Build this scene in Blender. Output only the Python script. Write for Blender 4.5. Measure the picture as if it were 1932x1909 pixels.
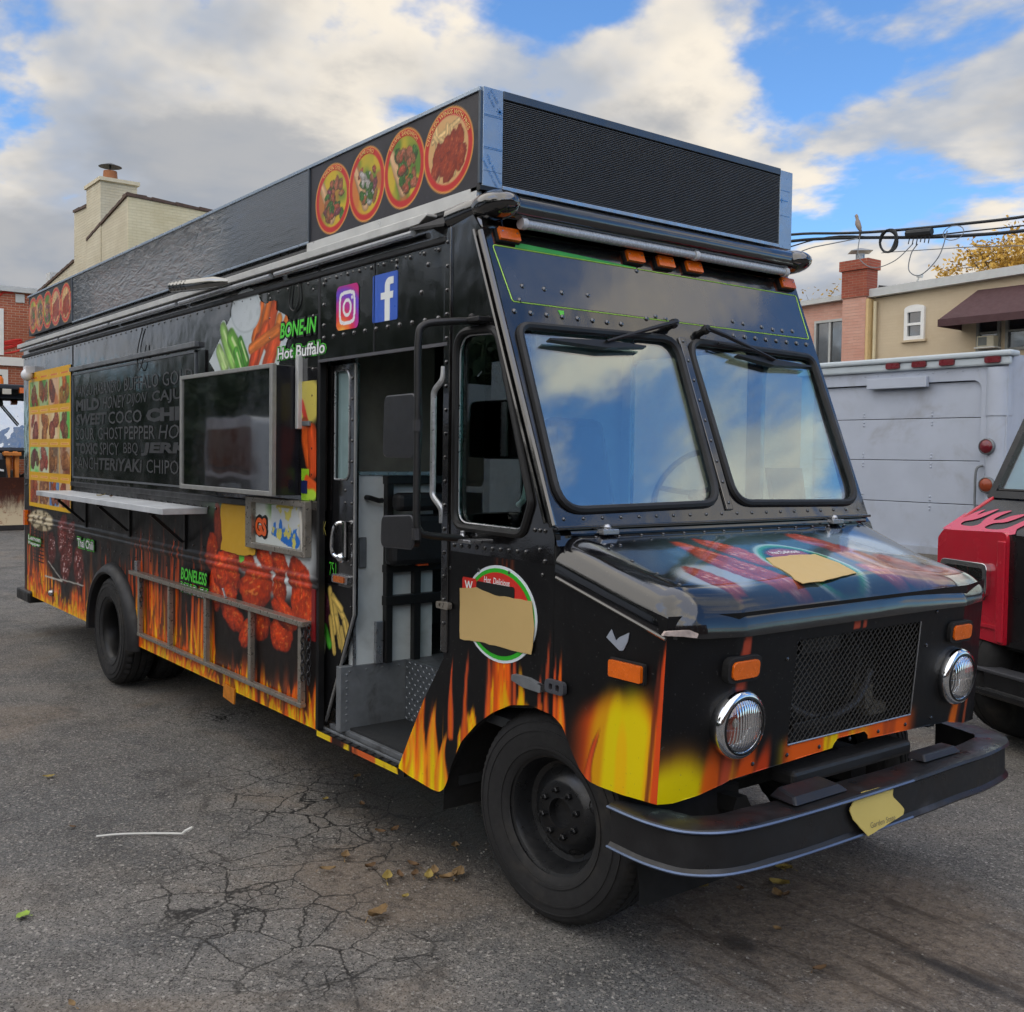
import bpy, bmesh, math, random
import numpy as np
from mathutils import Vector, Matrix
from mathutils.geometry import tessellate_polygon

SC = bpy.context.scene
COL = SC.collection
for _o in list(bpy.data.objects):
    bpy.data.objects.remove(_o)
R = math.radians
rnd = random.Random(7)

# ---------------------------------------------------------------- camera
cam_d = bpy.data.cameras.new("camera")
cam = bpy.data.objects.new("camera", cam_d)
COL.objects.link(cam)
cam_d.sensor_fit = 'HORIZONTAL'
cam_d.sensor_width = 36.0
cam_d.lens = 36.0 * 1969.3 / 1932.0
cam_d.shift_y = -(954.5 - 933.7) / 1932.0
cam_d.clip_start = 0.05
cam_d.clip_end = 600
_Rt = Vector((0.60897621, 0.7930724, 0.01356993))
_Up = Vector((-0.03848636, 0.01245593, 0.99918149))
_Bk = Vector((0.79225423, -0.60900002, 0.03810784))
cam.matrix_world = Matrix(((_Rt.x, _Up.x, _Bk.x, 3.1936), (_Rt.y, _Up.y, _Bk.y, -2.3872),
                           (_Rt.z, _Up.z, _Bk.z, 1.7421), (0, 0, 0, 1)))
SC.camera = cam

# ---------------------------------------------------------------- sky
SUN_EL, SUN_AZ = R(58), R(-75)          # azimuth measured from +x, counter-clockwise
sun_dir = Vector((math.cos(SUN_EL) * math.cos(SUN_AZ), math.cos(SUN_EL) * math.sin(SUN_AZ), math.sin(SUN_EL)))


class NT:
    """small helper for writing node trees"""
    def __init__(s, tree):
        s.t = tree
        s.n = tree.nodes
        s.l = tree.links

    def new(s, typ, _props=None, **ins):
        n = s.n.new(typ)
        for k, v in (_props or {}).items():
            setattr(n, k, v)
        for k, v in ins.items():
            key = int(k[1:]) if k[0] == '_' and k[1:].isdigit() else k.replace('__', ' ')
            s.set(n.inputs[key], v)
        return n

    def set(s, inp, v):
        if isinstance(v, bpy.types.NodeSocket):
            s.l.new(v, inp)
        elif isinstance(v, bpy.types.Node):
            s.l.new(v.outputs[0], inp)
        elif isinstance(v, (tuple, list)) and len(v) == 3 and inp.type == 'RGBA':
            inp.default_value = (*v, 1)
        else:
            inp.default_value = v

    def m(s, op, a, b=None, c=None, clamp=False):
        n = s.n.new('ShaderNodeMath')
        n.operation = op
        n.use_clamp = clamp
        for i, v in enumerate((a, b, c)):
            if v is not None:
                s.set(n.inputs[i], v)
        return n.outputs[0]

    def mix(s, fac, a, b, blend='MIX'):
        n = s.n.new('ShaderNodeMix')
        n.data_type = 'RGBA'
        n.blend_type = blend
        s.set(n.inputs[0], fac)
        s.set(n.inputs[6], a)
        s.set(n.inputs[7], b)
        return n.outputs[2]

    def ramp(s, fac, lo, hi, a=0.0, b=1.0, smooth=True):
        n = s.n.new('ShaderNodeMapRange')
        n.interpolation_type = 'SMOOTHSTEP' if smooth else 'LINEAR'
        for i, v in enumerate((fac, lo, hi, a, b)):
            s.set(n.inputs[i], v)
        return n.outputs[0]

    def noise(s, vec, scale, detail=4, rough=0.55, dist=0.0, out=0):
        n = s.new('ShaderNodeTexNoise', None, Scale=scale, Detail=detail, Roughness=rough, Distortion=dist)
        if vec is not None:
            s.set(n.inputs['Vector'], vec)
        return n.outputs[out]


world = bpy.data.worlds.new("World")
SC.world = world
world.use_nodes = True
W = NT(world.node_tree)
W.n.clear()
sky = W.new('ShaderNodeTexSky', dict(sky_type='NISHITA', sun_disc=False, sun_elevation=SUN_EL,
                                     sun_rotation=math.pi / 2 - SUN_AZ, altitude=50, air_density=1.0,
                                     dust_density=0.6, ozone_density=2.0))
tc = W.new('ShaderNodeTexCoord')
sep = W.new('ShaderNodeSeparateXYZ', None, Vector=tc.outputs['Generated'])
dx_, dy_, dz_ = sep.outputs
den = W.m('ADD', W.m('MAXIMUM', dz_, 0.0), 0.25)
pv = W.new('ShaderNodeCombineXYZ', None, X=W.m('DIVIDE', dx_, den), Y=W.m('DIVIDE', dy_, den), Z=7.6)
# more cover towards -x, clearer towards +y
lat = W.m('ADD', W.m('MULTIPLY', dx_, -0.61), W.m('MULTIPLY', dy_, -0.79))
offv = W.new('ShaderNodeVectorMath', dict(operation='ADD'))
W.set(offv.inputs[0], pv.outputs[0])
offv.inputs[1].default_value = (0.10, 0.06, 0.10)
n1 = W.noise(pv.outputs[0], 1.55, 7, 0.54, 0.12)
n2 = W.noise(offv.outputs[0], 1.55, 5, 0.54, 0.12)
nb = W.noise(pv.outputs[0], 0.55, 2, 0.5)
dens = W.m('ADD', W.m('ADD', n1, W.m('MULTIPLY', lat, 0.09)), W.m('MULTIPLY', W.m('SUBTRACT', nb, 0.5), 0.30))
mask = W.ramp(dens, 0.435, 0.50)
lit = W.ramp(W.m('SUBTRACT', n1, n2), -0.08, 0.10)
thick = W.ramp(W.m('ADD', dens, W.m('MULTIPLY', lat, 0.07)), 0.50, 0.63)
c_lit = W.mix(lit, (0.165, 0.182, 0.212), (0.345, 0.315, 0.270))
c_cloud = W.mix(W.m('MULTIPLY', thick, 0.80), c_lit, (0.118, 0.130, 0.150))
skyc = W.mix(1.0, sky.outputs[0], (0.64, 0.92, 1.18), 'MULTIPLY')
bg_sky = W.new('ShaderNodeBackground', None, Color=skyc, Strength=0.062)
bg_cl = W.new('ShaderNodeBackground', None, Color=c_cloud, Strength=1.0)
mixs = W.n.new('ShaderNodeMixShader')
W.set(mixs.inputs[0], mask)
W.l.new(bg_sky.outputs[0], mixs.inputs[1])
W.l.new(bg_cl.outputs[0], mixs.inputs[2])
wo = W.n.new('ShaderNodeOutputWorld')
W.l.new(mixs.outputs[0], wo.inputs[0])

# ---------------------------------------------------------------- sun behind thin cloud, exposure
sun_d = bpy.data.lights.new("sun", 'SUN')
sun_d.energy = 1.15
sun_d.angle = R(130)
sun_d.color = (1.0, 0.93, 0.84)
sun = bpy.data.objects.new("sun", sun_d)
COL.objects.link(sun)
sun.rotation_euler = sun_dir.to_track_quat('Z', 'Y').to_euler()
SC.view_settings.view_transform = 'Standard'
SC.view_settings.look = 'None'
SC.view_settings.exposure = 1.5
SC.view_settings.gamma = 1.0
SC.view_settings.use_curve_mapping = False
SC.cycles.max_bounces = 6
SC.cycles.diffuse_bounces = 3
SC.cycles.glossy_bounces = 3
SC.cycles.use_adaptive_sampling = True
SC.cycles.adaptive_threshold = 0.025
SC.cycles.transparent_max_bounces = 12
SC.cycles.caustics_reflective = False
SC.cycles.caustics_refractive = False


# ---------------------------------------------------------------- helpers
def lin(*c):
    """sRGB 0..255 to linear"""
    if len(c) == 1:
        c = c[0]
    return tuple(((v / 255.0) / 12.92 if v / 255.0 <= 0.04045 else ((v / 255.0 + 0.055) / 1.055) ** 2.4) for v in c)


class Frame:
    def __init__(s, o, u, v, n):
        s.o, s.u, s.v, s.n = Vector(o), Vector(u), Vector(v), Vector(n)

    def __call__(s, a, b, c=0.0):
        return s.o + s.u * a + s.v * b + s.n * c

    def arr(s, A, B, C=0.0):
        A, B = np.asarray(A, float), np.asarray(B, float)
        C = np.zeros_like(A) + C
        o, u, v, n = (np.array(q) for q in (s.o, s.u, s.v, s.n))
        return o + A[..., None] * u + B[..., None] * v + C[..., None] * n


WORLD = Frame((0, 0, 0), (1, 0, 0), (0, 1, 0), (0, 0, 1))
SIDE = Frame((0, 0, 0), (1, 0, 0), (0, 0, 1), (0, -1, 0))       # a = x, b = z, c = outwards (-y)


def frontframe(x):
    return Frame((x, 0, 0), (0, 1, 0), (0, 0, 1), (1, 0, 0))    # a = y, b = z, c = +x


LOCAL = set()


def attach(o, parent):
    if parent is not None:
        o.parent = parent
        if parent.type == 'EMPTY' and parent.name not in LOCAL:
            o.matrix_parent_inverse = Matrix.Translation(-parent.location)


def tag(o, label=None, cat=None, group=None, kind=None):
    if label:
        o['label'] = label
    if cat:
        o['category'] = cat
    if group:
        o['group'] = group
    if kind:
        o['kind'] = kind
    return o


def empty(name, loc, label, cat, group=None, rz=0.0, local=False):
    o = bpy.data.objects.new(name, None)
    COL.objects.link(o)
    o.location = loc
    o.rotation_euler = (0, 0, rz)
    o.empty_display_size = 0.1
    if local:
        LOCAL.add(o.name)
    return tag(o, label, cat, group)


def copy_tree(o, parent=None):
    c = o.copy()
    COL.objects.link(c)
    if o.name in LOCAL:
        LOCAL.add(c.name)
    if parent is not None:
        c.parent = parent
        c.matrix_parent_inverse = o.matrix_parent_inverse.copy()
    for ch in list(o.children):
        copy_tree(ch, c)
    return c


def mesh_obj(name, V, Fc, mat, parent=None, smooth=False, ang=40, bevel=0.0, loc=None):
    me = bpy.data.meshes.new(name)
    me.from_pydata([tuple(v) for v in V], [], Fc)
    me.update()
    if mat is not None:
        me.materials.append(mat)
    if smooth:
        me.polygons.foreach_set('use_smooth', np.ones(len(me.polygons), bool))
        me.set_sharp_from_angle(angle=R(ang))
    o = bpy.data.objects.new(name, me)
    COL.objects.link(o)
    if loc is not None:
        o.location = loc
    attach(o, parent)
    if bevel:
        b = o.modifiers.new('bevel', 'BEVEL')
        b.width = bevel
        b.segments = 2
        b.limit_method = 'ANGLE'
        b.angle_limit = R(35)
    return o


class MB:
    """collects shapes, build() makes them one mesh object"""
    def __init__(s):
        s.v, s.f = [], []

    def add(s, V, Fc):
        k = len(s.v)
        s.v += [Vector(v) for v in V]
        s.f += [tuple(i + k for i in f) for f in Fc]
        return s

    def box(s, a0, a1, b0, b1, c0, c1, F=WORLD):
        V = [F(a, b, c) for c in (c0, c1) for b in (b0, b1) for a in (a0, a1)]
        return s.add(V, [(0, 2, 3, 1), (4, 5, 7, 6), (0, 1, 5, 4), (2, 6, 7, 3), (0, 4, 6, 2), (1, 3, 7, 5)])

    def hexa(s, P):
        """8 corners: bottom 4 (ccw), top 4"""
        return s.add(P, [(3, 2, 1, 0), (4, 5, 6, 7), (0, 1, 5, 4), (1, 2, 6, 5), (2, 3, 7, 6), (3, 0, 4, 7)])

    def tube(s, pts, r, seg=8, closed=False, caps=True):
        pts = [Vector(p) for p in pts]
        n = len(pts)
        rs = r if isinstance(r, (list, tuple)) else [r] * n
        up = None
        V, Fc = [], []
        for i, p in enumerate(pts):
            if closed:
                t = pts[(i + 1) % n] - pts[i - 1]
            else:
                t = pts[min(i + 1, n - 1)] - pts[max(i - 1, 0)]
            t = t.normalized() if t.length > 1e-9 else Vector((0, 0, 1))
            if up is None:
                ref = Vector((0, 0, 1)) if abs(t.z) < 0.9 else Vector((1, 0, 0))
                up = t.cross(ref).normalized()
            else:
                up = (up - t * up.dot(t))
                up = up.normalized() if up.length > 1e-6 else t.cross(Vector((0.3, 0.5, 0.8))).normalized()
            w = t.cross(up)
            for k in range(seg):
                a = 2 * math.pi * k / seg
                V.append(p + (up * math.cos(a) + w * math.sin(a)) * rs[i])
        m = n if closed else n - 1
        for i in range(m):
            j = (i + 1) % n
            for k in range(seg):
                l = (k + 1) % seg
                Fc.append((i * seg + k, i * seg + l, j * seg + l, j * seg + k))
        if caps and not closed:
            Fc.append(tuple(range(seg))[::-1])
            Fc.append(tuple((n - 1) * seg + k for k in range(seg)))
        return s.add(V, Fc)

    def lathe(s, prof, c, axis=(0, 1, 0), seg=32, a0=0.0, a1=2 * math.pi):
        """prof: (radius, height along axis)"""
        ax = Vector(axis).normalized()
        ref = Vector((0, 0, 1)) if abs(ax.z) < 0.9 else Vector((1, 0, 0))
        e1 = ax.cross(ref).normalized()
        e2 = ax.cross(e1)
        c = Vector(c)
        full = abs(a1 - a0 - 2 * math.pi) < 1e-6
        m = seg if full else seg + 1
        V, Fc = [], []
        for k in range(m):
            a = a0 + (a1 - a0) * k / seg
            d = e1 * math.cos(a) + e2 * math.sin(a)
            for r, h in prof:
                V.append(c + d * r + ax * h)
        n = len(prof)
        for k in range(seg):
            l = (k + 1) % m
            for i in range(n - 1):
                Fc.append((k * n + i, k * n + i + 1, l * n + i + 1, l * n + i))
        return s.add(V, Fc)

    def ball(s, c, r, seg=10, rings=6, sq=(1, 1, 1), cut=-1.0):
        c = Vector(c)
        V, Fc = [], []
        for i in range(rings + 1):
            th = math.pi * i / rings
            for k in range(seg):
                a = 2 * math.pi * k / seg
                V.append(c + Vector((r * sq[0] * math.sin(th) * math.cos(a), r * sq[1] * math.sin(th) * math.sin(a),
                                     r * sq[2] * math.cos(th))))
        for i in range(rings):
            for k in range(seg):
                l = (k + 1) % seg
                Fc.append((i * seg + k, (i + 1) * seg + k, (i + 1) * seg + l, i * seg + l))
        return s.add(V, Fc)

    def plate(s, outer, holes=(), F=WORLD, c0=0.0, c1=0.01):
        loops = [list(outer)] + [list(h) for h in holes]
        flat = [p for lp in loops for p in lp]
        tri = tessellate_polygon([[Vector((p[0], p[1], 0)) for p in lp] for lp in loops])
        n = len(flat)
        V = [F(p[0], p[1], c1) for p in flat]
        Fc = []
        for t in tri:
            a, b, c = (flat[i] for i in t)
            ccw = (b[0] - a[0]) * (c[1] - a[1]) - (b[1] - a[1]) * (c[0] - a[0]) > 0
            Fc.append(tuple(t) if ccw else tuple(reversed(t)))
        if c0 is not None:
            V += [F(p[0], p[1], c0) for p in flat]
            Fc += [tuple(i + n for i in reversed(f)) for f in Fc[:]]
            k = 0
            for li, lp in enumerate(loops):
                m = len(lp)
                area = sum(lp[i][0] * lp[(i + 1) % m][1] - lp[(i + 1) % m][0] * lp[i][1] for i in range(m))
                ccw = (area > 0) == (li == 0)
                for i in range(m):
                    j = (i + 1) % m
                    q = (k + i, k + i + n, k + j + n, k + j)
                    Fc.append(q if ccw else q[::-1])
                k += m
        return s.add(V, Fc)

    def build(s, name, mat, parent=None, smooth=False, ang=40, bevel=0.0, loc=None):
        return mesh_obj(name, s.v, s.f, mat, parent, smooth, ang, bevel, loc)


def rpoly(pts, r, n=5):
    """polygon with filleted corners; r one number or one per corner"""
    out = []
    m = len(pts)
    for i in range(m):
        p, a, b = Vector(pts[i]), Vector(pts[i - 1]), Vector(pts[(i + 1) % m])
        rr = r[i] if isinstance(r, (list, tuple)) else r
        da, db = (a - p), (b - p)
        la, lb = da.length, db.length
        da, db = da / la, db / lb
        ang = da.angle(db)
        d = min(rr / max(math.tan(ang / 2), 1e-3), la * 0.49, lb * 0.49)
        if d < 1e-5 or rr <= 0:
            out.append((p.x, p.y))
            continue
        p0, p1 = p + da * d, p + db * d
        for k in range(n + 1):
            t = k / n
            q = p0 * (1 - t) ** 2 + p * 2 * t * (1 - t) + p1 * t * t
            out.append((q.x, q.y))
    return out


def rrect(a0, a1, b0, b1, r, n=4):
    return rpoly([(a0, b0), (a1, b0), (a1, b1), (a0, b1)], r, n)


def circle(ca, cb, r, n=24, rb=None):
    return [(ca + r * math.cos(2 * math.pi * k / n), cb + (rb or r) * math.sin(2 * math.pi * k / n)) for k in range(n)]


def smoothpath(pts, n=8):
    """Catmull-Rom through points"""
    P = [Vector(p) for p in pts]
    out = []
    for i in range(len(P) - 1):
        p0, p1, p2, p3 = P[max(i - 1, 0)], P[i], P[i + 1], P[min(i + 2, len(P) - 1)]
        for k in range(n):
            t = k / n
            out.append(0.5 * ((2 * p1) + (p2 - p0) * t + (2 * p0 - 5 * p1 + 4 * p2 - p3) * t * t + (3 * p1 - p0 - 3 * p2 + p3) * t ** 3))
    out.append(P[-1])
    return out


# ---------------------------------------------------------------- materials
MATS = {}


def mat(name, col, rough=0.5, metal=0.0, coat=0.0, var=0.12, vscale=6.0, bump=0.0, bscale=60.0, spec=0.5, rvar=0.1, dirt=None, dscale=3.0):
    """procedural Principled material with mottled colour, roughness and relief"""
    if name in MATS:
        return MATS[name]
    m = bpy.data.materials.new(name)
    m.use_nodes = True
    T = NT(m.node_tree)
    b = T.n['Principled BSDF']
    tc = T.new('ShaderNodeTexCoord')
    vec = tc.outputs['Object']
    nz = T.noise(vec, vscale, 3, 0.6)
    f = T.ramp(nz, 0.25, 0.75, 1 - var, 1 + var, False)
    cc = T.mix(1.0, col, T.new('ShaderNodeCombineColor', None, Red=f, Green=f, Blue=f).outputs[0], 'MULTIPLY')
    if dirt:
        dn = T.noise(vec, dscale, 4, 0.65, 0.4)
        cc = T.mix(T.ramp(dn, dirt[1], dirt[2], 0, dirt[3] if len(dirt) > 3 else 1.0), cc, dirt[0])
    T.set(b.inputs['Base Color'], cc)
    rn = T.noise(vec, vscale * 2.3, 2, 0.6)
    T.set(b.inputs['Roughness'], T.ramp(rn, 0.25, 0.75, max(0.02, rough - rvar), min(1, rough + rvar), False))
    b.inputs['Metallic'].default_value = metal
    b.inputs['Coat Weight'].default_value = coat
    b.inputs['Coat Roughness'].default_value = 0.06
    b.inputs['Specular IOR Level'].default_value = spec
    if bump:
        bn = T.new('ShaderNodeBump', None, Strength=1.0, Distance=bump, Height=T.noise(vec, bscale, 4, 0.6))
        T.set(b.inputs['Normal'], bn.outputs[0])
    MATS[name] = m
    return m


def paint_mat(name, col, rough=0.12, wave=0.0015, wscale=5.0, peel=0.00012, coat=0.6, spec=0.5, dust=0.25, coat_ior=1.5):
    """hand-rolled glossy body paint on slightly wavy sheet metal, with a film of dust"""
    if name in MATS:
        return MATS[name]
    m = bpy.data.materials.new(name)
    m.use_nodes = True
    T = NT(m.node_tree)
    b = T.n['Principled BSDF']
    vec = T.new('ShaderNodeTexCoord').outputs['Object']
    src = col
    if col is None:
        src = T.new('ShaderNodeAttribute', dict(attribute_name='Col')).outputs[0]
    dn = T.noise(vec, 2.2, 4, 0.7, 0.5)
    cc = T.mix(T.ramp(dn, 0.45, 0.85, 0, dust), src, (0.06, 0.062, 0.066))
    sp = T.ramp(T.noise(vec, 90, 1, 0.6), 0.71, 0.76, 0, 0.35)
    cc = T.mix(sp, cc, (0.10, 0.10, 0.10))
    T.set(b.inputs['Base Color'], cc)
    T.set(b.inputs['Roughness'], T.ramp(T.noise(vec, 3.5, 3, 0.7), 0.3, 0.8, rough, rough + 0.22))
    b.inputs['Coat Weight'].default_value = coat
    b.inputs['Coat Roughness'].default_value = 0.04
    b.inputs['Coat IOR'].default_value = coat_ior
    b.inputs['Specular IOR Level'].default_value = spec
    b1 = T.new('ShaderNodeBump', None, Strength=1.0, Distance=wave * 4, Height=T.noise(vec, wscale, 2, 0.5))
    b2 = T.new('ShaderNodeBump', None, Strength=1.0, Distance=peel, Height=T.noise(vec, 160, 2, 0.5))
    T.set(b2.inputs['Normal'], b1.outputs[0])
    T.set(b.inputs['Normal'], b2.outputs[0])
    T.set(b.inputs['Coat Normal'], b2.outputs[0])
    MATS[name] = m
    return m


def print_mat(name, rough=0.34, coat=0.10, spec=0.28):
    """printed vinyl: colour comes from the picture stored on the sheet"""
    return paint_mat(name, None, rough, 0.0006, 7.0, 0.0001, coat, spec, dust=0.05)


def glass_mat(name, tint, refl=0.15, ior=1.6, rough=0.0, wave=0.0):
    if name in MATS:
        return MATS[name]
    m = bpy.data.materials.new(name)
    m.use_nodes = True
    T = NT(m.node_tree)
    T.n.clear()
    bf = T.new('ShaderNodeNewGeometry').outputs['Backfacing']
    fr = T.new('ShaderNodeFresnel', None, IOR=T.ramp(bf, 0.0, 1.0, ior, 1.0 / ior, False))
    fac = T.m('ADD', fr.outputs[0], refl, clamp=True)
    tr = T.new('ShaderNodeBsdfTransparent', None, Color=tint)
    gl = T.new('ShaderNodeBsdfGlossy', None, Color=(1, 1, 1), Roughness=rough)
    if wave:
        vec = T.new('ShaderNodeTexCoord').outputs['Object']
        bn = T.new('ShaderNodeBump', None, Strength=1.0, Distance=wave, Height=T.noise(vec, 2.0, 2, 0.5))
        T.set(gl.inputs['Normal'], bn.outputs[0])
    mx = T.n.new('ShaderNodeMixShader')
    T.set(mx.inputs[0], fac)
    T.l.new(tr.outputs[0], mx.inputs[1])
    T.l.new(gl.outputs[0], mx.inputs[2])
    out = T.n.new('ShaderNodeOutputMaterial')
    T.l.new(mx.outputs[0], out.inputs[0])
    MATS[name] = m
    return m


def brick_mat(name, c1, c2, mortar, bw=0.22, bh=0.075, gap=0.012, rough=0.85, axis='Y', bump=0.006, mix2=None):
    """brickwork too far away to build brick by brick"""
    if name in MATS:
        return MATS[name]
    m = bpy.data.materials.new(name)
    m.use_nodes = True
    T = NT(m.node_tree)
    b = T.n['Principled BSDF']
    geo = T.new('ShaderNodeNewGeometry')
    sp = T.new('ShaderNodeSeparateXYZ', None, Vector=geo.outputs['Position'])
    h = sp.outputs[1] if axis == 'Y' else sp.outputs[0]
    v = T.new('ShaderNodeCombineXYZ', None, X=h, Y=sp.outputs[2], Z=0.0)
    br = T.new('ShaderNodeTexBrick', None, Color1=c1, Color2=c2, Mortar=mortar, Scale=1.0)
    T.set(br.inputs['Vector'], v.outputs[0])
    br.inputs['Mortar Size'].default_value = gap / 2
    br.inputs['Mortar Smooth'].default_value = 0.1
    br.inputs['Bias'].default_value = 0.0
    br.inputs['Brick Width'].default_value = bw
    br.inputs['Row Height'].default_value = bh
    nz = T.noise(geo.outputs['Position'], 1.4, 8, 0.65)
    cc = T.mix(T.ramp(nz, 0.35, 0.75, 0, 0.55), br.outputs[0], mix2 or tuple(x * 0.6 for x in c1))
    T.set(b.inputs['Base Color'], cc)
    b.inputs['Roughness'].default_value = rough
    bn = T.new('ShaderNodeBump', dict(invert=True), Strength=1.0, Distance=bump, Height=br.outputs['Fac'])
    T.set(b.inputs['Normal'], bn.outputs[0])
    MATS[name] = m
    return m


# ---------------------------------------------------------------- text and printed pictures
def text_polys(s, bold=0.0, shear=0.0, res=4):
    cu = bpy.data.curves.new('lettering', 'FONT')
    cu.body = s
    cu.offset = bold
    cu.shear = shear
    cu.resolution_u = res
    ob = bpy.data.objects.new('lettering', cu)
    me = bpy.data.meshes.new_from_object(ob)
    n = len(me.vertices)
    V = np.zeros(n * 3)
    me.vertices.foreach_get('co', V)
    V = V.reshape(-1, 3)
    Fc = [tuple(p.vertices) for p in me.polygons]
    bpy.data.objects.remove(ob)
    bpy.data.curves.remove(cu)
    bpy.data.meshes.remove(me)
    return V, Fc


def lettering(name, s, material, parent, F, a0, a1, b0, b1, c, bold=0.0, shear=0.0, warp=None, res=3):
    """text fitted into the rectangle a0..a1, b0..b1 of frame F at height c"""
    V, Fc = text_polys(s, bold, shear, res)
    if len(V) == 0:
        return None
    lo, hi = V.min(0), V.max(0)
    A = a0 + (V[:, 0] - lo[0]) / max(hi[0] - lo[0], 1e-6) * (a1 - a0)
    B = b0 + (V[:, 1] - lo[1]) / max(hi[1] - lo[1], 1e-6) * (b1 - b0)
    if warp:
        A, B = warp(A, B)
    P = F.arr(A, B, c)
    o = mesh_obj(name, P, Fc, material, parent)
    return o


def vnoise(x, y, seed=0):
    xi, yi = np.floor(x).astype(np.int64), np.floor(y).astype(np.int64)
    fx, fy = x - xi, y - yi
    fx, fy = fx * fx * (3 - 2 * fx), fy * fy * (3 - 2 * fy)

    def h(i, j):
        k = (i * 374761393 + j * 668265263 + seed * 974711) & 0x7fffffff
        k = ((k ^ (k >> 13)) * 1274126177) & 0x7fffffff
        return ((k ^ (k >> 16)) & 0xffff) / 65535.0
    a, b, c, d = h(xi, yi), h(xi + 1, yi), h(xi, yi + 1), h(xi + 1, yi + 1)
    return (a * (1 - fx) + b * fx) * (1 - fy) + (c * (1 - fx) + d * fx) * fy


def fbm(x, y, seed=0, octv=4):
    s, a, t = 0.0, 0.5, 0.0
    for k in range(octv):
        s = s + a * vnoise(x * 2 ** k, y * 2 ** k, seed + k * 17)
        t += a
        a *= 0.5
    return s / t


def sstep(a, b, x):
    t = np.clip((x - a) / (b - a), 0, 1)
    return t * t * (3 - 2 * t)


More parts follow.
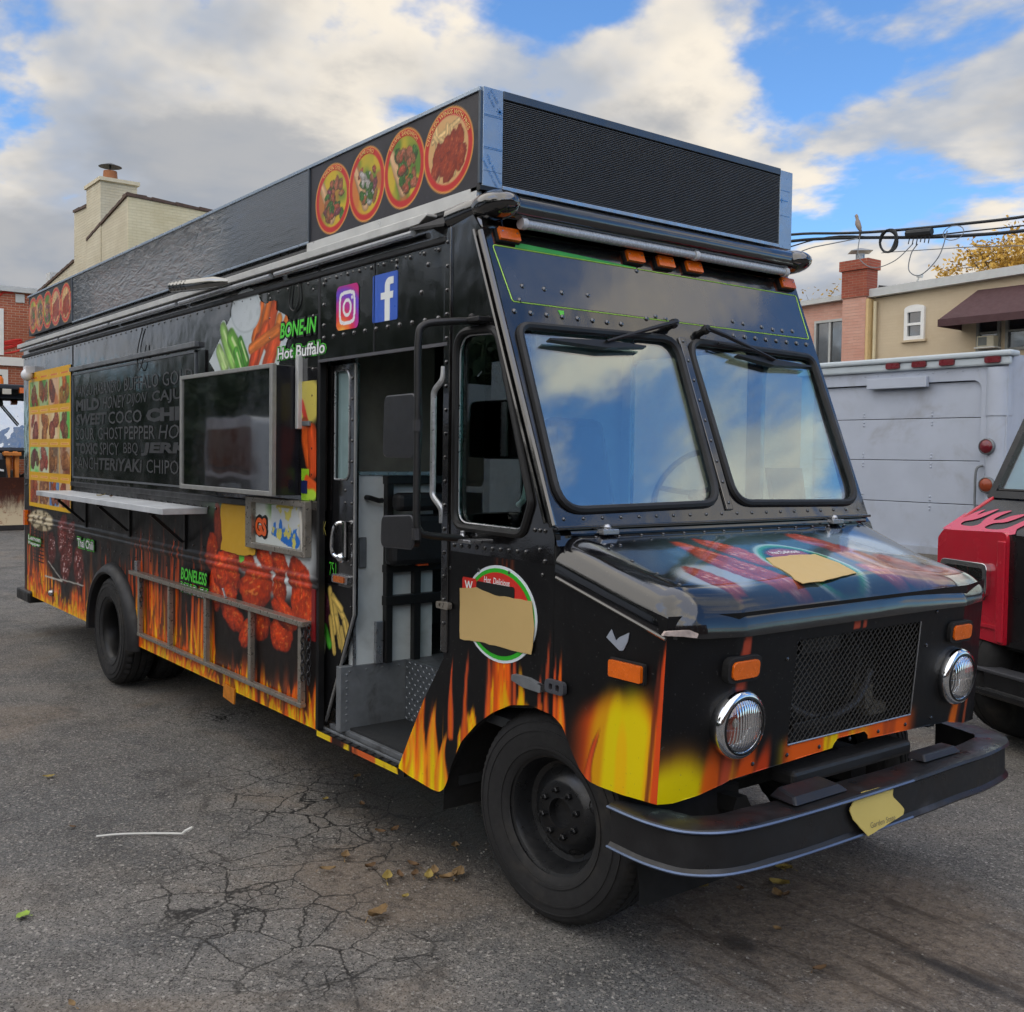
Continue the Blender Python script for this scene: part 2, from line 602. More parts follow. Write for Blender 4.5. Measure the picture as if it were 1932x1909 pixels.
class Canvas:
    """a picture in sRGB painted over coordinates X, Y (metres)"""
    def __init__(s, X, Y, bg):
        s.X, s.Y = X, Y
        s.C = np.zeros(X.shape + (3,)) + np.array(bg) / 255.0

    def lay(s, m, col):
        col = np.asarray(col, float)
        if col.ndim == 1:
            col = col / 255.0
        s.C += (col - s.C) * np.clip(m, 0, 1)[..., None]

    def sub(s, x0, x1, y0, y1):
        return (s.X >= x0) & (s.X <= x1) & (s.Y >= y0) & (s.Y <= y1)

    def rect(s, x0, x1, y0, y1, col):
        s.lay(s.sub(x0, x1, y0, y1).astype(float), col)

    def ellipse(s, cx, cy, rx, ry, col, soft=0.03, ang=0.0, inner=0.0):
        c, sn = math.cos(ang), math.sin(ang)
        u, v = (s.X - cx) * c + (s.Y - cy) * sn, -(s.X - cx) * sn + (s.Y - cy) * c
        q = np.sqrt((u / rx) ** 2 + (v / ry) ** 2)
        m = sstep(1 + soft, 1 - soft, q)
        if inner:
            m = m * sstep(inner - soft, inner + soft, q)
        s.lay(m, col)

    def stroke(s, x0, y0, x1, y1, r0, r1, col, soft=0.2, streak=0.0, seed=0, alpha=1.0):
        dx, dy = x1 - x0, y1 - y0
        L2 = dx * dx + dy * dy + 1e-9
        t = np.clip(((s.X - x0) * dx + (s.Y - y0) * dy) / L2, 0, 1)
        d = np.hypot(s.X - x0 - t * dx, s.Y - y0 - t * dy)
        r = r0 + (r1 - r0) * t
        q = d / r
        m = sstep(1 + soft, 1 - soft, q) * alpha
        c = np.array(col) / 255.0
        if streak:
            L = math.sqrt(L2)
            w = ((s.X - x0) * -dy + (s.Y - y0) * dx) / L
            n = fbm(w / r0 * 2.2 + 5, t * 2.5 + seed, seed)
            sh = 1 + streak * (n - 0.5) * 2 - 0.35 * q * q
            s.lay(m, np.clip(c * sh[..., None], 0, 1))
        else:
            s.lay(m, col)

    def piece(s, cx, cy, rx, ry, ang, base, hi, dark, seed, gloss=0.5, freq=7.0, edge=0.22, alpha=1.0):
        """a lump of fried chicken (or any food) as it looks in the printed photo"""
        R_ = max(rx, ry) * 1.35
        sel = s.sub(cx - R_, cx + R_, cy - R_, cy + R_)
        if not sel.any():
            return
        X, Y = s.X[sel], s.Y[sel]
        c, sn = math.cos(ang), math.sin(ang)
        u, v = ((X - cx) * c + (Y - cy) * sn) / rx, (-(X - cx) * sn + (Y - cy) * c) / ry
        q = np.sqrt(u * u + v * v) + edge * (fbm(u * 2 + seed, v * 2 - seed, seed) - 0.5) * 2
        m = sstep(1.03, 0.93, q) * alpha
        nz = np.sqrt(np.clip(1 - q * q, 0, 1))
        tex = fbm(u * freq * 0.5 + seed * 3.1, v * freq * 0.5, seed + 5, 5)
        fine_ = fbm(u * freq * 2.2 + seed, v * freq * 1.1 - seed, seed + 8, 3)
        light = np.clip(0.26 + 0.5 * nz + 0.25 * v * c + 0.8 * (tex - 0.5) + 0.55 * (fine_ - 0.5), 0, 1)
        col = np.array(dark) / 255.0 + (np.array(base) - np.array(dark)) / 255.0 * light[:, None]
        hl = sstep(0.60, 0.74, fbm(u * freq * 0.55 + 9, v * freq * 1.1 + seed, seed + 31, 3)) * sstep(0.95, 0.5, q) * gloss
        col += (np.array(hi) / 255.0 - col) * hl[:, None]
        s.C[sel] += (col - s.C[sel]) * m[:, None]

    def flame(s, x, z0, h, w, lean, seed, cols, alpha=1.0, sharp=0.25):
        """one tongue: cols = (core, mid, edge)"""
        sel = s.sub(x - w * 2 - abs(lean), x + w * 2 + abs(lean), z0 - 0.02, z0 + h)
        if not sel.any():
            return
        X, Z = s.X[sel], s.Y[sel]
        t = np.clip((Z - z0) / h, 0, 1)
        xc = x + lean * t ** 1.7 + w * 0.5 * np.sin(t * 4.0 + seed) * t
        hw = w * np.clip(1 - t, 0, 1) ** 0.75 * (1 + 0.25 * np.sin(t * 7 + seed * 2))
        d = np.abs(X - xc) / np.maximum(hw, 1e-4)
        m = sstep(1.0 + sharp, 1.0 - sharp, d) * sstep(1.0, 0.72, t) * alpha
        core = np.clip(1 - d * 0.9, 0, 1) * (1 - 0.75 * t)
        a, b, e = (np.array(c) / 255.0 for c in cols)
        k1, k2 = sstep(0.0, 0.35, core)[:, None], sstep(0.35, 0.75, core)[:, None]
        col = e + (b - e) * k1 + (a - (e + (b - e) * k1)) * k2
        s.C[sel] += (col - s.C[sel]) * m[:, None]

    def linear(s):
        c = np.clip(s.C, 0, 1)
        return np.where(c <= 0.04045, c / 12.92, ((c + 0.055) / 1.055) ** 2.4)


def sheet(name, P, colors, material, parent, keep=None, flip=False):
    """structured grid P (n, m, 3) with a colour per vertex"""
    n, m = P.shape[:2]
    idx = np.arange(n * m).reshape(n, m)
    q = np.stack([idx[:-1, :-1], idx[1:, :-1], idx[1:, 1:], idx[:-1, 1:]], -1)
    if keep is not None:
        q = q[keep]
    q = q.reshape(-1, 4)
    if flip:
        q = q[:, ::-1]
    me = bpy.data.meshes.new(name)
    me.vertices.add(n * m)
    me.vertices.foreach_set('co', P.reshape(-1))
    me.loops.add(q.size)
    me.loops.foreach_set('vertex_index', np.ascontiguousarray(q.reshape(-1)).astype(np.int32))
    me.polygons.add(len(q))
    me.polygons.foreach_set('loop_start', np.arange(0, q.size, 4, dtype=np.int32))
    me.update(calc_edges=True)
    me.validate()
    if colors is not None:
        at = me.color_attributes.new('Col', 'FLOAT_COLOR', 'POINT')
        at.data.foreach_set('color', np.concatenate([colors.reshape(-1, 3), np.ones((n * m, 1))], 1).reshape(-1))
    me.polygons.foreach_set('use_smooth', np.ones(len(me.polygons), bool))
    me.materials.append(material)
    o = bpy.data.objects.new(name, me)
    COL.objects.link(o)
    attach(o, parent)
    return o


def grid(a0, a1, b0, b1, da, db=None):
    na, nb = max(2, int((a1 - a0) / da) + 1), max(2, int((b1 - b0) / (db or da)) + 1)
    return np.meshgrid(np.linspace(a0, a1, na), np.linspace(b0, b1, nb), indexing='ij')
# ================================================================ ground
GR = bpy.data.materials.new('old_asphalt')
GR.use_nodes = True
T = NT(GR.node_tree)
b = T.n['Principled BSDF']
P_ = T.new('ShaderNodeNewGeometry').outputs['Position']
big = T.noise(P_, 0.6, 5, 0.65, 0.8)
mid = T.noise(P_, 2.4, 5, 0.7, 0.4)
fine = T.noise(P_, 30, 4, 0.75)
vo = T.new('ShaderNodeTexVoronoi', dict(feature='F1'), Scale=105.0)
T.set(vo.inputs['Vector'], P_)
vo2 = T.new('ShaderNodeTexVoronoi', dict(feature='F1'), Scale=210.0)
T.set(vo2.inputs['Vector'], P_)
stone = T.new('ShaderNodeSeparateColor', None, Color=vo.outputs['Color']).outputs[0]
stone2 = T.new('ShaderNodeSeparateColor', None, Color=vo2.outputs['Color']).outputs[1]
base = T.mix(T.ramp(big, 0.35, 0.65), lin(104, 104, 103), lin(131, 126, 119))
base = T.mix(T.ramp(mid, 0.42, 0.72, 0, 0.50), base, lin(72, 71, 70))
base = T.mix(T.ramp(stone, 0.55, 1.0, 0, 0.55), base, lin(158, 153, 145))
base = T.mix(T.ramp(stone2, 0.0, 0.35, 0.85, 0), base, lin(38, 38, 37))
base = T.mix(T.ramp(fine, 0.55, 0.75, 0, 0.7), base, lin(44, 43, 42))
spk = T.ramp(stone, 0.965, 0.985)
base = T.mix(T.m('MULTIPLY', spk, 0.45), base, lin(190, 186, 178))
# brown soil washed over the surface near the nose
sp = T.new('ShaderNodeSeparateXYZ', None, Vector=P_)


def blob(cx, cy, rx, ry):
    ux = T.m('DIVIDE', T.m('SUBTRACT', sp.outputs[0], cx), rx)
    uy = T.m('DIVIDE', T.m('SUBTRACT', sp.outputs[1], cy), ry)
    d = T.m('SQRT', T.m('ADD', T.m('MULTIPLY', ux, ux), T.m('MULTIPLY', uy, uy)))
    return T.ramp(T.m('ADD', d, T.m('MULTIPLY', T.m('SUBTRACT', mid, 0.5), 1.6)), 1.15, 0.35)


soil = T.m('MAXIMUM', T.m('MAXIMUM', blob(0.95, 0.95, 0.95, 0.8), T.m('MULTIPLY', blob(-0.45, -0.15, 0.7, 0.5), 0.8)), T.m('MULTIPLY', T.ramp(big, 0.52, 0.66), 0.6))
base = T.mix(T.m('MULTIPLY', soil, 0.65), base, T.mix(T.ramp(fine, 0.3, 0.7), lin(136, 120, 102), lin(92, 78, 66)))
# dragged brown streaks of soil across the front
mps = T.new('ShaderNodeMapping', None, Vector=P_)
mps.inputs['Rotation'].default_value = (0, 0, -0.42)
mps.inputs['Scale'].default_value = (1.2, 7.0, 1.0)
stk = T.m('MULTIPLY', T.ramp(T.noise(mps.outputs[0], 1.6, 4, 0.65, 0.3), 0.50, 0.68), blob(1.0, 0.9, 1.3, 0.9))
base = T.mix(T.m('MULTIPLY', stk, 0.75), base, lin(66, 57, 49))
# dark oil stains, wet tar; the long one also paints shade under the truck
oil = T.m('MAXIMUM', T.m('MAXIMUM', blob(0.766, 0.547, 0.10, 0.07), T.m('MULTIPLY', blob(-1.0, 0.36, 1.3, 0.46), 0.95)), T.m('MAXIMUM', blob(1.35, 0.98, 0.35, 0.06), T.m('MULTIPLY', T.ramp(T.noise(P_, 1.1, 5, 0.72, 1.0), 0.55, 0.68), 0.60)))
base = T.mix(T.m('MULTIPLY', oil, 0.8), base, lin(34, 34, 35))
# crazed cracks
wv = T.new('ShaderNodeVectorMath', dict(operation='ADD'))
T.set(wv.inputs[0], P_)
wn = T.new('ShaderNodeTexNoise', None, Scale=3.0, Detail=5.0, Roughness=0.65)
T.set(wn.inputs['Vector'], P_)
ws = T.new('ShaderNodeVectorMath', dict(operation='SCALE'))
T.set(ws.inputs[0], wn.outputs[1])
ws.inputs['Scale'].default_value = 0.14
T.l.new(ws.outputs[0], wv.inputs[1])
vc = T.new('ShaderNodeTexVoronoi', dict(feature='DISTANCE_TO_EDGE'), Scale=4.2)
T.set(vc.inputs['Vector'], wv.outputs[0])
vd = T.new('ShaderNodeTexVoronoi', dict(feature='DISTANCE_TO_EDGE'), Scale=12.0)
T.set(vd.inputs['Vector'], wv.outputs[0])
zone = T.m('MAXIMUM', blob(-1.40, 0.0, 1.05, 0.65), T.m('MAXIMUM', T.m('MULTIPLY', blob(-0.5, -0.75, 1.0, 0.55), 0.85), T.ramp(T.noise(P_, 0.7, 3, 0.5), 0.60, 0.70)))
crack = T.m('MULTIPLY', T.ramp(vc.outputs['Distance'], T.ramp(mid, 0.3, 0.7, 0.02, 0.05), 0.004), zone)
crack2 = T.m('MULTIPLY', T.ramp(vd.outputs['Distance'], 0.05, 0.010), T.m('MULTIPLY', T.ramp(mid, 0.44, 0.56), T.m('ADD', zone, 0.30)))
crk = T.m('MAXIMUM', crack, T.m('MULTIPLY', crack2, 0.8))
base = T.mix(T.m('MULTIPLY', crk, 1.0), base, lin(24, 23, 22))
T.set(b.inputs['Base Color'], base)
T.set(b.inputs['Roughness'], T.ramp(oil, 0, 1, 0.92, 0.5))
b.inputs['Specular IOR Level'].default_value = 0.3
hgt_ = T.m('ADD', T.m('ADD', T.m('MULTIPLY', stone, 0.5), T.m('MULTIPLY', fine, 0.9)), T.m('MULTIPLY', mid, 1.2))
bn = T.new('ShaderNodeBump', None, Strength=1.0, Distance=0.020, Height=hgt_)
T.set(b.inputs['Normal'], bn.outputs[0])
gx = np.concatenate([np.linspace(-300, -30, 12), np.linspace(-25, 12, 150), np.linspace(20, 300, 12)])
gy = np.concatenate([np.linspace(-300, -30, 12), np.linspace(-20, 20, 150), np.linspace(30, 300, 12)])
GX, GY = np.meshgrid(gx, gy, indexing='ij')
near = sstep(14, 9, np.hypot(GX, GY))
GZ = -0.012 + 0.024 * (fbm(GX * 0.5, GY * 0.5, 3, 3) - 0.5) * near
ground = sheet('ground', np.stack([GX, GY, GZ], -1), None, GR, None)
tag(ground, 'cracked grey asphalt of the yard', kind='structure')
peb = MB()
rg = random.Random(21)
for k in range(3500):
    x, y = rg.gauss(-0.2, 1.0), rg.gauss(-0.4, 0.8)
    if rg.random() < 0.4:
        x, y = rg.uniform(-9, 3), rg.uniform(-2.2, 2)
    s_ = rg.choice([0.002, 0.003, 0.003, 0.004, 0.006])
    V = [Vector((x + s_ * rg.uniform(0.7, 1.4) * dx, y + s_ * rg.uniform(0.7, 1.4) * dy, -0.006 + s_ * dz)) for dx, dy, dz in ((1, 0, 0.5), (0, 1, 0.5), (-1, 0, 0.5), (0, -1, 0.5), (0, 0, 1.3))]
    peb.add(V, [(0, 1, 4), (1, 2, 4), (2, 3, 4), (3, 0, 4)])
tag(peb.build('loose_grit', mat('grit_stone', lin(134, 130, 122), 0.9, var=0.4, vscale=900)), 'loose grit scattered on the asphalt', kind='stuff')

# ================================================================ building facades
FRAMEW = mat('white_window_frame', lin(226, 226, 222), 0.5, var=0.05)
PANE = paint_mat('dark_window_pane', lin(34, 40, 46), 0.04, 0.001, 1.0, 0.0, 1.0, 0.8, dust=0.1)
TRIMM = mat('grey_trim', lin(188, 190, 188), 0.5, var=0.08)


def window(parent, F, a0, a1, b0, b1, d=0.06, fw=0.07, sash=True, fm=None, pm=None, vert=False):
    w = MB().plate([(a0, b0), (a1, b0), (a1, b1), (a0, b1)], [[(a0 + fw, b0 + fw), (a1 - fw, b0 + fw), (a1 - fw, b1 - fw), (a0 + fw, b1 - fw)]], F, -0.05, d).build('window', fm or FRAMEW, parent)
    if sash:
        m = (b0 + b1) / 2
        MB().box(a0 + fw, a1 - fw, m - fw * 0.35, m + fw * 0.35, -0.03, d - 0.01, F).build('sash_bar', fm or FRAMEW, w)
        MB().box(a0 + fw * 0.9, a1 - fw * 0.9, b0 + fw * 0.9, m, -0.03, 0.005, F).build('pane', pm or PANE, w)
        MB().box(a0 + fw * 0.9, a1 - fw * 0.9, m, b1 - fw * 0.9, -0.03, 0.012, F).build('pane', pm or PANE, w)
    elif vert:
        m = (a0 + a1) / 2
        MB().box(m - fw * 0.5, m + fw * 0.5, b0 + fw, b1 - fw, -0.03, d - 0.01, F).build('sash_bar', fm or FRAMEW, w)
        MB().box(a0 + fw * 0.9, m, b0 + fw * 0.9, b1 - fw * 0.9, -0.03, 0.006, F).build('pane', pm or PANE, w)
        MB().box(m, a1 - fw * 0.9, b0 + fw * 0.9, b1 - fw * 0.9, -0.03, 0.012, F).build('pane', pm or PANE, w)
    else:
        MB().box(a0 + fw * 0.9, a1 - fw * 0.9, b0 + fw * 0.9, b1 - fw * 0.9, -0.03, 0.006, F).build('pane', pm or PANE, w)
    return w


# red brick row house far left (faces +x)
bl = empty('brick_house', (-29, 3.0, 0), 'red brick house with white cornice behind the loader', 'house')
REDB = brick_mat('red_brick', lin(178, 104, 76), lin(156, 82, 60), lin(190, 172, 152), 0.20, 0.066, 0.010)
BF = Frame((-27.0, 0, 0), (0, 1, 0), (0, 0, 1), (1, 0, 0))
MB().plate([(-0.5, 0), (6.5, 0), (6.5, 5.9), (-0.5, 5.9)], [[(2.75, 4.2), (3.80, 4.2), (3.80, 5.42), (2.75, 5.42)], [(2.85, 2.2), (3.90, 2.2), (3.90, 3.82), (2.85, 3.82)]], BF, -0.3, 0.0).build('wall', REDB, bl)
MB().box(-31.0, -27.3, -0.5, 6.5, 0, 5.85).build('house_body', REDB, bl)
MB().box(-0.6, 6.6, 5.88, 6.02, -0.3, 0.12, BF).build('cornice', TRIMM, bl)
MB().box(-0.6, 6.6, 3.93, 4.15, 0.0, 0.10, BF).build('string_course', FRAMEW, bl)
window(bl, BF, 2.75, 3.80, 4.2, 5.42, fw=0.12)
window(bl, BF, 2.85, 3.90, 2.2, 3.82, fw=0.14)
MB().plate([(4.1, 5.62), (4.32, 5.62), (4.32, 5.84), (4.1, 5.84)], F=BF, c0=0.0, c1=0.03).build('wall_vent', TRIMM, bl)
gl = MB()
rg = random.Random(5)
for k in range(3):
    pts = [BF(3.75 + 0.5 * math.sin(t * 1.3 + k), 4.38 + 0.16 * math.cos(t * (1.1 + 0.2 * k)) + 0.05 * k, 0.004) for t in np.linspace(0, 7, 30)]
    gl.tube(pts, 0.025, 4)
gl.build('red_graffiti', mat('graffiti_red', lin(196, 52, 46), 0.7), bl)['kind'] = 'stuff'
gl = MB()
gl.tube([BF(3.55, 5.6, 0.004), BF(3.8, 5.85, 0.004), BF(4.05, 5.88, 0.004)], 0.03, 4)
gl.build('red_graffiti', mat('graffiti_red', lin(196, 52, 46), 0.7), bl)
lat_ = MB()
for k in range(14):
    for s_ in (1, -1):
        a = 3.86 + k * 0.075
        lat_.hexa([BF(a, 2.88, 0.25), BF(a + 0.02, 2.88, 0.25), BF(a + 0.02 + s_ * 0.16, 3.14, 0.25), BF(a + s_ * 0.16, 3.14, 0.25), BF(a, 2.88, 0.27), BF(a + 0.02, 2.88, 0.27), BF(a + 0.02 + s_ * 0.16, 3.14, 0.27), BF(a + s_ * 0.16, 3.14, 0.27)])
lt_ = lat_.box(3.8, 4.9, 3.13, 3.16, 0.24, 0.28, BF).box(3.8, 4.9, 2.86, 2.89, 0.24, 0.28, BF).build('lattice', FRAMEW, bl)
lt_['kind'] = 'stuff'

# cream painted brick house with chimney
cr_ = empty('cream_house', (-23, 7.5, 0), 'cream painted brick house with a tall chimney and stepped parapet', 'house')
CREAMB = brick_mat('cream_brick', lin(206, 198, 174), lin(198, 190, 166), lin(186, 178, 156), 0.19, 0.062, 0.006, mix2=lin(172, 160, 132))
CREAM_LIT = brick_mat('cream_brick_lit', lin(222, 212, 178), lin(214, 204, 170), lin(200, 188, 152), 0.19, 0.062, 0.006, mix2=lin(190, 176, 134))  # same brick, sunlight put into the colour of the brighter face
CF = Frame((0, 4.66, 0), (1, 0, 0), (0, 0, 1), (0, -1, 0))
outl = [(-27.5, 0), (-19.4, 0), (-19.4, 7.085), (-20.72, 6.870), (-22.36, 6.590), (-22.36, 7.38), (-23.46, 7.44), (-23.47, 6.256), (-25.7, 6.02), (-27.5, 5.85)]
MB().plate(outl, F=CF, c0=-0.35, c1=0.0).build('wall', CREAMB, cr_)
MB().box(-27.4, -19.41, 5.01, 12.0, 0, 5.8).hexa([(-24, 5.01, 5.8), (-19.41, 5.01, 5.8), (-19.41, 12, 5.8), (-24, 12, 5.8), (-24, 5.01, 6.2), (-19.41, 5.01, 6.9), (-19.41, 12, 6.8), (-24, 12, 6.2)]).build('house_body', CREAMB, cr_)
C2 = Frame((-19.4, 0, 0), (0, 1, 0), (0, 0, 1), (1, 0, 0))
MB().plate([(4.66, 0), (12.0, 0), (12.0, 6.9), (6.56, 7.0), (4.66, 7.08)], F=C2, c0=0.001, c1=0.02).build('front_wall', CREAM_LIT, cr_)
COPE = mat('clay_coping', lin(84, 66, 56), 0.8, var=0.3, vscale=12)
for p, q in (((-19.38, 7.085), (-20.72, 6.87)), ((-20.72, 6.87), (-22.36, 6.59)), ((-22.36, 7.38), (-23.47, 7.44)), ((-23.47, 6.256), (-27.5, 5.85))):
    L = math.hypot(p[0] - q[0], p[1] - q[1])
    n = max(1, int(L / 0.42))
    for k in range(n):
        t0, t1 = k / n, (k + 0.96) / n
        a0, b0 = p[0] + (q[0] - p[0]) * t0, p[1] + (q[1] - p[1]) * t0
        a1, b1 = p[0] + (q[0] - p[0]) * t1, p[1] + (q[1] - p[1]) * t1
        MB().hexa([CF(a0, b0, -0.40), CF(a1, b1, -0.40), CF(a1, b1, 0.04), CF(a0, b0, 0.04), CF(a0, b0 + 0.07, -0.40), CF(a1, b1 + 0.055, -0.40), CF(a1, b1 + 0.055, 0.04), CF(a0, b0 + 0.07, 0.04)]).build('coping_tile', COPE, cr_)
for k in range(14):
    a0, a1 = 4.64 + k * 0.52, 4.64 + k * 0.52 + 0.505
    zz = lambda a: np.interp(a, [4.66, 6.56, 12.0], [7.085, 7.005, 6.905])
    MB().hexa([C2(a0, zz(a0), -0.3), C2(a1, zz(a1), -0.3), C2(a1, zz(a1), 0.05), C2(a0, zz(a0), 0.05), C2(a0, zz(a0) + 0.075, -0.3), C2(a1, zz(a1) + 0.055, -0.3), C2(a1, zz(a1) + 0.055, 0.05), C2(a0, zz(a0) + 0.075, 0.05)]).build('coping_tile', COPE, cr_)
ch = MB().box(-22.36, -21.25, 4.64, 5.45, 5.6, 7.78).build('chimney', CREAMB, cr_)
MB().box(-22.42, -21.19, 4.60, 5.5, 7.78, 7.86).build('chimney_cap', mat('cream_cap', lin(200, 190, 164), 0.8), ch)
MB().lathe([(0.17, 7.86), (0.15, 8.14), (0.12, 8.14)], (-21.75, 5.0, 0), (0, 0, 1), 14).build('chimney_pot', mat('clay_pot', lin(150, 96, 60), 0.8), ch, smooth=True)
MB().lathe([(0.26, 8.24), (0.05, 8.32), (0.001, 8.32)], (-21.75, 5.0, 0), (0, 0, 1), 14).lathe([(0.02, 8.1), (0.02, 8.3)], (-21.75, 5.0, 0), (0, 0, 1), 6).build('rain_cap', mat('dark_cap', lin(50, 52, 54), 0.5), ch)
MB().box(-26.3, -25.9, 4.7, 5.0, 5.9, 6.35).build('small_flue', TRIMM, cr_)

# row house on the right (faces -y): pink half and cream half
rh = empty('row_house', (-6.5, 17, 0), 'pink and cream row house with brick chimney and brown awning', 'house')
RF = Frame((0, 16.0, 0), (1, 0, 0), (0, 0, 1), (0, -1, 0))
PINKB = brick_mat('pink_brick', lin(206, 160, 142), lin(196, 150, 132), lin(204, 172, 156), 0.19, 0.060, 0.007, axis='X', mix2=lin(188, 128, 110))
TANB = brick_mat('tan_brick', lin(202, 186, 158), lin(199, 183, 155), lin(195, 178, 150), 0.22, 0.055, 0.004, axis='X', mix2=lin(186, 166, 138), bump=0.001)


def roofz(x):
    return 5.06 + (x + 10.78) * 0.022


MB().plate([(-16, 0), (-9.05, 0), (-9.05, roofz(-9.05) - 0.06), (-16, roofz(-16) - 0.06)], [[(-10.37, 3.60), (-9.62, 3.60), (-9.62, 4.62), (-10.37, 4.62)]], RF, -0.3, 0.0).build('pink_wall', PINKB, rh)
MB().plate([(-9.05, 0), (4, 0), (4, roofz(4) - 0.06), (-9.05, roofz(-9.05) - 0.06)],
           [[(-8.28, 4.08), (-7.90, 4.08), (-7.90, 4.63), (-8.28, 4.63)], [(-6.84, 3.72), (-6.40, 3.72), (-6.40, 4.42), (-6.84, 4.42)], [(-6.30, 3.72), (-5.5, 3.72), (-5.5, 4.42), (-6.30, 4.42)]], RF, -0.3, 0.0).build('cream_wall', TANB, rh)
MB().box(-16, 4, 16.31, 24, 0, 4.85).build('house_body', TANB, rh)
MB().hexa([(-16.1, 15.86, roofz(-16) - 0.10), (-9.5, 15.86, roofz(-9.5) - 0.10), (-9.5, 16.4, roofz(-9.5) - 0.10), (-16.1, 16.4, roofz(-16) - 0.10), (-16.1, 15.86, roofz(-16)), (-9.5, 15.86, roofz(-9.5)), (-9.5, 16.4, roofz(-9.5)), (-16.1, 16.4, roofz(-16))]).build('gutter', TRIMM, rh)
MB().hexa([(-9.05, 15.84, roofz(-9) - 0.14), (4.1, 15.84, roofz(4) - 0.10), (4.1, 16.4, roofz(4) - 0.10), (-9.05, 16.4, roofz(-9) - 0.14), (-9.05, 15.84, roofz(-9) + 0.02), (4.1, 15.84, roofz(4) + 0.06), (4.1, 16.4, roofz(4) + 0.06), (-9.05, 16.4, roofz(-9) + 0.02)]).build('gutter', TRIMM, rh)
window(rh, RF, -10.37, -9.62, 3.60, 4.62, fw=0.05, sash=False, vert=True, fm=mat('alu_window_frame', lin(170, 172, 170), 0.4, 0.5))
wn_ = window(rh, RF, -8.30, -7.88, 4.06, 4.66, fw=0.07)
MB().plate([(-8.30, 4.66)] + [(-8.09 - 0.21 * math.cos(t), 4.66 + 0.07 * math.sin(t)) for t in np.linspace(0.05, math.pi - 0.05, 9)] + [(-7.88, 4.66)], F=RF, c0=0.0, c1=0.05).build('window_head', FRAMEW, wn_)
MB().box(-8.36, -7.84, 4.02, 4.06, 0.0, 0.07, RF).build('sill', TANB, wn_)
window(rh, RF, -6.84, -6.40, 3.72, 4.42, fw=0.05, fm=mat('grey_window_frame', lin(132, 132, 126), 0.5))
window(rh, RF, -6.30, -5.5, 3.72, 4.42, fw=0.05, fm=MATS['grey_window_frame'])
acu = MB().box(-6.74, -6.42, 3.80, 4.0, 0.0, 0.22, RF).build('air_conditioner', mat('ac_cream', lin(206, 198, 172), 0.5), rh, bevel=0.01)
MB().box(-6.71, -6.55, 3.825, 3.975, 0.22, 0.225, RF).build('ac_grille', mat('ac_grille', lin(120, 124, 120), 0.6, bump=0.004, bscale=80), acu)
MB().box(-6.77, -6.39, 3.78, 3.80, 0.0, 0.25, RF).build('ac_shelf', FRAMEW, acu)
AWN = mat('awning_canvas', lin(74, 50, 52), 0.85, var=0.12, bump=0.0008, bscale=200)
aw = MB().hexa([(-7.16, 15.20, 4.28), (-4.8, 15.20, 4.28), (-4.8, 16.0, 4.28), (-7.16, 16.0, 4.28), (-6.84, 15.96, 4.86), (-4.9, 15.96, 4.86), (-4.9, 16.0, 4.86), (-6.84, 16.0, 4.86)]).build('awning', AWN, rh)
MB().box(-7.16, -4.8, 15.195, 15.215, 4.16, 4.29).build('awning_valance', AWN, aw)
MB().box(-7.165, -7.15, 15.2, 16.0, 4.16, 4.29).build('awning_valance', AWN, aw)
cb = brick_mat('chimney_brick', lin(164, 84, 62), lin(140, 66, 50), lin(170, 140, 120), 0.17, 0.052, 0.008, axis='X')
MB().box(-9.58, -9.05, 15.78, 16.1, 2.0, 4.98).build('chimney_breast', PINKB, rh)
MB().box(-9.08, -8.99, 15.79, 16.05, 0.0, 4.93).build('corner_render', mat('yellow_render', lin(206, 178, 128), 0.8), rh)
cs = MB().box(-9.60, -9.02, 15.76, 16.12, 4.98, 5.52).box(-9.64, -8.98, 15.72, 16.16, 5.52, 5.72).build('chimney_stack', cb, rh)
MB().lathe([(0.09, 5.72), (0.09, 5.86)], (-9.31, 15.94, 0), (0, 0, 1), 10).lathe([(0.30, 5.90), (0.02, 5.98), (0.001, 5.98)], (-9.31, 15.94, 0), (0, 0, 1), 4).build('rain_cap', mat('galvanised', lin(150, 154, 158), 0.4, 0.6), cs)
MB().tube([(-8.93, 15.92, 4.88), (-8.93, 15.92, 2.0)], 0.035, 8).build('downpipe', mat('cream_pipe', lin(206, 194, 160), 0.5), rh)
MB().tube([(-8.3, 16.2, 4.95), (-8.2, 16.2, 5.22), (-8.16, 16.2, 5.32)], 0.018, 5).tube([(-8.20, 16.2, 5.32), (-8.10, 16.2, 5.30)], 0.04, 6).build('roof_vent_pipe', TRIMM, rh)
MB().hexa([(-8.95, 15.98, 4.95), (-8.1, 15.98, 4.98), (-8.1, 16.3, 4.98), (-8.95, 16.3, 4.95), (-8.9, 15.98, 5.20), (-8.5, 15.98, 5.12), (-8.5, 16.3, 5.12), (-8.9, 16.3, 5.20)]).build('roof_flashing', mat('tar_flashing', lin(52, 52, 54), 0.8), rh)

